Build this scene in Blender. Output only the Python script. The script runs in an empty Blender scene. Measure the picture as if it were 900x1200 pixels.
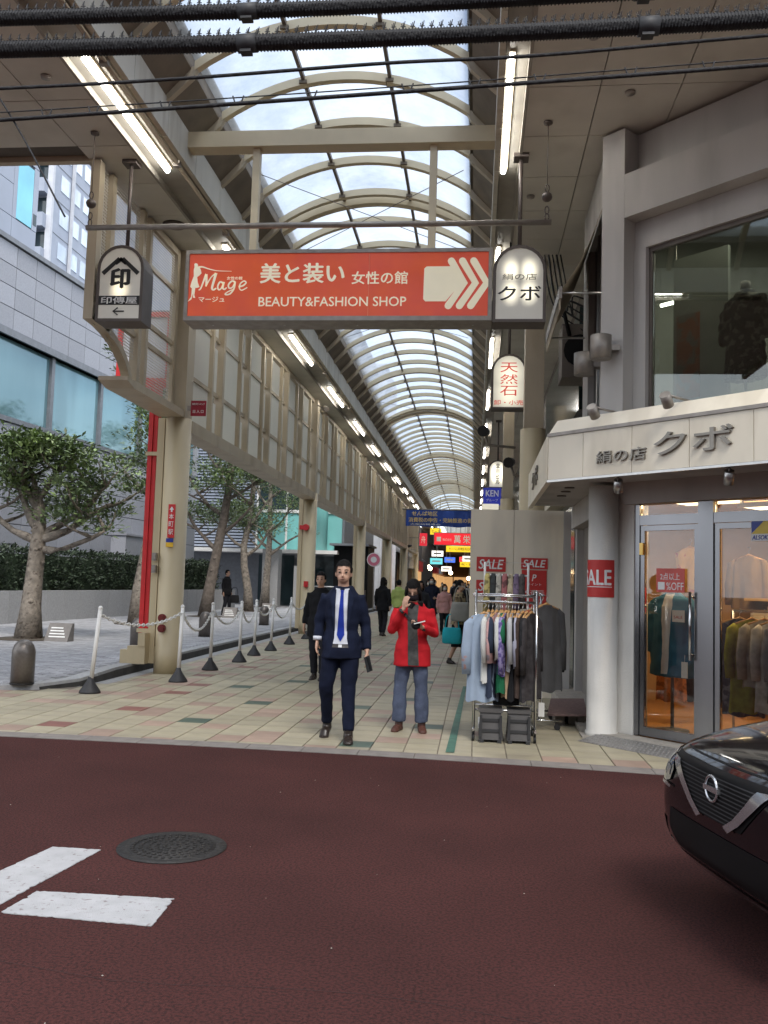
import bpy, bmesh, math, random
from mathutils import Vector, Matrix
from mathutils.bvhtree import BVHTree
from mathutils import noise as mnoise
random.seed(7)
R = math.radians
SC = bpy.context.scene
COL = SC.collection
PI = math.pi

# ------------------------------------------------------------------ camera, sky, sun, exposure
cam = bpy.data.cameras.new('camera'); cam_o = bpy.data.objects.new('camera', cam); COL.objects.link(cam_o)
cam.sensor_fit = 'VERTICAL'; cam.sensor_height = 36; cam.lens = 31.5; cam.clip_start = 0.05; cam.clip_end = 2000
cam_o.matrix_world = Matrix(((.9943, -.0218, .1029, 0), (.1015, -.0814, -.9915, 0), (.0300, .9964, -.0788, 1.5), (0, 0, 0, 1)))
SC.camera = cam_o
SUN_EL, SUN_AZ = R(52), R(160)          # azimuth clockwise from +Y
w = bpy.data.worlds.new('World'); SC.world = w; w.use_nodes = True
nt = w.node_tree; nt.nodes.clear()
def wn(t): return nt.nodes.new(t)
sky = wn('ShaderNodeTexSky'); sky.sky_type = 'NISHITA'; sky.sun_disc = False
sky.sun_elevation = SUN_EL; sky.sun_rotation = SUN_AZ; sky.air_density = 1.0; sky.dust_density = 1.5
tc = wn('ShaderNodeTexCoord'); mp = wn('ShaderNodeMapping'); mp.inputs['Scale'].default_value = (1, 1, 2.2)
nz = wn('ShaderNodeTexNoise'); nz.inputs['Scale'].default_value = 2.6; nz.inputs['Detail'].default_value = 7; nz.inputs['Roughness'].default_value = .55
cr = wn('ShaderNodeValToRGB'); cr.color_ramp.elements[0].position = .30; cr.color_ramp.elements[1].position = .56
mx = wn('ShaderNodeMix'); mx.data_type = 'RGBA'
mx.inputs['B'].default_value = (7.6, 8.0, 8.6, 1)
bg = wn('ShaderNodeBackground'); bg.inputs['Strength'].default_value = .12
wo = wn('ShaderNodeOutputWorld')
L = nt.links.new
L(tc.outputs['Generated'], mp.inputs['Vector']); L(mp.outputs[0], nz.inputs['Vector']); L(nz.outputs['Fac'], cr.inputs['Fac'])
L(cr.outputs['Color'], mx.inputs['Factor']); L(sky.outputs[0], mx.inputs['A']); L(mx.outputs['Result'], bg.inputs['Color']); L(bg.outputs[0], wo.inputs['Surface'])
sun = bpy.data.lights.new('sun', 'SUN'); sun.energy = 1.1; sun.angle = R(18); sun.color = (1, .95, .88)
sun_o = bpy.data.objects.new('sun', sun); COL.objects.link(sun_o)
sd = Vector((math.sin(SUN_AZ)*math.cos(SUN_EL), math.cos(SUN_AZ)*math.cos(SUN_EL), math.sin(SUN_EL)))
sun_o.rotation_euler = sd.to_track_quat('Z', 'Y').to_euler(); sun_o.location = (-20, -20, 60)
SC.view_settings.view_transform = 'Standard'; SC.view_settings.look = 'None'; SC.view_settings.exposure = 1.1; SC.view_settings.gamma = 1
SC.render.engine = 'CYCLES'; SC.cycles.use_denoising = True; SC.cycles.max_bounces = 8; SC.cycles.transparent_max_bounces = 12
SC.cycles.caustics_reflective = False; SC.cycles.caustics_refractive = False; SC.cycles.sample_clamp_indirect = 6

# ------------------------------------------------------------------ materials
def mat(name, col, rough=.6, metal=0, var=.12, nscale=6, bump=0, bscale=40, isl=0, rnd=0, spec=.5, emit=None, es=0, coat=0, col2=None, c2scale=3, c2lo=.5, c2hi=.6, stretch=None):
    m = bpy.data.materials.new(name); m.use_nodes = True
    t = m.node_tree; n = t.nodes; l = t.links.new; b = n['Principled BSDF']
    b.inputs['Roughness'].default_value = rough; b.inputs['Metallic'].default_value = metal
    b.inputs['Specular IOR Level'].default_value = spec; b.inputs['Coat Weight'].default_value = coat
    co = n.new('ShaderNodeTexCoord'); src = co.outputs['Object']
    if stretch:
        mpn = n.new('ShaderNodeMapping'); mpn.inputs['Scale'].default_value = stretch; l(src, mpn.inputs['Vector']); src = mpn.outputs[0]
    no = n.new('ShaderNodeTexNoise'); no.inputs['Scale'].default_value = nscale; no.inputs['Detail'].default_value = 5; l(src, no.inputs['Vector'])
    mr = n.new('ShaderNodeMapRange'); mr.inputs[1].default_value = .3; mr.inputs[2].default_value = .7
    mr.inputs[3].default_value = 1-var; mr.inputs[4].default_value = 1+var; l(no.outputs['Fac'], mr.inputs[0])
    val = mr.outputs[0]
    def mul(a, bsock):
        q = n.new('ShaderNodeMath'); q.operation = 'MULTIPLY'; l(a, q.inputs[0]); l(bsock, q.inputs[1]); return q.outputs[0]
    def rng(s, k):
        q = n.new('ShaderNodeMapRange'); q.inputs[3].default_value = 1-k; q.inputs[4].default_value = 1+k; l(s, q.inputs[0]); return q.outputs[0]
    if isl:
        ge = n.new('ShaderNodeNewGeometry'); val = mul(val, rng(ge.outputs['Random Per Island'], isl))
    if rnd:
        oi = n.new('ShaderNodeObjectInfo'); val = mul(val, rng(oi.outputs['Random'], rnd))
    base = None
    if col2:
        n2 = n.new('ShaderNodeTexNoise'); n2.inputs['Scale'].default_value = c2scale; n2.inputs['Detail'].default_value = 4; l(src, n2.inputs['Vector'])
        r2 = n.new('ShaderNodeMapRange'); r2.inputs[1].default_value = c2lo; r2.inputs[2].default_value = c2hi; l(n2.outputs['Fac'], r2.inputs[0])
        xm = n.new('ShaderNodeMix'); xm.data_type = 'RGBA'; xm.inputs['A'].default_value = (*col, 1); xm.inputs['B'].default_value = (*col2, 1)
        l(r2.outputs[0], xm.inputs['Factor']); base = xm.outputs['Result']
    vm = n.new('ShaderNodeVectorMath'); vm.operation = 'SCALE'
    if base: l(base, vm.inputs[0])
    else: vm.inputs[0].default_value = col
    l(val, vm.inputs['Scale']); l(vm.outputs[0], b.inputs['Base Color'])
    if bump:
        bn = n.new('ShaderNodeTexNoise'); bn.inputs['Scale'].default_value = bscale; bn.inputs['Detail'].default_value = 4; l(src, bn.inputs['Vector'])
        bu = n.new('ShaderNodeBump'); bu.inputs['Strength'].default_value = bump; bu.inputs['Distance'].default_value = .02; l(bn.outputs['Fac'], bu.inputs['Height']); l(bu.outputs[0], b.inputs['Normal'])
    if emit:
        b.inputs['Emission Color'].default_value = (*emit, 1); b.inputs['Emission Strength'].default_value = es
    return m
def glassmat(name, tint, refl=.10, rough=.01):
    m = bpy.data.materials.new(name); m.use_nodes = True; t = m.node_tree; n = t.nodes; l = t.links.new; n.remove(n['Principled BSDF'])
    tr = n.new('ShaderNodeBsdfTransparent'); tr.inputs[0].default_value = (*tint, 1)
    gl = n.new('ShaderNodeBsdfGlossy'); gl.inputs['Roughness'].default_value = rough
    lw = n.new('ShaderNodeFresnel'); lw.inputs['IOR'].default_value = 1.5
    ad = n.new('ShaderNodeMath'); ad.operation = 'ADD'; ad.inputs[1].default_value = refl; ad.use_clamp = True; l(lw.outputs[0], ad.inputs[0])
    ms = n.new('ShaderNodeMixShader'); l(ad.outputs[0], ms.inputs[0]); l(tr.outputs[0], ms.inputs[1]); l(gl.outputs[0], ms.inputs[2])
    l(ms.outputs[0], n['Material Output'].inputs['Surface']); return m
def roofglass(name):
    m = bpy.data.materials.new(name); m.use_nodes = True; t = m.node_tree; n = t.nodes; l = t.links.new; n.remove(n['Principled BSDF'])
    oi = n.new('ShaderNodeObjectInfo'); co = n.new('ShaderNodeTexCoord')
    no = n.new('ShaderNodeTexNoise'); no.inputs['Scale'].default_value = 2.2; no.inputs['Detail'].default_value = 6; no.inputs['Roughness'].default_value = .6
    no.noise_dimensions = '4D'; q = n.new('ShaderNodeMath'); q.operation = 'MULTIPLY'; q.inputs[1].default_value = 40; l(oi.outputs['Random'], q.inputs[0]); l(q.outputs[0], no.inputs['W'])
    l(co.outputs['Object'], no.inputs['Vector'])
    mr = n.new('ShaderNodeMapRange'); mr.inputs[1].default_value = .3; mr.inputs[2].default_value = .75; mr.inputs[3].default_value = .30; mr.inputs[4].default_value = .70; l(no.outputs['Fac'], mr.inputs[0])
    a2 = n.new('ShaderNodeMapRange'); a2.inputs[3].default_value = -.12; a2.inputs[4].default_value = .12; l(oi.outputs['Random'], a2.inputs[0])
    ad = n.new('ShaderNodeMath'); ad.operation = 'ADD'; l(mr.outputs[0], ad.inputs[0]); l(a2.outputs[0], ad.inputs[1])
    tr = n.new('ShaderNodeBsdfTransparent'); tr.inputs[0].default_value = (.40, .47, .57, 1)
    tl = n.new('ShaderNodeBsdfTranslucent'); tl.inputs[0].default_value = (.62, .66, .70, 1)
    ms = n.new('ShaderNodeMixShader'); l(ad.outputs[0], ms.inputs[0]); l(tr.outputs[0], ms.inputs[1]); l(tl.outputs[0], ms.inputs[2])
    l(ms.outputs[0], n['Material Output'].inputs['Surface']); return m
M = {}
M['road'] = mat('maroon_asphalt', (.076, .025, .0225), .95, spec=.2, var=.2, nscale=.8, bump=.9, bscale=120, col2=(.036, .0145, .0135), c2scale=75, c2lo=.44, c2hi=.62)
M['white_paint'] = mat('white_road_paint', (.44, .44, .45), .8, var=.10, nscale=9, bump=.6, bscale=190, col2=(.26, .22, .22), c2scale=34, c2lo=.60, c2hi=.70)
M['iron'] = mat('cast_iron', (.024, .022, .021), .6, .3, var=.3, nscale=20, bump=.6, bscale=40)
M['tile'] = mat('cream_tile', (.375, .335, .235), .55, var=.14, nscale=3, rnd=.09, isl=.07, bump=.15, bscale=60, col2=(.31, .275, .20), c2scale=1.7)
M['tile_pink'] = mat('pink_tile', (.35, .25, .195), .55, var=.12, nscale=4, rnd=.14, isl=.12)
M['tile_red'] = mat('red_brown_tile', (.225, .095, .075), .5, var=.12, nscale=4, rnd=.1, isl=.1)
M['tile_green'] = mat('green_tile', (.065, .10, .075), .5, var=.12, nscale=4, rnd=.1)
M['grout'] = mat('grout', (.20, .17, .135), .9, var=.2)
M['strip'] = mat('grey_edging', (.21, .19, .175), .8, var=.15, nscale=8, bump=.3, bscale=120)
M['green_tape'] = mat('green_tape', (.05, .14, .10), .6, var=.25, nscale=7)
M['paver'] = mat('grey_paver', (.37, .37, .385), .8, var=.1, nscale=5, isl=.2, bump=.3, bscale=60)
M['paver_gap'] = mat('paver_gap', (.19, .19, .19), .9)
M['kerb'] = mat('granite_kerb', (.36, .36, .36), .75, var=.14, nscale=18, rnd=.08, bump=.2, bscale=90)
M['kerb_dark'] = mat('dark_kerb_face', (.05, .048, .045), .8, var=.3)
M['cream'] = mat('cream_paint', (.56, .46, .29), .42, var=.07, nscale=3, bump=.05, bscale=20, col2=(.47, .385, .245), c2scale=1.4, stretch=(1, 1, .25))
M['beige'] = mat('beige_steel', (.50, .425, .31), .5, var=.08, nscale=4, col2=(.37, .30, .205), c2scale=2, c2lo=.5, c2hi=.68, stretch=(1, 1, .3))
M['soffit'] = mat('soffit_board', (.62, .595, .53), .7, var=.06, nscale=2, rnd=.04, bump=.08, bscale=50, col2=(.50, .47, .41), c2scale=.9, c2lo=.52, c2hi=.72)
M['fascia_panel'] = mat('fascia_board', (.60, .57, .49), .6, var=.05, nscale=2, rnd=.04, col2=(.45, .41, .33), c2scale=2.5, c2lo=.52, c2hi=.7, stretch=(.3, 1.6, .3))
M['trough'] = mat('trough_paint', (.33, .305, .26), .6, var=.1, nscale=4)
M['dark_strip'] = mat('dark_gutter', (.18, .145, .105), .6, var=.2, nscale=3)
M['arch'] = mat('arch_cream', (.66, .56, .38), .45, var=.06, nscale=3)
M['purlin'] = mat('dark_purlin', (.17, .14, .12), .5, var=.1)
M['seam'] = mat('seam_dark', (.11, .095, .08), .8)
M['roof_pane'] = roofglass('polycarbonate_pane')
M['frost'] = mat('frosted_mesh', (.50, .49, .45), .8, var=.06, nscale=9, rnd=.05)
def translucent(m, fac):
    t = m.node_tree; n = t.nodes; l = t.links.new; b = n['Principled BSDF']; tl = n.new('ShaderNodeBsdfTranslucent'); tl.inputs[0].default_value = (.85, .83, .76, 1)
    ms = n.new('ShaderNodeMixShader'); ms.inputs[0].default_value = fac; l(b.outputs[0], ms.inputs[1]); l(tl.outputs[0], ms.inputs[2]); l(ms.outputs[0], n['Material Output'].inputs['Surface'])
translucent(M['frost'], .72)
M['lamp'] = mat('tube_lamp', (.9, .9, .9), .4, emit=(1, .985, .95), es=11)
M['galv'] = mat('galvanised', (.32, .29, .26), .5, .6, var=.15, nscale=9)
M['brown_metal'] = mat('brown_metal', (.11, .09, .08), .5, .3, var=.1)
M['black'] = mat('black_plastic', (.015, .015, .016), .5, var=.1)
M['cable'] = mat('cable_black', (.018, .018, .02), .75, var=.25, nscale=30, bump=.7, bscale=30)
M['chrome'] = mat('chrome', (.62, .62, .62), .16, 1, var=.03)
M['door_metal'] = mat('door_metal', (.24, .24, .25), .26, .85, var=.15, nscale=2, stretch=(1, 1, .3))
M['steel'] = mat('brushed_steel', (.5, .49, .47), .33, .9, var=.08, nscale=30)
M['red'] = mat('red_paint', (.62, .028, .03), .45, var=.1)
M['white'] = mat('white_enamel', (.78, .77, .74), .5, var=.05)
M['cream_ink'] = mat('cream_ink', (.86, .80, .62), .5, var=.02, emit=(.95, .86, .62), es=.12)
M['ink_black'] = mat('black_ink', (.02, .02, .02), .5)
M['ink_red'] = mat('red_ink', (.55, .06, .05), .5, emit=(.6, .06, .04), es=.3)
M['ink_white'] = mat('white_ink', (.82, .82, .80), .5)
M['ink_gold'] = mat('gold_ink', (.62, .46, .16), .5)
M['orange_face'] = mat('orange_sign_face', (.68, .115, .03), .4, var=.12, nscale=1.3, emit=(1, .11, .03), es=.09, col2=(.56, .075, .06), c2scale=1.1, c2lo=.38, c2hi=.62)  # colour patches stand in for uneven backlight, and for fading
def litface(name, hot, spots, sx, sz, base=.55, hotc=(1, .93, .72)):
    # lit sign box: the tubes behind the milk-glass make bright spots
    m = mat(name, (.70, .68, .62), .35, var=.03); t = m.node_tree; n = t.nodes; l = t.links.new; b = n['Principled BSDF']
    co = n.new('ShaderNodeTexCoord'); acc = None
    for (px, pz) in spots:
        mp_ = n.new('ShaderNodeMapping'); mp_.vector_type = 'POINT'
        mp_.inputs['Location'].default_value = (-px/sx, 0, -pz/sz); mp_.inputs['Scale'].default_value = (1/sx, 0, 1/sz); l(co.outputs['Object'], mp_.inputs['Vector'])
        le = n.new('ShaderNodeVectorMath'); le.operation = 'LENGTH'; l(mp_.outputs[0], le.inputs[0])
        r_ = n.new('ShaderNodeMapRange'); r_.interpolation_type = 'SMOOTHSTEP'; r_.inputs[1].default_value = 0; r_.inputs[2].default_value = 1; r_.inputs[3].default_value = hot; r_.inputs[4].default_value = 0; l(le.outputs['Value'], r_.inputs[0])
        if acc is None: acc = r_.outputs[0]
        else:
            a_ = n.new('ShaderNodeMath'); a_.operation = 'MAXIMUM'; l(acc, a_.inputs[0]); l(r_.outputs[0], a_.inputs[1]); acc = a_.outputs[0]
    a_ = n.new('ShaderNodeMath'); a_.operation = 'ADD'; a_.inputs[1].default_value = base*.45; l(acc, a_.inputs[0])
    b.inputs['Emission Color'].default_value = (*hotc, 1); l(a_.outputs[0], b.inputs['Emission Strength']); return m
M['granite'] = mat('granite_panel', (.33, .34, .38), .55, var=.10, nscale=26, rnd=.10, bump=.1, bscale=120)
M['granite_joint'] = mat('granite_joint', (.10, .10, .12), .9)
M['planter'] = mat('planter_stone', (.36, .36, .36), .8, var=.12, nscale=20, rnd=.06)
M['teal_glass'] = mat('teal_window', (.15, .27, .30), .06, .3, var=.10, nscale=.7, rnd=.14, spec=.9, col2=(.20, .35, .38), c2scale=.35, stretch=(1, 1, .25))
M['teal_panel'] = mat('teal_panel', (.22, .55, .53), .35, var=.08, nscale=1, rnd=.06)
M['dark_glass'] = mat('dark_window', (.03, .05, .055), .08, .1, spec=.9, var=.3, nscale=1)
M['grey_frame'] = mat('grey_frame', (.20, .21, .23), .5, .3)
M['louver'] = mat('grey_louver', (.33, .37, .45), .5, .2, var=.06)
M['pale_wall'] = mat('pale_wall', (.56, .58, .62), .7, var=.07, nscale=2, rnd=.05)
M['tower_wall'] = mat('tower_wall', (.36, .40, .48), .6, var=.06, nscale=1, rnd=.05)
M['tower_win'] = mat('tower_window', (.60, .68, .76), .1, .3, var=.2, nscale=.9, rnd=.2, spec=.9)
M['cyan_win'] = mat('cyan_window', (.25, .62, .72), .1, .3, var=.2, nscale=.5, spec=.9)
M['bark'] = mat('bark', (.26, .225, .185), .9, var=.35, nscale=9, bump=.9, bscale=22, col2=(.12, .095, .075), c2scale=12, c2lo=.56, c2hi=.66)
M['bark_dark'] = mat('bark_dark', (.17, .14, .115), .9, var=.35, nscale=9, bump=.9, bscale=22)
M['leaf'] = mat('leaf', (.13, .185, .08), .45, var=.2, nscale=2, isl=.5, col2=(.19, .26, .09), c2scale=1.8, c2lo=.45, c2hi=.62)
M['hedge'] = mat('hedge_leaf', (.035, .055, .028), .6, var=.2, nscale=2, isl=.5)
M['soil'] = mat('soil', (.09, .075, .06), .95, var=.3)
M['bollard'] = mat('bronze_bollard', (.17, .15, .135), .38, .55, var=.1, nscale=30)
M['rubber'] = mat('black_rubber', (.03, .03, .032), .6, var=.1)
M['plaque'] = mat('plaque_stone', (.20, .185, .175), .7, var=.15)
M['shop_white'] = mat('mosaic_white', (.74, .72, .67), .55, var=.06, nscale=3, bump=.25, bscale=70)
M['shop_wall'] = mat('shop_render', (.45, .43, .41), .75, var=.08, nscale=2, bump=.1, bscale=40, col2=(.34, .32, .30), c2scale=1.6, c2lo=.48, c2hi=.68, stretch=(1, 1, .2))
M['shop_fascia'] = mat('shop_fascia', (.80, .73, .59), .45, var=.05, nscale=2, rnd=.02, col2=(.70, .63, .50), c2scale=2.2, stretch=(1, 1, .35))
M['shop_dark'] = mat('shop_dark', (.12, .10, .085), .6, var=.1)
M['letter'] = mat('letter_metal', (.24, .22, .19), .4, .6, var=.1)
M['pboard'] = mat('partition_board', (.80, .72, .58), .6, var=.05, nscale=2, col2=(.64, .58, .48), c2scale=1.3, stretch=(1, 1, .3))
M['glass'] = glassmat('shop_glass', (.93, .94, .92), .02)
M['glass_up'] = glassmat('upper_glass', (.70, .74, .68), .05)
M['warm_wall'] = mat('warm_wall', (.56, .38, .20), .8, var=.05)
M['wood_floor'] = mat('orange_wood_floor', (.50, .26, .10), .5, var=.12, nscale=3)
M['room_dark'] = mat('room_grey', (.17, .18, .165), .8, var=.08)
M['lit_window'] = mat('lit_window', (.4, .25, .12), .5, var=.5, nscale=1.2, emit=(1, .55, .22), es=.28)  # glow added to far shopfronts to lift the dark arcade end
M['mat_brown'] = mat('brown_doormat', (.20, .13, .12), .95, var=.2, nscale=30)
M['step'] = mat('step_stone', (.38, .35, .31), .8, var=.15, nscale=12)
M['ramp'] = mat('ramp_plate', (.30, .29, .28), .45, .5, var=.12, nscale=12)
M['wood'] = mat('hanger_wood', (.50, .28, .11), .5, var=.15, nscale=12)
M['crate'] = mat('grey_crate', (.085, .08, .078), .5, var=.1)
M['skin'] = mat('skin', (.55, .33, .23), .5, var=.05)
M['hair'] = mat('black_hair', (.007, .006, .006), .75, var=.3, nscale=40, bump=.5, bscale=60, spec=.2)
M['shoe'] = mat('dark_shoe', (.025, .018, .015), .3, var=.1)
M['shoe_brown'] = mat('brown_shoe', (.09, .035, .025), .5, var=.15)
M['eye'] = mat('eye', (.02, .015, .012), .2)
M['lip'] = mat('lip', (.50, .27, .21), .5)
M['car_paint'] = mat('black_car_paint', (.003, .0033, .005), .10, 0, var=.02, coat=.55, spec=.4)
M['car_black'] = mat('car_black_trim', (.004, .004, .0045), .55, spec=.2)
M['car_chrome'] = mat('car_chrome', (.50, .51, .53), .22, .8, var=.02, spec=.9, coat=1)
M['car_glass'] = mat('car_glass', (.01, .012, .014), .04, spec=.9)
M['head_glass'] = mat('headlight_glass', (.10, .115, .14), .05, .2, spec=.9, coat=1)
M['tyre'] = mat('tyre', (.02, .02, .02), .8, bump=.3)
def cloth(name, col, var=.14, nscale=5, col2=None, c2s=12, lo=.5, hi=.58, bump=.35, bs=9):
    if name not in M: M[name] = mat(name, col, .9, var=var, nscale=nscale, bump=bump, bscale=bs, col2=col2, c2scale=c2s, c2lo=lo, c2hi=hi, spec=.2)
    return M[name]

# ------------------------------------------------------------------ geometry helpers
class MB:
    def __init__(s): s.v = []; s.f = []; s.mi = []; s.sm = []
    def add(s, vs, fs, mi=0, smooth=False):
        b = len(s.v); s.v += [tuple(v) for v in vs]
        for f in fs: s.f.append(tuple(i+b for i in f)); s.mi.append(mi); s.sm.append(smooth)
        return s
    def box(s, x0, x1, y0, y1, z0, z1, mi=0):
        vs = [(x, y, z) for z in (z0, z1) for y in (y0, y1) for x in (x0, x1)]
        return s.add(vs, [(0, 2, 3, 1), (4, 5, 7, 6), (0, 1, 5, 4), (2, 6, 7, 3), (0, 4, 6, 2), (1, 3, 7, 5)], mi)
    def hexa(s, b, t, mi=0):     # bottom quad, top quad (same winding)
        n = len(b); vs = list(b)+list(t)
        fs = [tuple(range(n))[::-1], tuple(range(n, 2*n))]+[(i, (i+1) % n, n+(i+1) % n, n+i) for i in range(n)]
        return s.add(vs, fs, mi)
    def bar(s, p, q, wd, ht=None, up=(0, 0, 1), mi=0):
        p = Vector(p); q = Vector(q); d = (q-p).normalized(); u = Vector(up)
        if abs(d.dot(u)) > .99: u = Vector((0, 1, 0))
        a = d.cross(u).normalized(); u = a.cross(d).normalized(); ht = wd if ht is None else ht
        c = lambda o: [o-a*wd/2-u*ht/2, o+a*wd/2-u*ht/2, o+a*wd/2+u*ht/2, o-a*wd/2+u*ht/2]
        return s.hexa(c(p), c(q), mi)
    def tube(s, pts, rad, n=8, mi=0, ref=(1, 0, 0), caps=True, smooth=True):
        pts = [Vector(p) for p in pts]; k = len(pts)
        if not isinstance(rad, (list, tuple)): rad = [rad]*k
        vs = []; ref = Vector(ref)
        for i, p in enumerate(pts):
            t = (pts[min(i+1, k-1)]-pts[max(i-1, 0)])
            t = t.normalized() if t.length > 1e-9 else Vector((0, 0, 1))
            a = ref-t*ref.dot(t)
            if a.length < .15: a = Vector((0, 1, 0))-t*t.y
            if a.length < .15: a = Vector((0, 0, 1))-t*t.z
            a.normalize(); b = t.cross(a)
            r = rad[i]; rx, ry = r if isinstance(r, (tuple, list)) else (r, r)
            for j in range(n):
                an = 2*PI*j/n; vs.append(p+a*math.cos(an)*rx+b*math.sin(an)*ry)
        fs = [(i*n+j, i*n+(j+1) % n, (i+1)*n+(j+1) % n, (i+1)*n+j) for i in range(k-1) for j in range(n)]
        s.add(vs, fs, mi, smooth)
        if caps:
            b0 = len(s.v)-len(vs)
            s.f.append(tuple(b0+j for j in range(n))[::-1]); s.mi.append(mi); s.sm.append(False)
            s.f.append(tuple(b0+(k-1)*n+j for j in range(n))); s.mi.append(mi); s.sm.append(False)
        return s
    def lathe(s, prof, c=(0, 0, 0), n=20, mi=0, smooth=True):
        vs = []
        for (r, z) in prof:
            for j in range(n): vs.append((c[0]+r*math.cos(2*PI*j/n), c[1]+r*math.sin(2*PI*j/n), c[2]+z))
        k = len(prof); fs = [(i*n+j, i*n+(j+1) % n, (i+1)*n+(j+1) % n, (i+1)*n+j) for i in range(k-1) for j in range(n)]
        s.add(vs, fs, mi, smooth); b0 = len(s.v)-len(vs)
        for i, rev in ((0, True), (k-1, False)):
            if prof[i][0] > 1e-6:
                f = tuple(b0+i*n+j for j in range(n)); s.f.append(f[::-1] if rev else f); s.mi.append(mi); s.sm.append(False)
        return s
    def prism(s, poly, y0, y1, mi=0):          # polygon in x,z extruded along y
        n = len(poly); vs = [(x, y0, z) for x, z in poly]+[(x, y1, z) for x, z in poly]
        return s.add(vs, [tuple(range(n)), tuple(range(n, 2*n))[::-1]]+[(i, n+i, n+(i+1) % n, (i+1) % n) for i in range(n)], mi)
    def prismx(s, poly, x0, x1, mi=0):         # polygon in y,z extruded along x
        n = len(poly); vs = [(x0, y, z) for y, z in poly]+[(x1, y, z) for y, z in poly]
        return s.add(vs, [tuple(range(n)), tuple(range(n, 2*n))[::-1]]+[(i, n+i, n+(i+1) % n, (i+1) % n) for i in range(n)], mi)
    def prismz(s, poly, z0, z1, mi=0):
        n = len(poly); vs = [(x, y, z0) for x, y in poly]+[(x, y, z1) for x, y in poly]
        return s.add(vs, [tuple(range(n))[::-1], tuple(range(n, 2*n))]+[(i, (i+1) % n, n+(i+1) % n, n+i) for i in range(n)], mi)
    def ball(s, c, r, n=10, m=6, mi=0):
        rx, ry, rz = r if isinstance(r, (tuple, list)) else (r, r, r)
        pts = [(c[0], c[1], c[2]-rz)]
        for i in range(1, m):
            th = -PI/2+PI*i/m
            for j in range(n): pts.append((c[0]+rx*math.cos(th)*math.cos(2*PI*j/n), c[1]+ry*math.cos(th)*math.sin(2*PI*j/n), c[2]+rz*math.sin(th)))
        pts.append((c[0], c[1], c[2]+rz)); last = len(pts)-1
        fs = [(0, 1+(j+1) % n, 1+j) for j in range(n)]
        for i in range(m-2): fs += [(1+i*n+j, 1+i*n+(j+1) % n, 1+(i+1)*n+(j+1) % n, 1+(i+1)*n+j) for j in range(n)]
        fs += [(1+(m-2)*n+j, 1+(m-2)*n+(j+1) % n, last) for j in range(n)]
        return s.add(pts, fs, mi, True)
    def quad(s, a, b, c, d, mi=0): return s.add([a, b, c, d], [(0, 1, 2, 3)], mi)
    def mesh(s, name, mats, off=(0, 0, 0), fix=True):
        me = bpy.data.meshes.new(name); o = Vector(off)
        me.from_pydata([Vector(v)-o for v in s.v], [], s.f)
        for m_ in (mats if isinstance(mats, (list, tuple)) else [mats]): me.materials.append(m_)
        me.polygons.foreach_set('material_index', s.mi); me.polygons.foreach_set('use_smooth', s.sm)
        if fix:
            bm = bmesh.new(); bm.from_mesh(me); bmesh.ops.recalc_face_normals(bm, faces=bm.faces); bm.to_mesh(me); bm.free()
        me.update(); return me
WL = {}
def setp(o, label=None, cat=None, group=None, kind=None):
    if label: o['label'] = label
    if cat: o['category'] = cat
    if group: o['group'] = group
    if kind: o['kind'] = kind
    return o
def thing(name, label, cat, loc=(0, 0, 0), rz=0, group=None):
    o = bpy.data.objects.new(name, None); COL.objects.link(o); o.location = loc; o.rotation_euler = (0, 0, rz); o.empty_display_size = .1
    WL[o.name] = Vector(loc); return setp(o, label, cat, group)
def part(name, g, m, parent=None, world=True, label=None, fix=True, kind=None):
    """g: MB or mesh. world=True: coordinates are world, the parent's place is subtracted"""
    off = WL.get(parent.name, Vector()) if (parent is not None and world) else Vector()
    me = g.mesh(name, m, off, fix) if isinstance(g, MB) else g
    o = bpy.data.objects.new(name, me); COL.objects.link(o)
    if parent is not None: o.parent = parent
    WL[o.name] = off; return setp(o, label, kind=kind)
def solo(name, g, m, label, cat, loc=(0, 0, 0), rz=0, group=None, fix=True):
    o = part(name, g, m, None, fix=fix); o.location = loc; o.rotation_euler = (0, 0, rz); return setp(o, label, cat, group)
def inst(name, me, loc, parent=None, rot=(0, 0, 0), scale=(1, 1, 1)):
    o = bpy.data.objects.new(name, me); COL.objects.link(o)
    if parent is not None: o.parent = parent; loc = Vector(loc)-WL.get(parent.name, Vector())
    o.location = loc; o.rotation_euler = rot; o.scale = scale; return o
def struct(name, g, m, fix=True): return setp(part(name, g, m, fix=fix), kind='structure')
def copytree(o, parent=None):
    c = o.copy(); COL.objects.link(c)
    if parent is not None: c.parent = parent; c.matrix_parent_inverse = o.matrix_parent_inverse
    for ch in [x for x in KIDS(o)]: copytree(ch, c)
    return c
def KIDS(o): return list(o.children)
def evalmesh(o):
    bpy.context.view_layer.update(); dg = bpy.context.evaluated_depsgraph_get()
    return bpy.data.meshes.new_from_object(o.evaluated_get(dg), depsgraph=dg)
def text_mb(body, wd=None, ht=None, x=0, z=0, y=0, depth=.006, off=0, shear=0, mi=0, sp=1.0):
    if off > .008:      # bold: overlaid copies a hair apart
        hh = ht or .1; e = hh*min(off, .07)*.85; g = MB()
        for k, (dx, dz) in enumerate(((-e, 0), (e, 0), (0, -e*.6), (0, e*.6))): g = join(g, text_mb(body, wd, ht, x+dx, z+dz, y, depth+.0004*k, 0, shear, mi, sp))
        return g
    return text_plain(body, wd, ht, x, z, y, depth, 0, shear, mi, sp)
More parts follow.
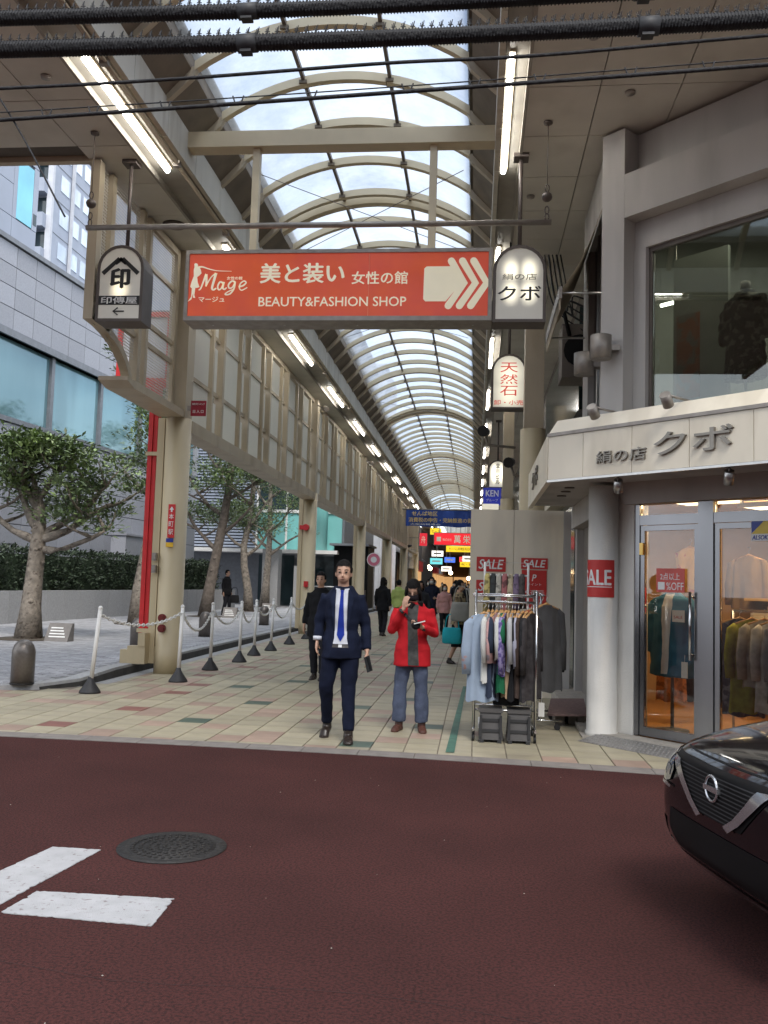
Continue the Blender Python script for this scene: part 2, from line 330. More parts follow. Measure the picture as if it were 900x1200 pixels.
def text_plain(body, wd=None, ht=None, x=0, z=0, y=0, depth=.006, off=0, shear=0, mi=0, sp=1.0):
    """flat lettering in the x-z plane facing -y, its box centred on (x,z), fitted to wd x ht"""
    c = bpy.data.curves.new('t', 'FONT'); c.body = body; c.size = 1; c.extrude = .02; c.offset = off; c.shear = shear; c.resolution_u = 3; c.space_character = sp
    o = bpy.data.objects.new('t', c); COL.objects.link(o); me = evalmesh(o)
    vs = [v.co.copy() for v in me.vertices]; fs = [tuple(p.vertices) for p in me.polygons]
    bpy.data.objects.remove(o); bpy.data.curves.remove(c); bpy.data.meshes.remove(me)
    g = MB()
    if not vs: return g
    x0 = min(v.x for v in vs); x1 = max(v.x for v in vs); y0 = min(v.y for v in vs); y1 = max(v.y for v in vs)
    sx = wd/(x1-x0) if wd else None; sy = ht/(y1-y0) if ht else None
    sx = sx or sy; sy = sy or sx
    g.add([(x+(v.x-(x0+x1)/2)*sx, y-depth/2-(v.z/.02)*depth/2, z+(v.y-(y0+y1)/2)*sy) for v in vs], fs, mi)
    return g
def join(*gs):
    r = MB()
    for g in gs:
        b = len(r.v); r.v += g.v; r.f += [tuple(i+b for i in f) for f in g.f]; r.mi += g.mi; r.sm += g.sm
    return r
def xform(g, mtx):
    g.v = [tuple(mtx @ Vector(v)) for v in g.v]; return g
def stroke(g, pts, w0, w1=None, y=0, depth=.006):   # a brush stroke in x,z (ribbon with depth)
    k = len(pts); w1 = w0 if w1 is None else w1; L_ = []; R_ = []
    for i in range(k):
        a = Vector(pts[max(i-1, 0)]); b = Vector(pts[min(i+1, k-1)]); d = (b-a).normalized(); n_ = Vector((-d.y, d.x)); ww = (w0+(w1-w0)*i/(k-1))/2
        p = Vector(pts[i]); L_.append(p+n_*ww); R_.append(p-n_*ww)
    for i in range(k-1):
        g.prism([tuple(L_[i]), tuple(R_[i]), tuple(R_[i+1]), tuple(L_[i+1])], y-depth, y)
    return g
def spline(pts, n=5):
    out = []
    P = [Vector(p) for p in pts]; P = [P[0]]+P+[P[-1]]
    for i in range(1, len(P)-2):
        for j in range(n):
            t = j/n; a, b, c, d = P[i-1], P[i], P[i+1], P[i+2]
            out.append(.5*((2*b)+(c-a)*t+(2*a-5*b+4*c-d)*t*t+(3*b-a-3*c+d)*t**3))
    out.append(P[-2]); return out

# ================================================================== GROUND
g = MB(); g.quad((-300, -200, 0), (300, -200, 0), (300, 400, 0), (-300, 400, 0))
base_ground = struct('ground', g, M['kerb_dark']); base_ground.location.z = -.03
def road_edge(x):            # far edge of the road, slightly curved
    return 7.93-.012*(x+3)**2*(1 if x > -3 else .35)
g = MB(); xs = [-60, -30, -15]+[-9+.6*i for i in range(24)]+[6, 10, 25, 60]
g.add([(x, -40, 0) for x in xs]+[(x, road_edge(max(-12, min(x, 5))), 0) for x in xs], [(i, i+1, len(xs)+i+1, len(xs)+i) for i in range(len(xs)-1)])
road = struct('road', g, M['road'])
# tiny light chips lying in the asphalt
g = MB()
for i in range(34):
    x = random.uniform(-3.5, 3); y = random.uniform(2.2, 7.4); r = random.uniform(.002, .005)
    g.add([(x+r*math.cos(a)*random.uniform(.6, 1.2), y+r*math.sin(a), .004) for a in (0, 1.2, 2.5, 3.8, 5)]+[(x, y, .007)], [(0, 1, 5), (1, 2, 5), (2, 3, 5), (3, 4, 5), (4, 0, 5)])
part('chip', g, M['step'], road, kind='stuff')
g = MB(); cr_ = [(-4.2+.24*i, 3.52+.05*math.sin(i*.9)-.012*i+random.uniform(-.01, .01)) for i in range(28)]
for a, b in zip(cr_, cr_[1:]): g.quad((a[0], a[1]-.0012, .003), (b[0], b[1]-.0012, .003), (b[0], b[1]+.0012, .003), (a[0], a[1]+.0012, .003))
part('crack', g, mat('crack', (.03, .016, .016), .9), road)
# painted corner cross with ragged, worn edges
def paint(quad, seed):
    rr = random.Random(seed); P = []
    for k in range(4):
        p = Vector(quad[k]); q = Vector(quad[(k+1) % 4]); n_ = int((q-p).length/.018)
        e = Vector((q-p).yxz); e.x = -e.x; e.z = 0; e.normalize()
        for j in range(n_):
            d = rr.gauss(0, .0016)+(rr.uniform(.004, .014) if rr.random() < .06 else 0); P.append(tuple(p.lerp(q, j/n_)+e*d))
    return MB().prismz([(x, y) for x, y, z in P], .001, .0045)
setp(part('road_marking', paint([(-2.55, 3.02, 0), (-2.22, 2.98, 0), (-2.0, 4.84, 0), (-2.275, 4.84, 0)], 1), M['white_paint']), kind='structure')
setp(part('road_marking', paint([(-2.05, 3.885, 0), (-1.35, 3.855, 0), (-1.365, 4.19, 0), (-2.025, 4.17, 0)], 2), M['white_paint']), kind='structure')
# manhole
mh = thing('manhole_cover', 'round dark iron manhole cover set in the maroon road', 'manhole cover', (-1.645, 4.97, 0))
part('rim', MB().lathe([(.245, .001), (.30, .002), (.30, .005), (.245, .006)], (-1.645, 4.97, 0), 40), M['iron'], mh)
g = MB().lathe([(.0, .004), (.24, .004), (.24, .007), (0, .007)], (-1.645, 4.97, 0), 40)
for ri in range(1, 6):
    for j in range(ri*7):
        a = 2*PI*j/(ri*7)+ri; rr = .043*ri
        g.box(-1.645+rr*math.cos(a)-.008, -1.645+rr*math.cos(a)+.008, 4.97+rr*math.sin(a)-.012, 4.97+rr*math.sin(a)+.012, .0065, .0115)
part('cover_plate', g, M['iron'], mh)
# edging strip between road and tiles
T = .305
def front(x): return road_edge(x)+.23
g = MB(); es = [-9+.5*i for i in range(24)]
for a, b in zip(es, es[1:]):
    g.hexa([(a+.006, road_edge(a)-.01, -.02), (b, road_edge(b)-.01, -.02), (b, front(b)-.012, -.02), (a+.006, front(a)-.012, -.02)],
           [(a+.006, road_edge(a)-.01, .006), (b, road_edge(b)-.01, .006), (b, front(b)-.012, .006), (a+.006, front(a)-.012, .006)])
struct('edging_strip', g, M['strip'])
# arcade floor: base + tiles
g = MB(); g.quad((-9.5, 7.4, -.006), (4.5, 7.4, -.006), (4.5, 9, -.006), (-9.5, 9, -.006)); g.quad((-9.5, 9, -.006), (4.5, 9, -.006), (4.5, 140, -.006), (-9.5, 140, -.006))
floor = struct('arcade_floor', g, M['grout'])
special = {}
def cell(x, y): return (math.floor(x/T), math.floor(y/T))
GP = lambda px, py: None
for k, pts in {'tile_red': [(-4.05, 8.75), (-3.75, 9.95), (-3.9, 12.3), (-4.0, 13.6), (-3.95, 15.2), (-3.9, 16.6), (-3.95, 11.45)],
               'tile_green': [(-3.0, 9.35), (-2.65, 10.75), (-3.25, 12.3), (-2.6, 13.3), (-3.0, 15.6), (-1.15, 8.35), (-1.25, 10.8), (-.65, 11.6), (-.6, 9.55), (-.65, 14.0), (-.62, 17), (-2, 22), (-1.3, 16.5), (-2.1, 18.9)]}.items():
    for p in pts: special[cell(*p)] = k
tiles_near = []; far = MB(); MATS = [M['tile'], M['tile_pink'], M['tile_red'], M['tile_green']]; IDX = {'tile': 0, 'tile_pink': 1, 'tile_red': 2, 'tile_green': 3}
tm = {k: MB().hexa([(-T/2+.004, -T/2+.0012, -.02), (T/2-.004, -T/2+.0012, -.02), (T/2-.004, T/2-.0012, -.02), (-T/2+.004, T/2-.0012, -.02)],
                   [(-T/2+.006, -T/2+.0025, .003), (T/2-.006, -T/2+.0025, .003), (T/2-.006, T/2-.0025, .003), (-T/2+.006, T/2-.0025, .003)]).mesh('tile', M[k]) for k in IDX}
def plaza_x(y):              # kerb line
    if y > 12.2: return -5.2
    t = min(1, max(0, (12.2-y)/2.2)); return -5.2-4.5*t**3.2
cells = []
for j in range(24, 300):
    for i in range(-30, 6):
        x = (i+.5)*T; y = (j+.5)*T
        if y-T/2 < front(x)-.02 and y+T/2 < front(x)+.02: continue
        if x < plaza_x(y)+.02: continue
        if x > 2.4 or x+y > 11.35 and y < 11 or (y > 10.4 and x > 1.3): continue
        k = special.get((i, j))
        if not k:
            h = random.Random(i*977+j*131).random(); k = 'tile_pink' if h < .13 else 'tile'
            if (i+2*j) % 7 == 0 and h < .55: k = 'tile_pink'
            if x > -.4 and k == 'tile_pink' and h > .04: k = 'tile'
        cells.append((math.hypot(x, y), x, y, k))
cells.sort()
for n_, (d, x, y, k) in enumerate(cells):
    clip = y-T/2 < front(x)-.0
    if n_ < 300 and not clip:
        o = inst('tile', tm[k], (x, y, random.uniform(-.0007, .0007)), floor)
    else:
        y0 = max(y-T/2+.002, front(x)+.004)
        if y0 > y+T/2-.02: continue
        far.box(x-T/2+.006, x+T/2-.006, y0, y+T/2-.002, -.01, .003+random.uniform(-.0006, .0006), IDX[k])
part('tile', far, MATS, floor, kind='stuff', fix=False)
g = MB(); g.quad((-.235, 8.17, .0085), (-.155, 8.17, .0085), (-.10, 13.5, .0085), (-.15, 13.5, .0085))
struct('floor_line', g, M['green_tape'])
# plaza: raised paving with blocks, kerb
def plaza_z(y): t = min(1, max(0, (y-10.0)/3.0)); return .02+.13*t*t*(3-2*t)
g = MB(); ys = [9.6+.2*i for i in range(20)]+[14+1.5*i for i in range(10)]+[30, 60, 75]
ring = []
for y in ys: ring += [(plaza_x(y)-.24, y, plaza_z(y)-.006), (-30, y, plaza_z(y)-.006)]
g.add(ring, [(2*i, 2*i+2, 2*i+3, 2*i+1) for i in range(len(ys)-1)])
plaza = struct('plaza_pavement', g, M['paver_gap'])
bl = MB(); bw, bh = .20, .10
for j in range(0, 190):
    y = 9.7+j*.105
    if y > 29: break
    for i in range(0, 48):
        x = -5.46-i*.205-(.1 if j % 2 else 0)
        if x > plaza_x(y)-.32: continue
        if x/y < -.62: continue
        z = plaza_z(y)+random.uniform(-.002, .002)
        bl.add([(x-.098, y-.049, z-.012), (x+.098, y-.049, z-.012), (x+.098, y+.049, z-.012), (x-.098, y+.049, z-.012), (x-.093, y-.045, z), (x+.093, y-.045, z), (x+.093, y+.045, z), (x-.093, y+.045, z)],
               [(4, 5, 6, 7), (0, 1, 5, 4), (1, 2, 6, 5), (2, 3, 7, 6), (3, 0, 4, 7)])
part('paving_block', bl, M['paver'], plaza, kind='stuff', fix=False)
g = MB()
for j in range(30):
    for i in range(20):
        y = 29.2+j*.9; x = -5.9-i*.9
        g.box(x-.44, x+.44, y-.44, y+.44, .13, .151+random.uniform(-.001, .001))
part('paving_slab', g, M['paver'], plaza, kind='stuff', fix=False)
# kerb stones following the line
yk = [10.0, 10.35, 10.75, 11.2, 11.7, 12.2]+[12.8+.6*i for i in range(60)]
for a, b in zip(yk, yk[1:]):
    xa, xb = plaza_x(a), plaza_x(b); za, zb = plaza_z(a)+.004, plaza_z(b)+.004; b2 = b-.008
    g = MB().hexa([(xa, a, -.01), (xb, b2, -.01), (xb-.22, b2, -.01), (xa-.22, a, -.01)], [(xa-.012, a, za), (xb-.012, b2, zb), (xb-.22, b2, zb), (xa-.22, a, za)])
    part('kerb_stone', g, M['kerb'], plaza)
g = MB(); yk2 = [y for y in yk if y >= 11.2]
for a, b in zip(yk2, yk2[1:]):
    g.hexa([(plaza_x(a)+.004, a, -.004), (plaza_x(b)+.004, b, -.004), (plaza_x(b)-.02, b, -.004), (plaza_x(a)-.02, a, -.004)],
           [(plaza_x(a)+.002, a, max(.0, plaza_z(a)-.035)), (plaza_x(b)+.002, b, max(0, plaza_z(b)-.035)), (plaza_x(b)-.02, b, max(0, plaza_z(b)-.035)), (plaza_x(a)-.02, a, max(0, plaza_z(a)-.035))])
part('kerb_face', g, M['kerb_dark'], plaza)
g = MB(); g.quad((-5.19, 12.0, .0075), (-4.98, 12.0, .0075), (-4.98, 60, .0075), (-5.19, 60, .0075)); struct('drain_strip', g, M['kerb'])

# ================================================================== ARCADE ROOF
ZS = 6.7; XC = -1.79
arc = thing('arcade_canopy', 'long covered arcade roof with curved translucent panes between cream arches', 'arcade roof', (XC, 14, 0))
def mir(x): return 2*XC-x
Y0, Y1 = 5.6, 84.0; Y2 = 128.0
# soffit boards (each board its own piece near the camera)
seam_ys = [Y0]+[9.07-1.04*k for k in (3, 2, 1)]+[9.07+1.04*k for k in range(0, 30)]
seam_ys = [y for y in seam_ys if y >= Y0]
def board(x0, x1, y0, y1, z=ZS, mname='soffit', nm='soffit_board', th=.03):
    part(nm, MB().box(x0+.006, x1-.006, y0+.006, y1-.006, z, z+th), M[mname], arc)
for a, b in zip(seam_ys, seam_ys[1:]):
    board(-4.95, -4.27, a, b)
    if b < 10.6:
        for k in range(5): board(-4.95-1.0*(k+1), -4.95-1.0*k, a, b)
    board(.44, 1.18, a, b); board(1.18, 2.0, a, b)
    if a < 10.5:
        for k in range(3): board(2.0+1.0*k, 3.0+k, a, b)
g = MB()
yl = seam_ys[-1]
g.box(-4.95, -4.27, yl, Y1, ZS, ZS+.03); g.box(.44, 2.0, yl, Y1, ZS, ZS+.03)
part('soffit_board', g, M['soffit'], arc)
g = MB(); g.box(-10.0, -4.28, Y0, 10.42, ZS+.04, ZS+.5); g.box(-4.95, -4.28, 10.43, Y1, ZS+.04, ZS+.4); g.box(.45, 5.2, Y0, 11.2, ZS+.04, ZS+.5); g.box(.45, 2.0, 11.21, Y1, ZS+.04, ZS+.4)
part('roof_deck', g, M['seam'], arc)
g = MB(); g.box(-10.0, -4.9, 10.425, 10.52, ZS-.03, ZS+.5); g.box(-10, 5, Y0-.1, Y0-.003, ZS-.1, ZS+.6); g.box(-4.99, -4.952, 10.53, Y1, ZS-.02, ZS+.45)
part('edge_trim', g, M['beige'], arc)
for s in (0, 1):
    f = (lambda x: x) if s == 0 else mir
    def bx(g, a, b, *r): g.box(min(f(a), f(b)), max(f(a), f(b)), *r)
    to, tl = (-4.26, -3.90) if s == 0 else (-4.0, -3.80)
    for q in ((to, -3.765, ZS+.06, ZS+.09), (to-.03, to+.005, ZS-.02, ZS+.10), (tl, tl+.03, ZS-.01, ZS+.058)):
        g = MB(); bx(g, q[0], q[1], Y0, Y1, q[2], q[3]); part('light_trough', g, M['trough'], arc)
    ya = Y0
    while ya < Y1-.5:
        yb = ya+1.05 if ya < 40 else Y1; g = MB(); bx(g, -3.76, -3.70, ya+.004, yb-.004, ZS-.06, 7.07); part('fascia_board', g, M['fascia_panel'], arc); ya = yb
    g = MB(); pf = [(-3.755, 7.08), (-3.72, 7.08), (-3.42, 7.40), (-3.42, 7.62), (-3.36, 7.62), (-3.36, 7.66), (-3.755, 7.66)]
    g.prism([(f(x), z) for x, z in pf], Y0, Y1); part('gutter', g, M['dark_strip'], arc)
# arches, panes, purlins
SPX, SPZ, RISE = -3.38, 7.40, .50; HW = XC-SPX
def arc_pt(t, dz=0, hw=HW, rise=RISE):
    x = XC+hw*t; r_ = (hw*hw+rise*rise)/(2*rise); return (x, SPZ-(r_-rise)+math.sqrt(r_*r_-(hw*t)**2)+dz)
NS = 18; ts = [-1+2*i/NS for i in range(NS+1)]
def arch_mesh(d0, d1, wd, nm='arch'):
    g = MB()
    for a, b in zip(ts, ts[1:]):
        p0, p1, q1, q0 = arc_pt(a, d0), arc_pt(b, d0), arc_pt(b, d1), arc_pt(a, d1)
        g.hexa([(p0[0], -wd/2, p0[1]), (p1[0], -wd/2, p1[1]), (p1[0], wd/2, p1[1]), (p0[0], wd/2, p0[1])], [(q0[0], -wd/2, q0[1]), (q1[0], -wd/2, q1[1]), (q1[0], wd/2, q1[1]), (q0[0], wd/2, q0[1])])
    return g.mesh(nm, M['arch'])
am = arch_mesh(-.02, .09, .095); am_big = arch_mesh(-.10, .09, .42, 'wide_arch')
brm = []
for s in (0, 1):
    br = MB()
    f = (lambda x: x) if s == 0 else mir
    br.prism([(f(-3.75), 7.02), (f(-3.72), 7.0), (f(-3.40), 7.30), (f(-3.34), 7.42), (f(-3.40), 7.43), (f(-3.75), 7.12)], -.04, .04); brm.append(br.mesh('bracket', M['beige']))

gusm = []
for t in (-.34, .36):
    x, z = arc_pt(t); gusm.append(MB().box(x-.05, x+.05, -.075, .075, z-.012, z+.03).mesh('gusset', M['dark_strip']))
SPAC = 1.13; arch_ys = []; y = 9.74-SPAC*3
while y < Y2: arch_ys.append(y); y += SPAC if y < 62 else 2*SPAC
panes = []
for (t0, t1) in ((-1, -.34), (-.34, .36), (.36, 1)):
    g = MB(); n_ = 6
    for i in range(n_):
        a = t0+(t1-t0)*i/n_; b = t0+(t1-t0)*(i+1)/n_; p = arc_pt(a, .095); q = arc_pt(b, .095)
        g.add([(p[0], .02, p[1]), (q[0], .02, q[1]), (q[0], SPAC-.02, q[1]), (p[0], SPAC-.02, p[1])], [(0, 1, 2, 3)], 0, True)
    panes.append(g.mesh('roof_pane', M['roof_pane'], fix=False))
BIG = [32.6, 44.2, 55.6, 67]
for k, y in enumerate(arch_ys):
    inst('arch', am, (0, y, 0), None).parent = arc
    COL.objects[-1].location = Vector((0, y, 0))-WL[arc.name]
    if y < 60:
        for q in brm: inst('bracket', q, (0, y, 0), arc)
    if y < 40:
        for q in gusm: inst('gusset', q, (0, y, 0), arc)
    for p in panes: inst('roof_pane', p, (0, y, 0), arc, scale=(1, 1 if y < 62 else 2, 1))
for y in BIG: inst('wide_arch', am_big, (0, y, 0), arc)
for y in (14.55, 26.6): inst('wide_arch', arch_mesh(-.05, .11, .16, 'wide_arch'), (0, y, 0), arc)
for t in (-.34, .36):
    x, z = arc_pt(t); part('purlin', MB().box(x-.022, x+.022, Y0+.3, Y1, z+.032, z+.09), M['purlin'], arc)
# cross beam and the two hangers of the big sign
part('cross_beam', MB().box(-3.70, .12, 10.5, 10.72, 6.86, 7.06), M['arch'], arc)
# tie rods
for ya in (12.5, 18.2, 29):
    part('tie_rod', MB().tube([(-3.3, ya, 7.45), (-.3, ya+3.3, 7.5)], .006, 5), M['purlin'], arc); part('tie_rod', MB().tube([(-.3, ya, 7.45), (-3.3, ya+3.3, 7.52)], .006, 5), M['purlin'], arc)
# tail roof beyond, closing the view
g = MB(); g.box(-6, -3.5, Y1+.01, 150, 6.4, 6.8); g.box(-.3, 2, Y1+.01, 150, 6.4, 6.8); g.box(-3.49, -.31, Y2+2, 150, 6.4, 6.8); part('far_roof', g, M['dark_strip'], arc)

for x, z, r in ((-3.78, 6.60, .018), (-3.82, 6.615, .011)): part('conduit', MB().tube([(x, Y0, z), (x, 60, z)], r, 8), M['beige'], arc)
for k in range(9): part('conduit_clip', MB().box(-3.845, -3.755, 8.2+2.2*k, 8.26+2.2*k, 6.57, 6.6405), M['galv'], arc)
for x, y in ((1.0, 8.2), (.62, 11.7), (1.5, 9.2), (-4.6, 8.6), (-4.7, 15.5)): part('ceiling_fitting', MB().lathe([(0, -.03), (.05, -.028), (.055, -.003), (0, -.002)], (x, y, ZS), 14), M['galv'], arc)
# tube lights
lm = MB().tube([(0, -1.24, 0), (0, -.02, 0)], .032, 8).tube([(0, .02, 0), (0, 1.24, 0)], .032, 8).mesh('tube', M['lamp'])
lb = MB().box(-.05, .05, -1.27, 1.27, .035, .062).mesh('lamp_housing', M['beige'])
def wordn(k): return ['first', 'second', 'third', 'fourth', 'fifth', 'sixth', 'seventh', 'eighth', 'ninth', 'tenth', 'eleventh', 'twelfth', 'thirteenth', 'fourteenth', 'fifteenth'][k]
for s, x, side in ((0, -4.05, 'left'), (1, .235, 'right')):
    for k in range(15):
        y = 9.55+5.1*k if s == 0 else 9.75+5.1*k
        t = thing('tube_light', f'white fluorescent tube light along the {side} soffit, {wordn(k)} from the street', 'ceiling light', (x, y, ZS-.0), group='tube lights under the arcade soffits')
        inst('tube', lm, (x, y, ZS), t); inst('lamp_housing', lb, (x, y, ZS-.003), t)
        t.location.z = ZS
# ------------------------------------------------------------------ pillars and lattice screens
PX, PYS = -4.75, [13.7+11.5*k for k in range(6)]
def pillar(x, y, label, right=False):
    t = thing('arcade_pillar', label, 'pillar', (x, y, 0), group='cream arcade pillars')
    part('shaft', MB().lathe([(.21, .0), (.21, .42), (.20, .425), (.20, 4.0)], (x, y, 0), 28), M['cream'], t)
    part('upper_post', MB().box(x-.15, x+.15, y-.17, y+.17, 4.003, ZS-.005), M['beige'], t)
    if not right:
        part('pipe_cover', MB().box(x-.30, x-.19, y-.10, y+.06, .15, 4.0), M['cream'], t)
    return t
near_lbl = ['cream round pillar nearest the street with red station sign', 'cream round pillar with red alarm bell, second along the chain fence', 'cream pillar just past the suited man, third from the street on left', 'slim cream pillar far down left side, fourth from the street', 'distant cream pillar on left below the blue banner, fifth from the street', 'farthest cream pillar on left side of the arcade']
for y, lb_ in zip(PYS, near_lbl): pillar(PX, y, lb_)
for k, y in enumerate((14.3, 25.8, 37.3, 48.8)):
    pillar(.86, y, ['cream round pillar on the right behind the partition board', 'second cream pillar on right side beside the hanging signs', 'third cream pillar on right side, behind hanging signs', 'fourth cream pillar on right side, far down arcade'][k], True)
ZB0, ZB1 = 3.80, 4.0
pane_m = {}
for b in range(5):
    ya, yb = PYS[b]+.18, PYS[b+1]-.18
    t = thing('lattice_screen', f'beige lattice screen with frosted panes, {wordn(b)} bay of left arcade side from the street', 'screen', (PX, ya, ZB0), group='lattice screens between the left pillars')
    part('lower_beam', MB().box(PX-.2, PX+.17, ya-.015, yb+.015, ZB0, ZB1), M['beige'], t)
    part('top_rail', MB().box(PX-.06, PX+.06, ya, yb, ZS-.12, ZS-.004), M['beige'], t)
    n_ = 6; step = (yb-ya)/n_
    zr = [ZB1+.05, 4.78, 5.78, ZS-.13]
    for z in zr[1:3]: part('rail', MB().box(PX-.03, PX+.03, ya, yb, z-.035, z+.035), M['beige'], t)
    for k in range(n_):
        y = ya+step*(k+1)
        if k < n_-1: part('post', MB().box(PX-.06, PX+.10, y-.06, y+.06, ZB1+.004, ZS-.124), M['beige'], t)
        y2 = y-.55; part('mullion', MB().box(PX-.04, PX+.07, y2-.045, y2+.045, ZB1+.004, ZS-.124), M['beige'], t)
        for r_ in range(3):
            z0, z1 = zr[r_]+.03, zr[r_+1]-.03
            part('frosted_pane', MB().box(PX-.015, PX+.0, y-step+.08, y2-.06, z0, z1), M['frost'], t)
            if b < 3: part('narrow_pane', MB().box(PX-.02, PX-.01, y2+.06, y-.08, z0, z1-.12), M['frost'], t)
# perforated wing in front of the first pillar
t = thing('perforated_wing', 'beige perforated metal wing screen reaching out from the first pillar towards the street', 'screen', (PX-.08, 10.5, 4))
XW = PX-.08
for y, wd in ((10.46, .14), (10.86, .12), (11.95, .10), (12.22, .10)):
    zb = 4.64 if y < 10.6 else (4.62 if y < 11 else 4.12)
    part('post', MB().box(XW-.06, XW+.06, y-wd/2, y+wd/2, zb, ZS-.03), M['beige'], t)
part('end_post', MB().box(XW-.05, XW+.05, 13.38, 13.50, 4.12, ZS-.03), M['beige'], t)
for z in (4.85, 5.15, 6.0):
    part('rail', MB().box(XW-.025, XW+.025, 12.275, 13.375, z-.035, z+.035), M['beige'], t)
part('rail', MB().box(XW-.026, XW+.026, 10.93, 11.895, 4.82, 4.89), M['beige'], t)
part('top_rail', MB().box(XW-.05, XW+.05, 12.275, 13.375, ZS-.14, ZS-.035), M['beige'], t)
g = MB(); pr = []
for i in range(9):
    a = PI/2*i/8; pr.append((10.40+1.30*math.sin(a), 4.64-.60*(1-math.cos(a))))
inn = [(y+.05, z+.09) for y, z in pr]
for i in range(8): g.prismx([pr[i], pr[i+1], inn[i+1], inn[i]], XW-.06, XW+.06)
part('curved_bracket', g, M['beige'], t)
g = MB().prismx([(11.45, 4.0), (13.5, 4.0), (13.5, 4.11), (11.2, 4.11), (11.2, 4.06)], XW-.18, XW+.22); part('foot_box', g, M['beige'], t)
# perforated sheets: real holes (a grid of thin bars)
def perf(name, y0, y1, z0, z1, par):
    g = MB(); p = .042
    n1 = int((y1-y0)/p); n2 = int((z1-z0)/p)
    for i in range(n1+1): g.box(XW-.001, XW+.001, y0+i*p, y0+i*p+.013, z0, z1)
    for i in range(n2+1): g.box(XW-.0008, XW+.0008, y0, y1, z0+i*p, z0+i*p+.013)
    part(name, g, M['soffit'], par)
perf('perforated_sheet', 12.28, 13.37, 4.14, 6.56, t); perf('perforated_sheet', 10.93, 11.89, 4.5, ZS-.03, t); perf('perforated_sheet', 10.54, 10.79, 4.62, ZS-.03, t); perf('perforated_sheet', 12.01, 12.16, 4.14, ZS-.03, t)
# red duct beside first pillar, red framed board behind the wing
t = thing('red_duct', 'bright red vertical duct strip running down beside the first cream pillar', 'duct', (-5.16, 13.72, .15))
part('channel', MB().box(-5.22, -5.15, 13.64, 13.78, .45, 4.6), M['red'], t); part('cover', MB().box(-5.145, -5.08, 13.66, 13.8, .45, 4.6), M['red'], t)
part('clamp', MB().box(-5.24, -5.02, 13.61, 13.637, 3.4, 3.46), M['cream'], t); part('clamp', MB().box(-5.24, -5.02, 13.61, 13.637, .62, .68), M['cream'], t)
part('foot_bracket', MB().box(-5.3, -5.02, 13.42, 13.6, .15, .42).box(-5.13, -5.02, 13.40, 13.6, .42, .62).box(-5.42, -5.3, 13.44, 13.6, .02, .36), M['cream'], t)
t = thing('red_frame_board', 'red framed street board half hidden behind the perforated wing', 'sign board', (-5.5, 14.2, 4.5))
g = MB(); g.box(-6.05, -5.97, 14.2, 14.3, 4.62, 5.9); g.box(-5.2, -5.12, 14.2, 14.3, 4.62, 5.9); g.box(-5.97, -5.2, 14.2, 14.3, 4.62, 4.78); g.box(-5.97, -5.2, 14.2, 14.3, 5.82, 5.9)
part('frame', g, M['red'], t); part('board', MB().box(-5.965, -5.205, 14.23, 14.27, 4.785, 5.815), M['pale_wall'], t)
# little fittings on the pillars
def pcyl(g, x, y, z, r, l): return g.tube([(x, y, z), (x, y-l, z)], r, 14, ref=(1, 0, 0))
t = thing('station_sign', 'narrow red sign with white up arrow reading 本町駅 on the first pillar', 'sign', (-4.72, 13.48, 2.5))
part('plate', MB().box(-4.775, -4.665, 13.478, 13.492, 2.10, 2.62), M['red'], t)
ar = MB().prism([(-4.72, 2.585), (-4.755, 2.535), (-4.732, 2.535), (-4.732, 2.50), (-4.708, 2.50), (-4.708, 2.535), (-4.685, 2.535)], 13.472, 13.477)
part('arrow', ar, M['ink_white'], t)
for i, ch in enumerate('本町駅'): part('character', text_mb(ch, .075, .085, -4.72, 2.43-.12*i, 13.477), M['ink_white'], t)
solo('sticker', MB().box(-4.79, -4.675, 13.476, 13.486, 2.03, 2.09), mat('blue_label', (.02, .04, .3), .5), 'small dark blue label just below the red station sign', 'label')
solo('sticker', MB().box(-4.79, -4.675, 13.475, 13.485, 1.955, 2.025), mat('yellow_label', (.75, .45, .03), .5), 'small yellow label under the blue one on the first pillar', 'label')
t = thing('junction_box', 'upper of two small grey boxes on side of the first pillar', 'junction box', (-4.97, 13.56, 1.8), group='grey boxes on the first pillar'); part('case', MB().box(-5.01, -4.945, 13.50, 13.58, 1.74, 1.86).box(-5.0, -4.955, 13.49, 13.499, 1.76, 1.84), M['galv'], t)
t = thing('junction_box', 'lower of two small grey boxes on side of the first pillar', 'junction box', (-4.97, 13.56, 1.6), group='grey boxes on the first pillar'); part('case', MB().box(-5.01, -4.945, 13.50, 13.58, 1.55, 1.67).box(-5.0, -4.955, 13.49, 13.499, 1.57, 1.65), M['galv'], t)
for z, l_ in ((.86, 'upper dark red round cap low on the first pillar'), (.70, 'lower dark red round cap low on the first pillar')):
    solo('hydrant_cap', pcyl(pcyl(MB(), -4.79, 13.51, z, .062, .06), -4.79, 13.451, z, .04, .02), mat('dark_red_cap', (.16, .02, .018), .4), l_, 'valve cap', group='hydrant caps on the first pillar')
t = thing('exit_sign', 'small red plate with white lettering 出口 below the lattice beside the first pillar', 'sign', (-4.32, 13.5, 4.1))
part('plate', MB().box(-4.50, -4.26, 13.50, 13.53, 4.02, 4.26), mat('deep_red', (.30, .015, .03), .5), t)
part('lettering', join(text_mb('本町タウンマップ', .20, .035, -4.38, 4.205, 13.498), text_mb('出 入 口', .17, .05, -4.38, 4.09, 13.498)), M['ink_white'], t)
part('bracket', MB().box(-4.56, -4.50, 13.505, 13.53, 4.1, 4.18), M['galv'], t)
t = thing('alarm_bell', 'red fire alarm horn on the second pillar', 'alarm', (-4.85, 25.0, 3.0))
part('horn', pcyl(MB(), -4.8, 25.02, 3.0, .09, .14), M['red'], t); part('mount', MB().box(-5.0, -4.72, 25.0, 25.04, 2.94, 3.06), M['red'], t)
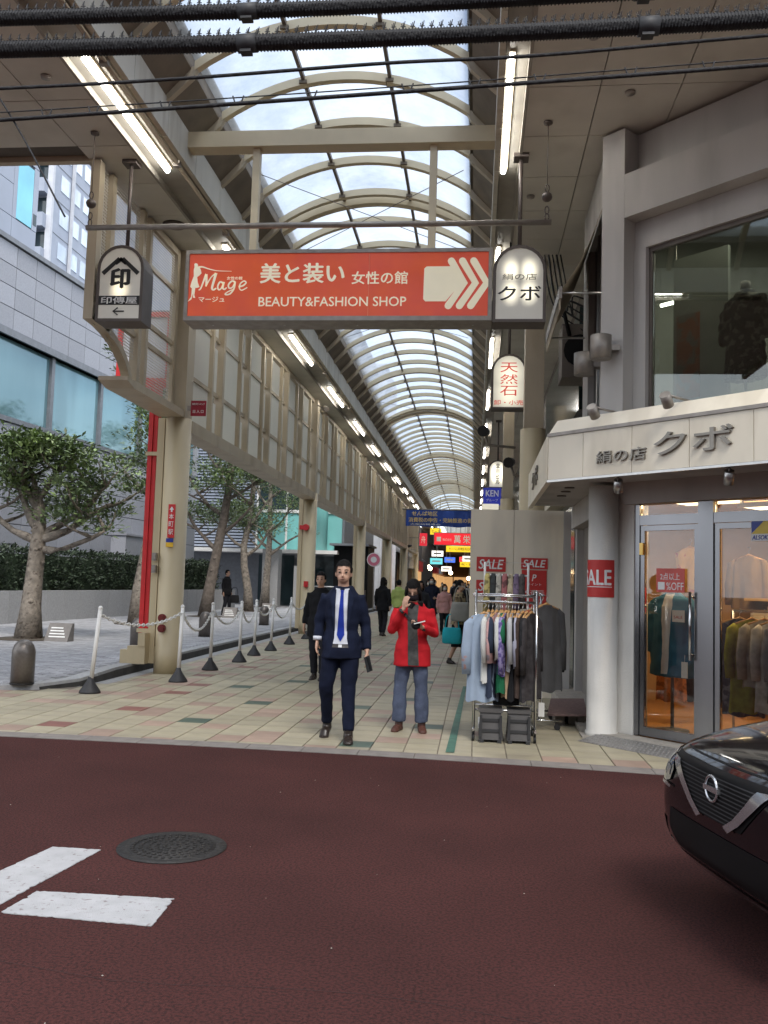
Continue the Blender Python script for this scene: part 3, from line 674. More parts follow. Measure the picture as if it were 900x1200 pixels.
solo('call_point', MB().box(-4.81, -4.69, 24.94, 25.01, 1.32, 1.48).box(-4.78, -4.72, 24.93, 24.939, 1.36, 1.44), M['red'], 'small red call point box at chest height on the second pillar', 'call point')

# ================================================================== HANGING SIGNS
def archpoly(w_, z0, z1, rr=None, n=12):
    r = w_/2 if rr is None else rr; P = [(-w_/2, z0), (w_/2, z0)]
    for i in range(n+1):
        a = PI*i/n; P.append((w_/2*math.cos(a), z1-r+r*math.sin(a)))
    return P
# big orange sign
sg = thing('hanging_sign', 'wide lit orange sign BEAUTY&FASHION SHOP with cream arrow hung across the arcade', 'sign', (-1.75, 10.5, 4.65))
X0, X1, Z0, Z1, YF = -3.62, .12, 4.62, 5.50, 10.42
part('case', MB().box(X0, X1, YF+.02, YF+.38, Z0, Z1), M['galv'], sg)
g = MB(); e = .045
g.box(X0, X1, YF-.012, YF+.018, Z1-e, Z1); g.box(X0, X1, YF-.012, YF+.018, Z0, Z0+e+.01); g.box(X0, X0+e, YF-.012, YF+.018, Z0+e+.01, Z1-e); g.box(X1-e, X1, YF-.012, YF+.018, Z0+e+.01, Z1-e)
part('frame', g, M['galv'], sg)
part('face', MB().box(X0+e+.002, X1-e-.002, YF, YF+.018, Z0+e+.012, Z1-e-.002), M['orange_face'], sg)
for x in (-3.3, -2.4, -1.5, -.6, -.1): part('bolt', MB().lathe([(.012, -.008), (.012, 0)], (x, 10.6, Z0-.001), 8), M['steel'], sg)
for x in (-2.83, -.62): part('hanger', MB().box(x-.045, x+.045, 10.56, 10.65, Z1+.003, 6.857), M['arch'], sg)
SX = lambda px: X0+(px-222)/350*(X1-X0)          # along the sign
SZ = lambda q: Z1-q*(Z1-Z0)
K = M['cream_ink']
part('lettering', text_mb('美と装い', SX(406)-SX(310), .245, SX(358), SZ(.335), YF, off=.035), K, sg)
part('lettering', text_mb('女性の館', SX(478)-SX(415), .155, SX(446.5), SZ(.405), YF, off=.02), K, sg)
lt = text_mb('BEAUTY&FASHION SHOP', SX(477)-SX(309), .115, SX(393), SZ(.735), YF, off=.012)
part('lettering', lt, K, sg)
part('lettering', text_mb('女性の館', SX(289)-SX(271), .04, SX(280), SZ(.40), YF, off=.01), K, sg)
part('lettering', text_mb('マージュ', SX(269)-SX(239), .065, SX(254), SZ(.70), YF, off=.02), K, sg)
# script word Mage, drawn stroke by stroke (u: px/4.5 from 900px crop)
def zp(a, b): return (SX(220+a/5), SZ((290+b/5-293)/81.5))
for P, w0, w1 in (([(92, 245), (105, 235), (128, 165), (133, 155)], .012, .028), ([(133, 155), (136, 200), (134, 225)], .03, .02), ([(134, 225), (160, 175), (190, 148)], .012, .014), ([(190, 148), (180, 190), (170, 235), (180, 245), (195, 235)], .034, .016),
                  ([(232, 205), (215, 200), (203, 225), (210, 245), (225, 235), (236, 205)], .022, .014), ([(238, 200), (233, 235), (245, 242), (255, 232)], .026, .012),
                  ([(303, 200), (285, 195), (266, 215), (270, 235), (288, 232), (302, 205)], .022, .014), ([(304, 198), (298, 240), (275, 270), (248, 272), (262, 258), (300, 240)], .022, .01),
                  ([(325, 228), (350, 222), (368, 205), (355, 195), (335, 210), (330, 235), (345, 248), (376, 232)], .02, .012),
                  ([(85, 113), (110, 112), (150, 125), (200, 135), (280, 138)], .022, .004)):
    part('script_stroke', stroke(MB(), [tuple(v) for v in spline([zp(*p) for p in P], 4)], w0, w1, YF), K, sg)
fig = [(60, 95), (66, 90), (76, 92), (82, 100), (80, 110), (90, 112), (98, 125), (104, 148), (92, 162), (80, 170), (84, 200), (96, 228), (80, 234), (72, 232), (68, 275), (74, 292), (62, 290), (60, 262), (52, 300), (32, 312), (50, 285), (52, 236), (42, 228), (48, 200), (60, 165), (58, 130), (62, 112)]
part('lady_figure', MB().prism([zp(*p) for p in fig], YF-.006, YF), K, sg)
# arrow
def zq(a, b): return (SX(400+a/5), SZ((290+b/5-295)/81.5))
g = MB().prism([zq(*p) for p in [(495, 128), (632, 128), (690, 222), (605, 325), (492, 325), (480, 312), (482, 140)]], YF-.006, YF)
part('arrow', g, K, sg)
for dx in (0, 62, 124):
    g = MB(); top = [zq(632+dx, 98), zq(706+dx, 222), zq(620+dx, 350)]
    stroke(g, top, .086, .086, YF-(.0 if dx else .001))
    for p in (top[0], top[2]): g.tube([(p[0], YF-.0058, p[1]), (p[0], YF-.0004, p[1])], .043, 12, ref=(1, 0, 0))
    part('chevron', g, K, sg)
part('crease', MB().box(SX(434), SX(434)+.006, YF-.003, YF-.0003, Z0+.06, Z1-.06), mat('crease_orange', (.75, .25, .14), .4), sg)
# steel pipe hung under the soffit
t = thing('steel_pipe', 'long grey steel pipe hung level in front of the orange sign', 'pipe', (-1.9, 9.78, 5.56))
part('rod', MB().tube([(-4.62, 9.78, 5.54), (.75, 9.78, 5.54)], .032, 10), M['galv'], t)
for x in (-4.58, .7):
    g = MB().tube([(x, 9.78, 5.97), (x, 9.78, ZS)], .005, 5)
    for z in (5.60, 5.68, 5.93): 
        for k in range(10):
            a, b = 2*PI*k/10, 2*PI*(k+1)/10; g.tube([(x+.022*math.cos(a), 9.78, z+.045*math.sin(a)), (x+.022*math.cos(b), 9.78, z+.045*math.sin(b))], .007, 5)
    g.ball((x, 9.78, 5.83), (.06, .06, .055)); g.lathe([(.005, 0), (.05, .01), (.05, .03)], (x, 9.78, ZS-.035), 10)
    part('suspension', g, M['brown_metal'], t)
# arched lit signs
def archsign(label, x, y, w_, z0, z1, dep, facemat, cat='sign', group='arched lit signs under the soffit', pole=True, rz=0):
    t = thing('arched_sign', label, cat, (x, y, z0), group=group)
    P = archpoly(w_, 0, z1-z0); Pi = archpoly(w_-.07, .035, z1-z0-.035)
    part('case', MB().prism(P, .008, dep), M['brown_metal'], t, world=False)
    part('face', MB().prism(Pi, -.004, .006), facemat, t, world=False)
    g = MB(); n = len(P)
    g.add([(a, -.012, b) for a, b in P]+[(a, -.012, b) for a, b in Pi]+[(a, .007, b) for a, b in P]+[(a, .007, b) for a, b in Pi],
          [(i, (i+1) % n, n+(i+1) % n, n+i) for i in range(n)]+[(2*n+i, 3*n+i, 3*n+(i+1) % n, 2*n+(i+1) % n) for i in range(n)]+[(i, 2*n+i, 2*n+(i+1) % n, (i+1) % n) for i in range(n)]+[(n+i, n+(i+1) % n, 3*n+(i+1) % n, 3*n+i) for i in range(n)])
    part('frame', g, M['brown_metal'], t, world=False)
    if pole: part('pole', MB().tube([(0, dep/2, z1-z0), (0, dep/2, ZS-z0-.001)], .025, 8).box(-.09, .09, dep/2-.09, dep/2+.09, ZS-z0-.05, ZS-z0-.002), M['brown_metal'], t, world=False)
    return t
def put(t, nm, g, m): return part(nm, g, m, t, world=False)
f1 = litface('in_den_face', .55, [(0, .40)], .17, .24, .05, (1, .88, .60))
t = archsign('arched lit sign with black 印 crest and arrow reading 印傳屋 at left of the orange sign', -4.43, 10.38, .59, 4.60, 5.56, .32, f1)
cz = .62
g = MB()
for dx in (-.03, .03):
    pass
stroke(g, [(-.225, .60), (-.02, .79)], .052, .046, -.004); stroke(g, [(.225, .60), (.02, .79)], .052, .046, -.004); stroke(g, [(-.02, .79), (.065, .72)], .04, .03, -.004); stroke(g, [(.02, .79), (-.065, .72)], .04, .03, -.004)
put(t, 'crest', g, M['ink_black']); put(t, 'crest_character', text_mb('印', .23, .24, 0, .54, -.004, off=.065), M['ink_black'])
put(t, 'name_band', MB().box(-.26, .26, -.0065, -.0042, .205, .32), M['ink_black']); put(t, 'lettering', text_mb('印傳屋', .46, .085, 0, .262, -.0068, off=.012), M['ink_white'])
g = MB(); stroke(g, [(-.07, .125), (.07, .125)], .016, .016, -.004); stroke(g, [(-.01, .17), (-.07, .125), (-.01, .08)], .016, .016, -.004); put(t, 'arrow', g, M['ink_black'])
f2 = litface('kubo_face', .65, [(-.10, .36), (.11, .36), (-.10, .62), (.11, .62)], .15, .21, .06)
t = archsign('arched lit sign reading 絹の店 クボ in black at right end of the orange sign', .44, 10.42, .62, 4.60, 5.53, .30, f2)
put(t, 'lettering', text_mb('絹の店', .40, .075, 0, .545, -.004), M['letter']); put(t, 'lettering', text_mb('クボ', .50, .17, 0, .345, -.004, off=.02), M['ink_black'])
f3 = litface('stone_face', .35, [(0, .3), (0, .6)], .34, .45, .28)
t = archsign('arched lit sign with red characters 天然石 hung further back on the right', .50, 15.4, .60, 4.55, 5.52, .26, f3)
for i, ch in enumerate('天然石'): put(t, 'character', text_mb(ch, .30, .17, 0, .73-.205*i, -.004), M['ink_red'])
put(t, 'lettering', text_mb('卸・小売', .50, .085, 0, .115, -.004), M['ink_red'])
f4 = litface('bldg_face', 1.0, [(-.11, .45), (.11, .45)], .16, .42, .4)
t = archsign('small arched lit sign reading 立川ビル in dark characters, far back on the right', .62, 28.0, .58, 4.55, 5.42, .25, f4)
for i, ch in enumerate('立川ビル'): put(t, 'character', text_mb(ch, .13, .13, 0, .70-.17*i, -.004, off=.02), M['ink_black'])
t = thing('blue_sign', 'dark blue square sign with white letters KEN below an arched lit sign', 'sign', (.45, 27.5, 4.0))
part('case', MB().box(.18, .72, 27.5, 27.7, 3.98, 4.50), mat('navy_face', (.015, .025, .20), .4, emit=(.02, .03, .3), es=.3), t)
part('lettering', join(text_mb('KEN', .38, .19, .45, 4.33, 27.5, off=.04), text_mb('グループ', .36, .09, .45, 4.12, 27.5, off=.01)), M['ink_white'], t)
part('bracket', MB().box(.72, .9, 27.55, 27.6, 4.2, 4.26), M['galv'], t)
t = thing('lit_sign', 'small white lit box sign at bottom of the stack of right hand signs', 'sign', (.4, 26.9, 3.6)); part('case', MB().box(.15, .64, 26.9, 27.1, 3.60, 3.95), litface('small_lit', .7, [(.4, 3.78)], .4, .3, .6), t); part('bracket', MB().box(.64, .9, 26.95, 27.0, 3.74, 3.8), M['galv'], t)
# CCTV cameras
def cctv(x, y, z, label, L_=.36, dx=-.3, arm=.35):
    t = thing('security_camera', label, 'camera', (x, y, z))
    g = MB().tube([(x, y, z), (x+dx*.3, y-L_, z-.05)], .085, 12); g.tube([(x+dx*.3, y-L_-.001, z-.05), (x+dx*.3, y-L_-.03, z-.055)], .10, 12); part('housing', g, M['black'], t)
    g = MB().tube([(x, y-.1, z-.09), (x+.05, y-.08, z-.25), (x+arm, y, z-.28)], .025, 8); part('arm', g, M['galv'], t)
cctv(.12, 16.3, 4.30, 'black security camera aimed at the street below the red lettered arched sign', .4, -.15, .55)
cctv(.62, 17.0, 3.85, 'pale security camera on an arm behind the black one', .3, -.2, .25)
cctv(-4.3, 59.0, 4.0, 'security camera on a far left pillar below the blue banner')
t = thing('dome_light', 'round brown dome light set in the left soffit near the arched sign', 'ceiling light', (-4.55, 12.5, ZS)); part('ring', MB().lathe([(.03, -.02), (.17, -.025), (.17, -.002), (.03, -.002)], (-4.55, 12.5, ZS), 20), M['brown_metal'], t); part('lens', MB().lathe([(0, -.06), (.08, -.05), (.12, -.027)], (-4.55, 12.5, ZS), 20), M['galv'], t)
t = thing('dome_camera', 'small dark dome camera under the right soffit behind the arched sign', 'camera', (.42, 13.0, ZS)); part('dome', MB().lathe([(0, -.16), (.07, -.13), (.09, -.08), (.03, -.06)], (.42, 13.3, ZS-.2), 14), M['black'], t); part('stem', MB().tube([(.42, 13.3, ZS-.26), (.42, 13.3, ZS)], .015, 8), M['black'], t)
for y, s_ in ((24.95, 'second'), (36.4, 'third')):
    t = thing('spot_lamp', f'small grey lamp at the top of the {s_} left pillar', 'lamp', (-4.4, y, 6.4)); part('head', MB().tube([(-4.42, y, 6.42), (-4.3, y-.14, 6.36)], .08, 10), M['galv'], t); part('arm', MB().tube([(-4.6, y, 6.5), (-4.42, y, 6.42)], .02, 6), M['galv'], t)
# ================================================================== LEFT SIDE: granite building, towers, plaza furniture
FS = .08
def fx(y): return -13.2+FS*(y-26)
gb = thing('granite_building', 'large grey granite clad building with a teal window band behind the plaza trees', 'building', (fx(26), 26, 0))
YA, YB = 14.0, 38.0
def slab(g, y0, y1, z0, z1, off, th, mi=0):
    return g.hexa([(fx(y0)+off-th, y0, z0), (fx(y1)+off-th, y1, z0), (fx(y1)+off, y1, z0), (fx(y0)+off, y0, z0)], [(fx(y0)+off-th, y0, z1), (fx(y1)+off-th, y1, z1), (fx(y1)+off, y1, z1), (fx(y0)+off, y0, z1)], mi)
g = MB(); slab(g, YA, YB, 0, 5.9, -.03, 10); slab(g, YA, YB, 5.9, 8.2, -.5, 9.4); slab(g, YA, YB, 8.2, 10.95, -.03, 10); part('wall', g, M['granite_joint'], gb)
for z0, n_ in ((.0, 8), (8.42, 4)):
    hh = (5.75/8) if z0 == 0 else (2.42/4)
    for i in range(24):
        if 14+i < 20: continue
        for j in range(n_):
            part('stone_panel', slab(MB(), 14+i+.012, 15+i-.012, z0+j*hh+.012, z0+(j+1)*hh-.012, random.uniform(-.003, .003), .03), M['granite'], gb)
g = MB(); slab(g, YA, YB, 10.86, 11.0, .08, .5); part('parapet_cap', g, M['grey_frame'], gb)
g = MB(); slab(g, YA, YB, 8.2, 8.41, .05, .5); part('window_head', g, M['grey_frame'], gb)
g = MB(); slab(g, YA, YB, 5.76, 5.9, .06, .5); part('window_sill', g, M['grey_frame'], gb)
y = YA
while y < YB-.5:
    part('window_pane', slab(MB(), y+.09, min(YB, y+3.1)-.09, 5.905, 8.195, -.2, .04), M['teal_glass'], gb)
    part('mullion', slab(MB(), y-.085, y+.085, 5.903, 8.198, -.10, .2), M['grey_frame'], gb); y += 3.1
part('end_wall', MB().box(fx(YB)-10, fx(YB)-.05, YB+.002, YB+.2, 0, 10.9), M['granite'], gb)
# set back tower on top of it
tw = thing('stone_tower', 'pale stone clad tower with cyan windows set back above the granite building', 'building', (-16, 32, 11))
def tfx(y): return -15.6+FS*(y-26)
def tslab(g, y0, y1, z0, z1, off, th): return g.hexa([(tfx(y0)+off-th, y0, z0), (tfx(y1)+off-th, y1, z0), (tfx(y1)+off, y1, z0), (tfx(y0)+off, y0, z0)], [(tfx(y0)+off-th, y0, z1), (tfx(y1)+off-th, y1, z1), (tfx(y1)+off, y1, z1), (tfx(y0)+off, y0, z1)])
g = MB(); tslab(g, 16, 28.75, 11.0, 32, -.04, 8); part('wall', g, M['granite_joint'], tw)
for i in range(9):
    for j in range(12):
        a = 16+i*1.415
        if a < 22: continue
        z = 11+j*1.1
        if 27 < a and j in (2, 3): continue
        part('stone_panel', tslab(MB(), a+.012, a+1.403, z+.012, z+1.09, 0, .03), M['tower_wall'], tw)
part('window', tslab(MB(), 27.55, 28.45, 13.25, 15.3, -.01, .03), M['cyan_win'], tw)
part('stone_panel', tslab(MB(), 28.47, 28.74, 13.212, 15.39, 0, .03), M['tower_wall'], tw); part('stone_panel', tslab(MB(), 27.33, 27.53, 13.212, 15.39, 0, .03), M['tower_wall'], tw)
part('window', tslab(MB(), 27.0, 28.1, 11.45, 12.0, .006, .01), M['cyan_win'], tw); part('window', tslab(MB(), 27.0, 28.1, 12.02, 12.2, .016, .02), M['dark_glass'], tw)
part('window', tslab(MB(), 28.5, 28.7, 13.4, 13.8, .006, .01), M['dark_glass'], tw)
# apartment tower further back
ap = thing('apartment_tower', 'tall pale blue tower with balconies and rows of bright windows, top left', 'building', (-26, 56, 0))
part('wall', MB().box(-42, -34.1, 66, 100, 0, 52), M['tower_wall'], ap)
for j in range(18):
    z = .6+2.8*j
    if z < 12: continue
    part('balcony', MB().box(-35.5, -34.35, 65.0, 65.98, z, z+1.1).box(-35.5, -35.4, 65.0, 65.98, z+1.1, z+2.78), M['tower_wall'], ap)
    part('balcony_door', MB().box(-35.35, -34.6, 65.94, 65.98, z+1.12, z+2.65), M['dark_glass'], ap)
    for yy, w_ in ((67.2, 1.6), (69.4, 1.3), (71.3, 1.3), (73.4, 1.3)): part('window', MB().box(-34.1, -34.05, yy, yy+w_, z+.95, z+2.3), M['tower_win'], ap)
    part('floor_joint', MB().box(-34.1, -34.07, 66.3, 90, z-.05, z-.0), M['grey_frame'], ap)
part('corner_fin', MB().box(-34.4, -33.95, 65.6, 65.93, 0, 52), M['pale_wall'], ap)
for yy in (69.0, 73.0): part('vertical_fin', MB().box(-34.06, -33.85, yy, yy+.25, 0, 52), M['pale_wall'], ap)
# teal glass building beyond
tb = thing('teal_building', 'teal glazed building with a grey louvre wall behind the plaza trees', 'building', (-12, 46, 0))
part('wall', MB().box(-24, -6.9, 46.5, 60, 0, 16), M['grey_frame'], tb)
for j in range(34): part('louvre', MB().hexa([(-16.5, 46.28, 3.0+.16*j), (-11.55, 46.28, 3.0+.16*j), (-11.55, 46.48, 3.06+.16*j), (-16.5, 46.48, 3.06+.16*j)], [(-16.5, 46.28, 3.09+.16*j), (-11.55, 46.28, 3.09+.16*j), (-11.55, 46.48, 3.12+.16*j), (-16.5, 46.48, 3.12+.16*j)]), M['louver'], tb)
for x0, x1, z0, z1, mm in ((-16.5, -15.4, 8.6, 12, 'teal_glass'), (-15.3, -13.3, 8.6, 12, 'dark_glass'), (-13.2, -11.6, 8.6, 12, 'teal_panel'), (-11.5, -10.0, 5.2, 8.2, 'dark_glass'), (-9.9, -8.4, 5.2, 8.2, 'dark_glass'), (-11.5, -10.0, 8.5, 12, 'teal_glass'), (-9.9, -8.4, 8.5, 12, 'dark_glass'), (-11.5, -10.0, 3.1, 5.0, 'teal_panel'), (-9.9, -8.4, 3.1, 5.0, 'teal_panel'), (-8.3, -7.0, 3.1, 5.0, 'teal_panel'), (-8.3, -7.0, 5.2, 8.2, 'teal_glass')):
    part('glass_panel', MB().box(x0, x1, 46.3, 46.45, z0, z1), M[mm], tb)
for z in (5.1, 8.35): part('transom', MB().box(-11.55, -6.95, 46.2, 46.49, z-.08, z+.08), M['white'], tb)
for x in (-11.53, -9.95, -8.35): part('mullion', MB().box(x-.05, x+.05, 46.22, 46.47, 3.0, 5.01).box(x-.05, x+.05, 46.22, 46.47, 5.19, 8.26), M['white'], tb)
part('column', MB().lathe([(.35, 3.05), (.35, 8.2)], (-8.0, 45.7, 0), 16), M['teal_panel'], tb)
part('soffit', MB().box(-16, -6.95, 44.6, 46.29, 2.86, 3.04), M['white'], tb)
for x0 in (-11.4, -9.3): part('entrance_door', MB().box(x0, x0+1.9, 46.44, 46.49, .2, 2.8), M['dark_glass'], tb)
part('stone_pier', MB().box(-10.5, -9.7, 43.5, 44.3, .15, 3.0), M['planter'], tb)
part('stone_pier', MB().box(-8.9, -8.2, 43.5, 44.3, .15, 2.2), M['planter'], tb)
pb = thing('pale_building', 'pale grey clad building with tall vertical panels seen between the second and third left pillars', 'building', (-6, 58, 0))
part('wall', MB().box(-14, -7.0, 66.2, 75, 0, 18), M['pale_wall'], pb)
for k in range(4): part('wall_panel', MB().box(-12.4+1.35*k, -11.2+1.35*k, 66.0, 66.19, 0, 15), M['pale_wall'], pb)
part('dark_slot', MB().box(-9.7, -9.2, 65.95, 65.99, 0, 8), M['grey_frame'], pb)
ws = thing('white_store', 'white fronted store with dark awning beyond the third left pillar', 'building', (-7, 78, 0))
part('wall', MB().box(-9.5, -6.9, 77, 110, 0, 14), M['pale_wall'], ws)
part('dark_shopfront', MB().box(-6.89, -6.75, 77, 106, 0.1, 4.2), M['car_black'], ws)
part('awning', MB().hexa([(-6.74, 77, 4.6), (-6.74, 106, 4.6), (-5.9, 106, 4.1), (-5.9, 77, 4.1)], [(-6.74, 77, 4.75), (-6.74, 106, 4.75), (-5.9, 106, 4.2), (-5.9, 77, 4.2)]), M['grey_frame'], ws)
pk = mat('pink_poster', (.75, .25, .36), .5, col2=(.85, .75, .75), c2scale=1.2)
for k, (yy, z) in enumerate(((80, 5.4), (86, 6.2), (92, 5.2))): part('poster', MB().box(-6.88, -6.8, yy, yy+3.5, z, z+1.6), pk, ws)
part('end_poster', MB().box(-9.2, -7.2, 76.9, 76.98, 3.4, 4.6), pk, ws)
# round pink sign
t = thing('round_sign', 'round pink and white sign sticking out left of the arcade behind the suited man', 'sign', (-4.95, 44, 2.9))
part('disc', MB().tube([(-5.0, 44.0, 2.62), (-5.0, 43.85, 2.62)], .34, 24, ref=(1, 0, 0)), M['white'], t); part('ring', MB().tube([(-5.0, 43.849, 2.62), (-5.0, 43.83, 2.62)], .30, 24, ref=(1, 0, 0)), mat('pink_face', (.65, .18, .25), .5), t); part('centre', MB().tube([(-5.0, 43.829, 2.62), (-5.0, 43.81, 2.62)], .15, 20, ref=(1, 0, 0)), M['white'], t)
part('post', MB().tube([(-5.0, 44.1, .1), (-5.0, 44.1, 2.9)], .03, 8), M['galv'], t)
t = thing('dark_kiosk', 'dark stall front standing left of the arcade behind the suited man', 'kiosk', (-6, 42, 0))
part('body', MB().box(-7.2, -5.45, 45.2, 48, .12, 3.3), M['car_black'], t); part('counter', MB().box(-7.1, -5.5, 44.7, 45.19, .14, 1.1), M['shop_dark'], t); part('roof', MB().box(-7.35, -5.35, 44.6, 48.1, 3.31, 3.42), M['grey_frame'], t)
part('railing', MB().tube([(-7.6, 40, 1.25), (-5.6, 40, 1.25)], .03, 6).tube([(-7.6, 40, .15), (-7.6, 40, 1.25)], .03, 6).tube([(-5.6, 40, .15), (-5.6, 40, 1.25)], .03, 6).tube([(-7.6, 40, .7), (-5.6, 40, .7)], .02, 6), M['steel'], t)
# low planter wall with hedge
def plx(y): return -11.75+FS*(y-26)
pl = thing('planter_wall', 'long low grey stone planter wall along the foot of the granite building', 'planter', (plx(28), 28, .15))
for i in range(26):
    y = 16+i*.9
    part('wall_stone', MB().hexa([(plx(y+.006)-.25, y+.006, .13), (plx(y+.894)-.25, y+.894, .13), (plx(y+.894), y+.894, .13), (plx(y+.006), y+.006, .13)], [(plx(y+.006)-.25, y+.006, 1.0), (plx(y+.894)-.25, y+.894, 1.0), (plx(y+.894), y+.894, 1.0), (plx(y+.006), y+.006, 1.0)]), M['planter'], pl)
part('soil', MB().hexa([(fx(16)+.05, 16, .2), (fx(39)+.05, 39.4, .2), (plx(39)-.26, 39.4, .2), (plx(16)-.26, 16, .2)], [(fx(16)+.05, 16, .95), (fx(39)+.05, 39.4, .95), (plx(39)-.26, 39.4, .95), (plx(16)-.26, 16, .95)]), M['soil'], pl)
def leafquad(g, p, d, L_, wd, up):
    d = d.normalized(); s = d.cross(up)
    if s.length < 1e-3: s = Vector((1, 0, 0))
    s.normalize(); m_ = p+d*L_*.5
    g.add([p, m_+s*wd/2+up*.0, p+d*L_-Vector((0, 0, L_*.12)), m_-s*wd/2], [(0, 1, 2, 3)])
hd = thing('hedge', 'dark clipped hedge growing in the long stone planter', 'hedge', (plx(28)-.6, 28, .95))
rr = random.Random(3); g = MB()
core = MB().hexa([(fx(17)+.35, 17, .9), (fx(38)+.35, 38, .9), (plx(38)-.42, 38, .9), (plx(17)-.42, 17, .9)], [(fx(17)+.4, 17, 2.0), (fx(38)+.4, 38, 2.0), (plx(38)-.5, 38, 2.0), (plx(17)-.5, 17, 2.0)])
for i in range(15000):
    y = rr.uniform(17, 38); bulge = .10*mnoise.noise(Vector((y*.9, 0, 3)))
    if rr.random() < .72: x = plx(y)-.34+bulge+rr.gauss(0, .05); z = rr.uniform(.98, 2.12)
    else: x = rr.uniform(fx(y)+.3, plx(y)-.34); z = 2.12+bulge+rr.gauss(0, .05)
    if mnoise.noise(Vector((y*2.5, z*2.5, 9))) < -.28: continue
    d = Vector((rr.uniform(-.2, 1), rr.uniform(-1, 1), rr.uniform(-.3, 1))); leafquad(g, Vector((x, y, z)), d, rr.uniform(.09, .15), .06, Vector((rr.uniform(-1, 1), rr.uniform(-1, 1), 1)))
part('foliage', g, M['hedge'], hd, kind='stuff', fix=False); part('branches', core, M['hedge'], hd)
t = thing('stone_block', 'pale square stone block rising behind the hedge', 'block', (-12.2, 33, 1)); part('body', MB().box(-12.95, -12.3, 30.5, 33.5, .9, 2.9), M['granite'], t); part('cap', MB().box(-13.0, -12.25, 30.45, 33.55, 2.903, 2.97), M['granite'], t)
# trees
def tree(label, x, y, h, rr, trunk, limbs, crown, r0=.2, bark='bark', leafn=120, z0=.15, pads=None):
    t = thing('plaza_tree', label, 'tree', (x, y, z0), group='pruned trees on the plaza')
    g = MB(); tips = []
    def limb(p, d, L_, r, dep):
        pts = [p]; n_ = 5; dd = d.copy()
        for i in range(n_):
            dd = (dd+Vector((rr.uniform(-.3, .3), rr.uniform(-.3, .3), rr.uniform(-.08, .26)))).normalized(); pts.append(pts[-1]+dd*L_/n_)
        g.tube(pts, [r*(1-.6*i/n_)*(1+.12*math.sin(i*2.1)) for i in range(n_+1)], 7 if dep == 0 else 5)
        if dep >= 2: tips.append(pts[-1]); tips.append(pts[3]); return
        for k in range(3 if dep == 0 else 2):
            q = pts[rr.choice((2, 3, 4, 5))]; a = rr.uniform(0, 2*PI)
            limb(q, Vector((math.cos(a), math.sin(a), rr.uniform(.1, .9))).normalized(), L_*rr.uniform(.5, .75), r*.5, dep+1)
        tips.append(pts[-1])
    tp = [Vector((x, y, z0-.03))+Vector(p) for p in trunk]; k = len(tp)
    g.tube(tp, [r0*1.35]+[r0*(1-.55*i/(k-1))*(1+.06*math.sin(3*i)) for i in range(1, k)], 12)
    # knobs where old limbs were cut
    for i in range(14):
        u = rr.uniform(.15, .85)*(k-1); i0 = int(u); c = tp[i0].lerp(tp[i0+1], u-i0); a = rr.uniform(0, 2*PI); rad = r0*(1-.5*u/(k-1))
        g.ball(c+Vector((math.cos(a)*rad*.85, math.sin(a)*rad*.85, 0)), (rad*.32, rad*.32, rad*.26), 6, 4)
    for (fr, d, L_, r) in limbs:
        u = fr*(k-1); i0 = min(int(u), k-2); limb(tp[i0].lerp(tp[i0+1], u-i0), Vector(d).normalized(), L_, r, 0)
    part('trunk', g, M[bark], t)
    cg = MB()
    for tip in tips+[Vector((x, y, z0))+Vector(p) for p in (pads or [])]:
        if rr.random() < .08: continue
        R_ = rr.uniform(.26, .44)*crown
        for i in range(int(leafn*rr.uniform(.6, 1.3))):
            v = Vector((rr.gauss(0, 1), rr.gauss(0, 1), rr.gauss(0, 1))).normalized()*rr.random()**.4
            p = tip+Vector((v.x*R_*1.5, v.y*R_*1.5, v.z*R_*.62+.04))
            d = Vector((v.x+rr.uniform(-.5, .5), v.y+rr.uniform(-.5, .5), rr.uniform(-.2, .8)))
            leafquad(cg, p, d, rr.uniform(.08, .22), rr.uniform(.04, .09), Vector((rr.uniform(-.5, .5), rr.uniform(-.5, .5), 1)))
    part('crown', cg, M['leaf'], t, fix=False, kind='stuff')
    part('tree_pit', MB().lathe([(0, .0), (.62, .0), (.62, .02), (0, .03)], (x, y, z0-.002), 20), M['soil'], t)
    return t
tree('stout pruned tree with knobbly pale trunk nearest the street on the plaza', -9.0, 17.5, 5, random.Random(17), [(0, 0, 0), (.02, 0, .7), (.05, 0, 1.3), (.08, 0, 1.8), (.10, 0, 2.3), (.02, .1, 2.7), (-.1, .1, 3.1)],
     [(.52, (1, .1, -.02), 1.5, .08), (.58, (1, -.15, .12), 1.55, .10), (.60, (.9, .3, .55), 1.6, .09), (.57, (-.9, -.3, .3), 1.5, .09), (.64, (-.9, 0, .65), 1.5, .10), (.80, (-.6, -.4, .7), 1.2, .08), (.9, (.5, .2, .8), 1.1, .07), (.97, (.2, -.3, .9), .9, .06)], .95, .215, leafn=64)
tree('tall pale trunked tree just left of the red duct strip', -9.35, 24.3, 7, random.Random(21), [(0, 0, 0), (.02, 0, 1), (.2, 0, 2.2), (.45, 0, 3.4), (.55, 0, 4.6), (.5, 0, 5.6), (.3, 0, 6.4)],
     [(.5, (-.9, 0, .7), 1.6, .08), (.6, (.8, .2, .8), 1.5, .07), (.75, (-.8, .2, .9), 1.7, .07), (.85, (.6, 0, 1), 1.4, .05), (.95, (-.5, 0, 1), 1.4, .05), (.65, (0, -.9, .6), 1.2, .06)], 1.0, .21, leafn=66)
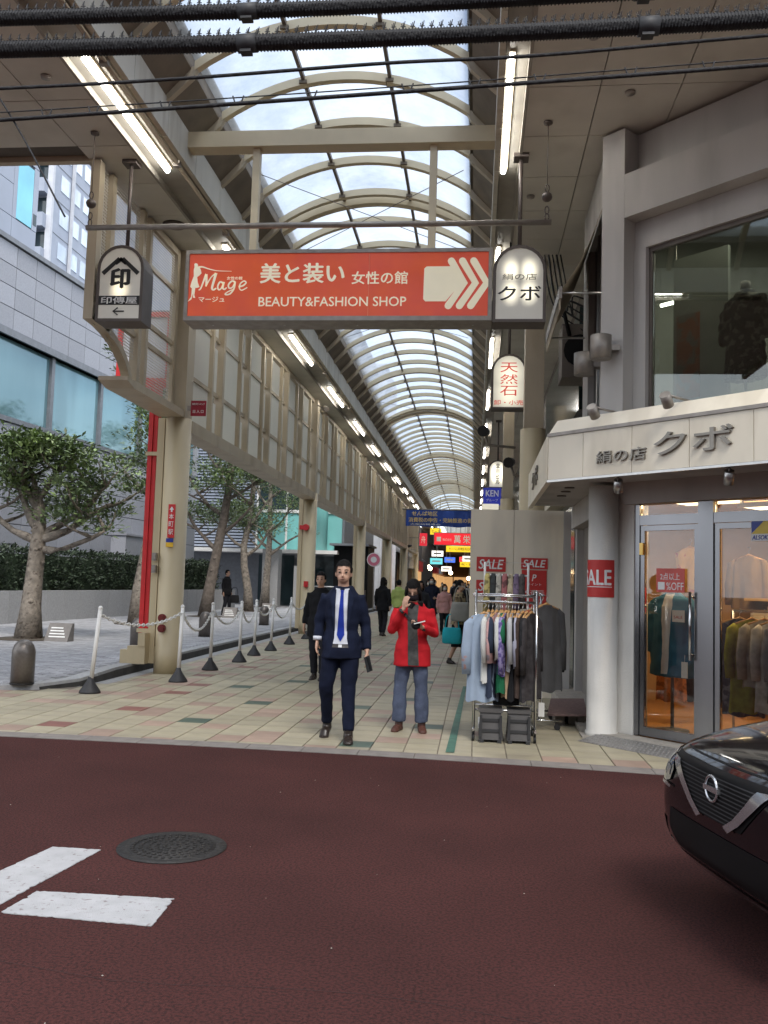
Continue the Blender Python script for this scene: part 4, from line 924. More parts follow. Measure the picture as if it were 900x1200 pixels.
tree('dark trunked leaning tree to the right of the first pillar', -9.3, 30.5, 7, random.Random(31), [(0, 0, 0), (.1, 0, 1), (.3, 0, 2.2), (.5, 0, 3.4), (.65, 0, 4.6), (.7, 0, 5.6), (.7, 0, 6.2)],
     [(.35, (-1, 0, .5), 2.0, .09), (.42, (.8, .2, .5), 1.7, .08), (.52, (-.9, .1, .4), 2.1, .09), (.6, (.9, 0, .5), 1.8, .07), (.72, (-.8, 0, .7), 1.8, .07), (.88, (.4, 0, 1), 1.4, .05), (.85, (-.3, -.7, .8), 1.4, .05)], 1.3, .21, bark='bark_dark', leafn=88)
tree('slim tree with a curved mottled trunk in the middle of the plaza row', -9.4, 36.8, 7, random.Random(41), [(0, 0, 0), (-.05, 0, .9), (-.25, 0, 1.9), (-.3, 0, 2.8), (-.1, 0, 3.8), (0, 0, 5), (.1, 0, 6.2)],
     [(.4, (.8, 0, .5), 1.9, .08), (.48, (-.9, 0, .6), 1.8, .07), (.62, (.9, 0, .6), 2.0, .07), (.75, (-.8, 0, .8), 1.9, .06), (.9, (.4, 0, 1), 1.7, .05)], 1.4, .19, leafn=88)
tree('farthest plaza tree beside the second pillar', -10.2, 43, 7.5, random.Random(51), [(0, 0, 0), (.05, 0, 1.2), (.1, 0, 2.4), (.15, 0, 3.6), (.1, 0, 5), (.1, 0, 6.4)],
     [(.42, (.9, 0, .5), 2.1, .08), (.48, (-.9, 0, .5), 2.1, .08), (.62, (.8, 0, .6), 2.1, .07), (.78, (-.7, 0, .8), 2.0, .06), (.9, (.5, 0, 1), 1.8, .05)], 1.5, .20, leafn=88)
# bollards, plaques
bm_ = MB().lathe([(.145, 0), (.145, .40), (.14, .44), (.12, .50), (.085, .545), (.04, .565), (0, .57)], (0, 0, 0), 24)
bmesh_b = bm_.mesh('post_body', M['bollard']); bring = MB().lathe([(.15, .0), (.15, .02), (.146, .021)], (0, 0, 0), 24).mesh('base_ring', M['iron'])
for (x, y, l_) in ((-5.78, 11.15, 'bronze dome topped bollard nearest the street at the lowered kerb'), (-6.2, 16.2, 'bronze dome topped bollard half hidden behind the first pillar'), (-6.15, 20.2, 'bronze bollard behind the chain to the right of the first pillar'), (-6.2, 26.2, 'farthest bronze bollard near the second pillar')):
    z = plaza_z(y); t = thing('bollard', l_, 'bollard', (x, y, z), group='bronze bollards along the plaza kerb'); inst('post_body', bmesh_b, (x, y, z), t); inst('base_ring', bring, (x, y, z), t)
for (x, y, l_) in ((-8.25, 17.3, 'small sloped stone plaque at the foot of the nearest tree'), (-8.35, 30.2, 'small sloped plaque beside the dark leaning tree'), (-8.6, 36.9, 'far small plaque next to the curved tree trunk')):
    t = thing('tree_plaque', l_, 'plaque', (x, y, .15), group='stone plaques by the trees')
    part('block', MB().prismx([(y-.16, .15), (y+.14, .15), (y+.14, .50), (y+.06, .50)], x-.24, x+.24), M['plaque'], t)
    n_ = Vector((0, -.35, .22)).normalized(); g = MB()
    for k in range(4):
        f0 = .25+.16*k; c = Vector((x, y-.16+.22*f0, .15+.35*f0))+n_*.004; dv = Vector((0, .22, .35)).normalized()*.014
        g.hexa([c-dv-Vector((.17, 0, 0)), c-dv+Vector((.17-.03*k, 0, 0)), c+dv+Vector((.17-.03*k, 0, 0)), c+dv-Vector((.17, 0, 0))], [q+n_*.004 for q in (c-dv-Vector((.17, 0, 0)), c-dv+Vector((.17-.03*k, 0, 0)), c+dv+Vector((.17-.03*k, 0, 0)), c+dv-Vector((.17, 0, 0)))])
    part('engraving', g, M['ink_white'], t)
# chain posts
sp = [(-4.82, 11.04, .07), (-4.2, 12.6, .01), (-4.27, 14.39, .0), (-4.2, 15.95, .0), (-4.3, 17.42, .01), (-4.27, 18.75, .02), (-4.3, 20.8, .01), (-4.3, 22.9, .0)]
tops = []
slb = ['leaning white chain post nearest the street at the left end', 'white chain post just right of the first pillar', 'third white chain post from the street', 'fourth white chain post from the street', 'fifth white chain post, right behind the fourth', 'sixth white chain post from the street', 'seventh white chain post, close to the second pillar', 'last white chain post, beside the second pillar']
for (x, y, tl), l_ in zip(sp, slb):
    t = thing('chain_post', l_, 'chain post', (x, y, 0.003), group='white chain posts along the arcade edge'); top = Vector((x+tl, y+.03, 1.06)); tops.append(top)
    part('base', MB().lathe([(.135, .0), (.13, .025), (.045, .15), (.03, .20)], (x, y, .003), 20), M['rubber'], t)
    part('pole', MB().tube([(x+tl*.17, y, .19), top], .027, 10), M['white'], t)
    part('cap', MB().ball(top+Vector((0, 0, .01)), .032, 8, 5), M['white'], t)
ch = thing('chain', 'white plastic link chain sagging between the white posts', 'chain', (-4.4, 16, .8))
lk = MB()
for k in range(8):
    a, b = 2*PI*k/8, 2*PI*(k+1)/8; lk.tube([(0, .032*math.cos(a), .018*math.sin(a)), (0, .032*math.cos(b), .018*math.sin(b))], .0085, 4, caps=False)
for i, (a, b) in enumerate(zip(tops, tops[1:])):
    a = a-Vector((0, 0, .07)); b = b-Vector((0, 0, .07)); sag = (.16, .30, .27, .30, .22, .33, .2)[i]; L_ = (b-a).length+sag*.6; n_ = int(L_/.05); g = MB(); prev = None
    for j in range(n_+1):
        u = j/n_; p = a.lerp(b, u)-Vector((0, 0, sag*4*u*(1-u)))
        if prev is not None:
            d = (p-prev).normalized(); q = d.to_track_quat('Y', 'Z').to_matrix().to_4x4(); m_ = Matrix.Translation((p+prev)/2) @ q @ Matrix.Rotation(PI/2*(j % 2), 4, 'Y')
            c = MB(); c.v = list(lk.v); c.f = lk.f; c.mi = lk.mi; c.sm = lk.sm; xform(c, m_); g = join(g, c) if False else g; b0 = len(g.v); g.v += c.v; g.f += [tuple(v+b0 for v in f) for f in c.f]; g.mi += c.mi; g.sm += c.sm
        prev = p
    part('chain_span', g, M['white'], ch, fix=False, kind='stuff')

# ================================================================== RIGHT SIDE: corner shop
D0 = Vector((1.67, 9.34, 0)); RZ = -PI/4; SU = Vector((.70711, -.70711, 0)); SV = Vector((.70711, .70711, 0))
def SW(u, v, z=0): return D0+SU*u+SV*v+Vector((0, 0, z))
shop = thing('clothing_shop', 'corner clothing shop with pale signboard, glass doors and big upper window', 'shop', D0, RZ)
def sp_(nm, g, m, **k): return part(nm, g, M[m] if isinstance(m, str) else m, shop, world=False, **k)
def wpoly(pts): return [tuple(Matrix.Rotation(-RZ, 4, 'Z') @ (Vector((x, y, 0))-D0))[:2] for x, y in pts]
IN = wpoly([(1.6, 9.52), (1.6, 12.4), (4.6, 12.4), (4.6, 6.6)])
sp_('shop_floor', MB().prismz(IN, .03, .06), 'wood_floor')
sp_('shop_ceiling', MB().prismz(IN, 2.50, 2.54), 'warm_wall')
def wallseg(p, q, z0, z1, th=.06):
    p = Vector((*p, 0)); q = Vector((*q, 0)); d = (q-p).normalized(); n_ = Vector((d.y, -d.x, 0))*th
    return MB().hexa([p, q, q+n_, p+n_], [Vector((*v.xy, z1)) for v in (p, q, q+n_, p+n_)]) if z0 == 0 else MB().hexa([Vector((*v.xy, z0)) for v in (p, q, q+n_, p+n_)], [Vector((*v.xy, z1)) for v in (p, q, q+n_, p+n_)])
sp_('inner_wall', wallseg(IN[1], IN[2], .06, 2.5), 'warm_wall'); sp_('inner_wall', wallseg(IN[2], IN[3], .06, 2.5), 'warm_wall')
sp_('inner_wall', wallseg(wpoly([(1.6, 9.75)])[0], IN[1], .06, 2.5, -.05), 'warm_wall')
# sill, ramp
sp_('threshold', MB().box(-.35, 4, -.30, -.06, -.02, .055), 'step')
g = MB().box(-.35, 1.9, -.62, -.305, .004, .02)
rp = thing('ramp_plate', 'grey studded metal ramp plate lying in front of the shop doors', 'ramp', D0, RZ)
part('plate', MB().hexa([(-.30, -.60, .004), (1.8, -.60, .004), (1.8, -.305, .004), (-.30, -.305, .004)], [(-.30, -.60, .008), (1.8, -.60, .008), (1.8, -.305, .05), (-.30, -.305, .05)]), M['ramp'], rp, world=False)
g = MB()
for i in range(44):
    for j in range(5):
        u = -.27+i*.047; v = -.575+j*.058; z = .008+(v+.60)/.295*.042
        g.lathe([(.015, -.002), (.011, .005), (0, .006)], (u+(.022 if j % 2 else 0), v, z), 6)
part('stud', g, M['ramp'], rp, world=False, kind='stuff')
# ground floor columns
cg = MB(); Ac = wpoly([(1.31, 9.47)])[0]
sp_('round_column', MB().lathe([(.165, 0), (.165, .06), (.152, .065), (.152, 2.56)], (Ac[0], Ac[1], 0), 28), 'shop_white')
sp_('square_column', MB().box(-.285, -.055, -.04, .2, 0, 2.56), 'shop_white')
sp_('dark_slot', MB().box(-.33, -.288, .02, .15, 0, 2.56), 'shop_dark')
# doors: chrome frame, glass
sp_('door_post', MB().box(-.05, .0, -.03, .05, .055, 2.37), 'door_metal'); sp_('door_post', MB().box(.66, .82, -.035, .045, .055, 2.37), 'door_metal'); sp_('door_post', MB().box(2.2, 2.36, -.035, .045, .055, 2.37), 'chrome')
sp_('transom', MB().box(.003, .657, -.03, .04, 2.16, 2.26), 'door_metal'); sp_('transom', MB().box(.823, 2.197, -.03, .04, 2.16, 2.26), 'door_metal')
sp_('top_glass', MB().box(.003, .657, .0, .012, 2.263, 2.37), 'glass'); sp_('top_glass', MB().box(.823, 2.197, 0, .012, 2.263, 2.37), 'glass')
dr = sp_('glass_door', MB().box(.055, .61, .0, .012, .15, 2.10), 'glass'); WL[dr.name] = Vector()
dv = MB().box(.005, .052, -.018, .03, .06, 2.155).box(.613, .655, -.018, .03, .06, 2.155).box(.0525, .6125, -.018, .03, .06, .148).box(.0525, .6125, -.018, .03, 2.102, 2.155)
part('door_frame', dv, M['door_metal'], dr, world=False); part('door_handle', MB().tube([(.60, -.07, .85), (.60, -.07, 1.5)], .014, 8).tube([(.60, -.07, .9), (.60, -.01, .9)], .01, 6).tube([(.60, -.07, 1.45), (.60, -.01, 1.45)], .01, 6), M['chrome'], dr, world=False)
part('hinge', MB().box(.01, .05, -.045, -.019, 1.86, 1.98), mat('brass', (.5, .33, .1), .3, .9), dr, world=False)
d2 = sp_('shop_window', MB().box(.88, 2.14, .0, .012, .15, 2.10), 'glass')
part('window_frame', MB().box(.825, .877, -.018, .03, .06, 2.155).box(2.143, 2.195, -.018, .03, .06, 2.155).box(.8775, 2.1425, -.018, .03, .06, .148).box(.8775, 2.1425, -.018, .03, 2.102, 2.155), M['door_metal'], d2, world=False)
sp_('shop_window', MB().box(2.4, 3.8, 0, .012, .08, 2.36), 'glass')
sp_('door_beam', MB().box(-.16, 4, -.10, .10, 2.375, 2.66), 'shop_wall')
# signboard
fb = [-.39, .04, .59, 1.17, 1.75, 2.33, 2.91, 3.5]
for a, b in zip(fb, fb[1:]): sp_('signboard_panel', MB().box(a+.003, b-.003, -1.0, -.96, 2.56, 2.985), 'shop_fascia')
sp_('signboard_trim', MB().box(-.395, 3.5, -1.012, -.955, 2.988, 3.02), 'galv'); sp_('signboard_trim', MB().box(-.395, 3.5, -1.008, -.955, 2.535, 2.557), 'steel')
sp_('upper_ledge', MB().hexa([(-.39, -.99, 3.022), (3.5, -.99, 3.022), (3.5, .25, 3.022), (-.60, .25, 3.022)], [(-.36, -.9, 3.16), (3.5, -.9, 3.16), (3.5, .25, 3.16), (-.60, .25, 3.16)]), 'shop_fascia')
rt0 = wpoly([(.70, 8.92)])[0]
# return along the arcade
g = MB(); R1 = wpoly([(.685, 8.93), (.685, 12.2), (.74, 12.2), (.74, 8.96)]); g.prismz(R1, 2.56, 3.02); sp_('return_board', g, 'shop_fascia')
sp_('canopy_soffit', MB().prismz([(-.38, -.955), (3.5, -.955), (3.5, -.105), (-.17, -.105)]+wpoly([(1.52, 9.6), (1.52, 12.2), (.745, 12.2), (.745, 8.98)]), 2.60, 2.66), 'shop_wall')
for (u, v) in ((-.02, -.75), (.45, -.75), (.9, -.75), (1.4, -.75)): sp_('downlight', MB().lathe([(.055, 2.588), (.055, 2.599)], (u, v, 0), 14), 'shop_dark')
for yy in (9.9, 10.3, 10.8): 
    p = wpoly([(1.0, yy)])[0]; sp_('downlight', MB().lathe([(.055, 2.588), (.055, 2.599)], (*p, 0), 14), 'shop_dark')
sp_('lettering', text_mb('絹の店', .54, .115, .48, 2.725, -1.001, .022), 'letter'); sp_('lettering', text_mb('クボ', .74, .20, 1.21, 2.785, -1.001, .03, off=.02), 'letter')
g = text_mb('クボ', .9, .2, 0, 0, 0, .02, off=.02); xform(g, Matrix.Translation((.683, 10.7, 2.79)) @ Matrix.Rotation(-PI/2, 4, 'Z')); part('lettering', g, M['letter'], shop, world=False).matrix_local = Matrix.Rotation(-RZ, 4, 'Z') @ Matrix.Translation(-D0)
def spot(u, v, z, up, label):
    t = thing('sign_spotlight', label, 'spotlight', SW(u, v, z), RZ, group='small spotlights on the shop signboard')
    if up: 
        part('head', MB().tube([(0, -.02, .0), (-.02, .07, -.085)], .048, 14), M['galv'], t, world=False); part('arm', MB().tube([(0, .03, .0), (.03, .32, -.012)], .012, 8), M['galv'], t, world=False); part('foot', MB().lathe([(.028, -.02), (.028, .0)], (.03, .33, -.015), 10), M['galv'], t, world=False)
    else:
        part('head', MB().tube([(0, 0, -.03), (-.04, .06, -.13)], .042, 14), M['steel'], t, world=False); part('mount', MB().lathe([(.05, .0), (.05, .03), (.02, .031), (.02, .05)], (0, .0, 0), 12).tube([(0, 0, .0), (0, 0, -.04)], .01, 6), M['galv'], t, world=False)
spot(.24, -1.12, 3.19, True, 'left small spotlight on an arm above the signboard'); spot(1.02, -1.12, 3.19, True, 'right small spotlight on an arm above the signboard')
spot(.37, -.9, 2.545, False, 'left small spotlight under the signboard, near the round column'); spot(1.48, -.9, 2.545, False, 'right small spotlight under the signboard')
# upper storey
sp_('corner_pillar', MB().box(-.76, -.46, .30, .62, 3.162, 6.66), 'shop_wall')
sp_('upper_beam', MB().box(-.457, 4, .30, .62, 5.62, 6.12), 'shop_wall'); sp_('upper_recess', MB().box(-.457, 4, .55, .62, 6.123, 6.66), 'shop_wall')
sp_('window_surround', MB().box(-.457, 4, .50, .66, 5.30, 5.617), 'shop_wall'); sp_('window_surround', MB().box(-.457, -.30, .48, .66, 3.162, 5.297), 'shop_wall')
sp_('window_frame', MB().box(-.297, -.26, .54, .60, 3.162, 5.297).box(-.2597, 4, .54, .60, 5.25, 5.297).box(-.2597, 4, .54, .60, 3.162, 3.3), 'shop_dark')
sp_('upper_window', MB().box(-.259, 4, .565, .575, 3.301, 5.249), 'glass_up')
UP = wpoly([(1.75, 10.35), (1.75, 12.4), (4.8, 12.4), (4.8, 7.3)])
sp_('upper_floor', MB().prismz(UP, 3.2, 3.24), 'room_dark'); sp_('upper_ceiling', MB().prismz(UP, 6.3, 6.34), 'room_dark')
for i in range(3): sp_('inner_wall', wallseg(UP[i], UP[i+1], 3.24, 6.3, .06 if i else -.05), 'room_dark')
# arcade side of the shop: upper wall, openings
def wall_w(nm, x0, x1, y0, y1, z0, z1, m): o = part(nm, MB().box(x0, x1, y0, y1, z0, z1), M[m], shop, world=False); o.matrix_local = Matrix.Rotation(-RZ, 4, 'Z') @ Matrix.Translation(-D0); return o
wall_w('side_wall', 1.42, 1.60, 10.45, 10.75, 3.05, 6.66, 'shop_wall'); wall_w('side_wall', 1.42, 1.6, 11.9, 12.45, 3.05, 6.66, 'shop_wall'); wall_w('side_wall', 1.42, 1.6, 10.753, 11.897, 6.0, 6.66, 'shop_wall')
wall_w('side_window', 1.5, 1.53, 10.753, 11.897, 3.05, 5.997, 'car_glass'); wall_w('side_window_bar', 1.46, 1.5, 11.3, 11.35, 3.05, 5.99, 'steel')
wall_w('shutter_box', 1.28, 1.5, 9.75, 12.35, 2.30, 2.595, 'shop_wall'); wall_w('door_jamb', 1.34, 1.5, 12.2, 12.4, .0, 2.297, 'shop_wall'); wall_w('side_door', 1.42, 1.47, 11.2, 12.1, .16, 2.29, 'steel'); wall_w('side_door', 1.50, 1.52, 10.2, 11.15, .16, 2.29, 'dark_glass'); wall_w('door_jamb', 1.40, 1.52, 9.72, 9.82, .0, 2.297, 'shop_wall'); wall_w('doorstep', 1.05, 1.5, 10.2, 12.4, .0, .15, 'step'); wall_w('side_sill', 1.12, 1.40, 9.72, 10.19, -.01, .06, 'step')
wall_w('pillar_base', 1.1, 1.5, 9.3, 9.6, .004, .022, 'step')
# doormat board on its stand
t = thing('doormat', 'dark brown doormat board tilted over the step edge beside the clothes racks', 'doormat', (1.05, 10.3, .12)); part('mat', MB().hexa([(.80, 9.95, .12), (1.22, 9.9, .14), (1.30, 10.9, .19), (.92, 10.95, .17)], [(.80, 9.95, .14), (1.22, 9.9, .16), (1.30, 10.9, .21), (.92, 10.95, .19)]), M['mat_brown'], t); part('support', MB().box(.90, 1.0, 10.1, 10.8, 0, .118).box(1.14, 1.2, 10.0, 10.7, 0, .13), M['shop_dark'], t)
# awning
aw = thing('awning', 'half folded beige awning jutting from the shop side above the partition', 'awning', (1.42, 11.3, 5.5))
g = MB(); n_ = 10
for i in range(n_):
    a, b = i/n_, (i+1)/n_
    def ap_(u): return (1.40-.47*u, 6.0-1.02*u-.12*math.sin(PI*u))
    p, q = ap_(a), ap_(b); g.hexa([(p[0], 10.35, p[1]), (q[0], 10.35, q[1]), (q[0], 12.3, q[1]), (p[0], 12.3, p[1])], [(p[0]+.01, 10.35, p[1]+.012), (q[0]+.01, 10.35, q[1]+.012), (q[0]+.01, 12.3, q[1]+.012), (p[0]+.01, 12.3, p[1]+.012)])
part('fabric', g, cloth('awning_cloth', (.42, .36, .27), .06), aw)
part('front_bar', MB().box(.895, .93, 10.33, 12.32, 4.86, 5.0), M['galv'], aw); part('valance', MB().box(.905, .915, 10.35, 12.3, 4.72, 4.858), cloth('awning_cloth', (.42, .36, .27)), aw)
for y in (10.37, 12.28): part('support_arm', MB().tube([(.92, y, 4.93), (1.42, y, 4.93)], .014, 8), M['steel'], aw)
# cylinder wall lamps
for (p, l_) in ((SW(-.62, .12, 4.02), 'front grey drum wall lamp on the shop corner pillar'), (Vector((1.22, 10.62, 4.02)), 'rear grey drum wall lamp round the corner of shop pillar')):
    t = thing('drum_lamp', l_, 'wall lamp', p, group='drum wall lamps'); part('drum', MB().lathe([(.105, 0), (.115, .0), (.115, .26), (.105, .262), (.105, .01)], p, 20), M['galv'], t); part('bracket', MB().box(p.x-.02, p.x+.2, p.y-.02+.0, p.y+.14, p.z+.1, p.z+.16), M['galv'], t)
# mechanical clutter in the dark gap, building going on behind
t = thing('cable_loom', 'tangle of dark cables hanging in the gap between awning and hanging signs', 'cables', (1.1, 14, 6))
for k in range(5): part('cable', MB().tube(spline([(.95+.06*k, 13.6, 6.6), (1.0+.09*k, 13.4, 6.0-.1*k), (1.15+.05*k, 13.3, 5.6+.06*k), (1.5, 13.2, 5.3+.12*k)], 5), .012+.004*(k % 2), 6), M['cable'], t)
bk = thing('arcade_shop_row', 'dim row of shop fronts running down right side of the arcade behind the partition', 'building', (1.7, 40, 0))
part('wall', MB().box(1.75, 8, 12.6, 84, 0, 9), M['shop_dark'], bk)
for k in range(6):
    y = 14+10*k; part('shopfront', MB().box(1.5, 1.74, y, y+8.5, 0, 2.9), M['dark_glass'], bk); part('signboard', MB().box(1.3, 1.74, y, y+8.5, 2.95, 3.7), M[('shop_fascia', 'pale_wall', 'red', 'shop_wall', 'pale_wall', 'red')[k]], bk); part('upper_window', MB().box(1.6, 1.74, y+.6, y+7.6, 4.4, 6.1), M['dark_glass'], bk)
part('roof_slab', MB().box(1.42, 8, 12.6, 84, 9.003, 9.2), M['shop_dark'], bk)
ub = thing('corner_building_top', 'plain upper floors above the arcade canopy on the right', 'building', (4, 12, 7.3)); part('wall', MB().box(2.6, 9, 11.25, 12.59, 6.75, 16), M['shop_wall'], ub); part('roof', MB().box(2.5, 9.1, 11.2, 12.6, 16.003, 16.2), M['shop_dark'], ub)
t = thing('air_conditioner', 'dark air conditioner unit in the gap behind the awning', 'air conditioner', (1.15, 13.4, 5)); part('case', MB().box(1.2, 1.72, 13.2, 13.8, 4.6, 5.4), M['shop_dark'], t); part('fan_grille', MB().tube([(1.46, 13.199, 5.0), (1.46, 13.18, 5.0)], .24, 16, ref=(1, 0, 0)), M['car_black'], t); part('pipe', MB().tube([(1.3, 13.15, 5.2), (1.2, 13.1, 5.6), (1.4, 13.1, 6.1)], .03, 6), M['car_black'], t)
# partition with posters
pt = thing('partition_board', 'pale beige partition board standing between the clothes racks and the round pillar', 'partition', (.55, 12.55, 0))
part('board', MB().box(-.08, .512, 12.5, 12.62, 0.004, 2.56), M['pboard'], pt); part('board', MB().box(.518, 1.19, 12.5, 12.62, 0.004, 2.56), M['pboard'], pt)
part('edge_post', MB().box(1.193, 1.29, 12.46, 12.62, .004, 2.55), M['shop_wall'], pt)
RED = mat('poster_red', (.55, .035, .03), .5, var=.05)
def poster(x0, x1, z0, z1, label, cells_):
    t = thing('sale_poster', label, 'poster', ((x0+x1)/2, 12.495, z0), group='red sale posters on the partition'); part('sheet', MB().box(x0, x1, 12.490, 12.497, z0, z1), RED, t)
    for (b, w_, h_, x, z, k) in cells_: part('lettering', text_mb(b, w_, h_, x, z, 12.4895, .003, off=.03 if k else .0, shear=.22 if k else 0), M['ink_white'], t)
poster(.01, .41, 1.70, 1.90, 'red SALE poster, upper of the two at left on the partition', [('SALE', .34, .13, .21, 1.80, 1)])
poster(.01, .41, 1.40, 1.58, 'red SALE poster, lower of the two at left on the partition', [('SALE', .34, .12, .21, 1.49, 1)])
poster(.62, .98, 1.75, 1.90, 'red SALE header strip on the right of the partition', [('SALE', .31, .10, .80, 1.825, 1)])
poster(.63, .97, 1.22, 1.735, 'tall red poster with white %還元 under the right SALE strip', [('%還元', .26, .085, .81, 1.42, 0), ('P', .06, .09, .80, 1.63, 1), ('ポイント', .2, .035, .8, 1.54, 0)])
# wrapped poster on the round column
cc = Vector((1.31, 9.47, 0))
def wrap(g, off):
    out = []
    for (x, y, z) in g.v:
        r = .1535+off-(y); a = -PI/2+x/.1535; out.append((cc.x+r*math.cos(a), cc.y+r*math.sin(a), z))
    g.v = out; return g
t = thing('sale_poster', 'red SALE poster wrapped round the white shop column', 'poster', (1.31, 9.31, 1.42))
g = MB()
for i in range(16): a, b = -.30+.40*i/16, -.30+.40*(i+1)/16; g.add([(a, 0, 1.42), (b, 0, 1.42), (b, 0, 1.80), (a, 0, 1.80), (a, -.004, 1.42), (b, -.004, 1.42), (b, -.004, 1.80), (a, -.004, 1.80)], [(4, 5, 6, 7), (0, 3, 2, 1), (0, 1, 5, 4), (2, 3, 7, 6)])
part('sheet', wrap(g, 0), RED, t)
tx = text_mb('SALE', .33, .155, -.105, 1.62, -.0045, .002, off=.03); part('lettering', wrap(tx, 0), M['ink_white'], t)
g = MB(); 
for i in range(12): a, b = -.26+.33*i/12, -.26+.33*(i+1)/12; g.add([(a, -.005, 1.52), (b, -.005, 1.52), (b, -.005, 1.528), (a, -.005, 1.528)], [(0, 1, 2, 3)])
part('underline', wrap(g, 0), M['ink_white'], t)
# shop door posters
t = thing('discount_card', 'red card with white %OFF lettering stuck on glass door', 'sign', SW(.35, -.01, 1.49), RZ)
part('card', MB().box(-.155, .16, -.012, -.006, 0, .235), mat('card_red', (.62, .10, .08), .5), t, world=False)
part('lettering', text_mb('2点以上', .22, .07, -.0, .155, -.0125, .002), M['ink_white'], t, world=False); part('lettering', text_mb('%OFF', .19, .075, .055, .06, -.0125, .002), M['ink_white'], t, world=False); part('square', MB().box(-.135, -.06, -.0145, -.0125, .025, .10), M['ink_white'], t, world=False)
t = thing('security_sticker', 'blue and yellow security sticker ALSOK at the top of shop window', 'sticker', SW(1.275, -.01, 2.0), RZ)
part('sheet', MB().box(-.085, .085, -.008, -.003, -.02, .17), M['ink_white'], t, world=False)
part('blue_field', MB().prism([(-.08, .165), (-.08, .05), (.04, .165)], -.0105, -.0085), mat('blue_label2', (.02, .05, .35), .4), t, world=False); part('yellow_field', MB().prism([(-.08, .045), (.08, .045), (.08, .165), (.043, .165)], -.0105, -.0085), mat('yellow_label2', (.75, .55, .05), .4), t, world=False); part('lettering', text_mb('ALSOK', .15, .04, 0, .012, -.0085, .002, off=.03, shear=.2), mat('blue_ink', (.02, .04, .3), .4), t, world=False)
# shop lamps; the small one by the door is an added fill
for (p, en, sz, nm, l_) in ((SW(.25, .62, 2.47), 4, .5, 'ceiling_panel', 'small warm added fill lamp just inside the glass door'), (SW(.6, 1.7, 2.47), 9, 1.0, 'ceiling_panel', 'warm square ceiling lamp inside the shop, left'), (SW(1.9, 1.1, 2.47), 7, 1.0, 'ceiling_panel', 'warm square ceiling lamp inside the shop, right')):
    li = bpy.data.lights.new('shop_light', 'AREA'); li.energy = en; li.size = sz; li.color = (1, .66, .33); lo = bpy.data.objects.new('shop_light', li); COL.objects.link(lo); lo.location = p-Vector((0, 0, .06))
    t = thing('ceiling_panel', l_, 'ceiling light', p, RZ, group='ceiling panels inside shop'); part('panel', MB().box(-.3, .3, -.3, .3, -.03, 0), mat('warm_lamp', (.9, .8, .6), .4, emit=(1, .8, .5), es=2) if 'warm_lamp' not in bpy.data.materials else bpy.data.materials['warm_lamp'], t, world=False); part('rim', MB().box(-.33, .33, -.33, -.303, -.035, .02).box(-.33, .33, .303, .33, -.035, .02), M['white'], t, world=False)
t = thing('tube_light', 'small white glowing bar standing in for a tube reflection in the upper shop window', 'ceiling light', SW(-.9, 2.0, 5.15), RZ); part('tube', MB().tube([(-.22, 0, 0), (.22, 0, 0)], .022, 8), M['lamp'], t, world=False); part('rod', MB().tube([(0, 0, .02), (0, 0, 1.14)], .008, 6), M['galv'], t, world=False)  # glowing bar imitates a tube reflected in the window glass

# ================================================================== PEOPLE
def remeshed(name, g, vox, smooth=6, fac=.5):
    me = g.mesh(name, [], fix=True); o = bpy.data.objects.new(name, me); COL.objects.link(o)
    m_ = o.modifiers.new('r', 'REMESH'); m_.mode = 'VOXEL'; m_.voxel_size = vox; m_.use_smooth_shade = True
    s_ = o.modifiers.new('s', 'SMOOTH'); s_.factor = fac; s_.iterations = smooth
    r = evalmesh(o); bpy.data.objects.remove(o); bpy.data.meshes.remove(me); r.name = name; return r
def bvh_of(me): return BVHTree.FromPolygons([v.co.copy() for v in me.vertices], [tuple(p.vertices) for p in me.polygons])
def patch(bvh, rows, d=(0, 1, 0), off=.004, th=.003, nx=6, far_=2.0):
    """a thin sheet lying on a surface: rows = [(left point, right point)...] thrown along d"""
    d = Vector(d).normalized(); g = MB(); grid = []; rows2 = []
    for (a, b), (c, e) in zip(rows, rows[1:]):
        for k in range(8): rows2.append((Vector(a).lerp(Vector(c), k/8), Vector(b).lerp(Vector(e), k/8)))
    rows = rows2+[(Vector(rows[-1][0]), Vector(rows[-1][1]))]
    for a, b in rows:
        line = []
        for i in range(nx+1):
            p = Vector(a).lerp(Vector(b), i/nx); h = bvh.ray_cast(p-d*far_, d)
            line.append((h[0] if h[0] is not None else p)-d*off)
        grid.append(line)
    n1 = len(grid); vs = [p for l in grid for p in l]+[p+d*th for l in grid for p in l]; w_ = nx+1; N = n1*w_
    fs = [(r*w_+c, r*w_+c+1, (r+1)*w_+c+1, (r+1)*w_+c) for r in range(n1-1) for c in range(nx)]
    return g.add(vs, fs, 0, True)
def lerp3(a, b, t): return tuple(a[i]+(b[i]-a[i])*t for i in range(3))
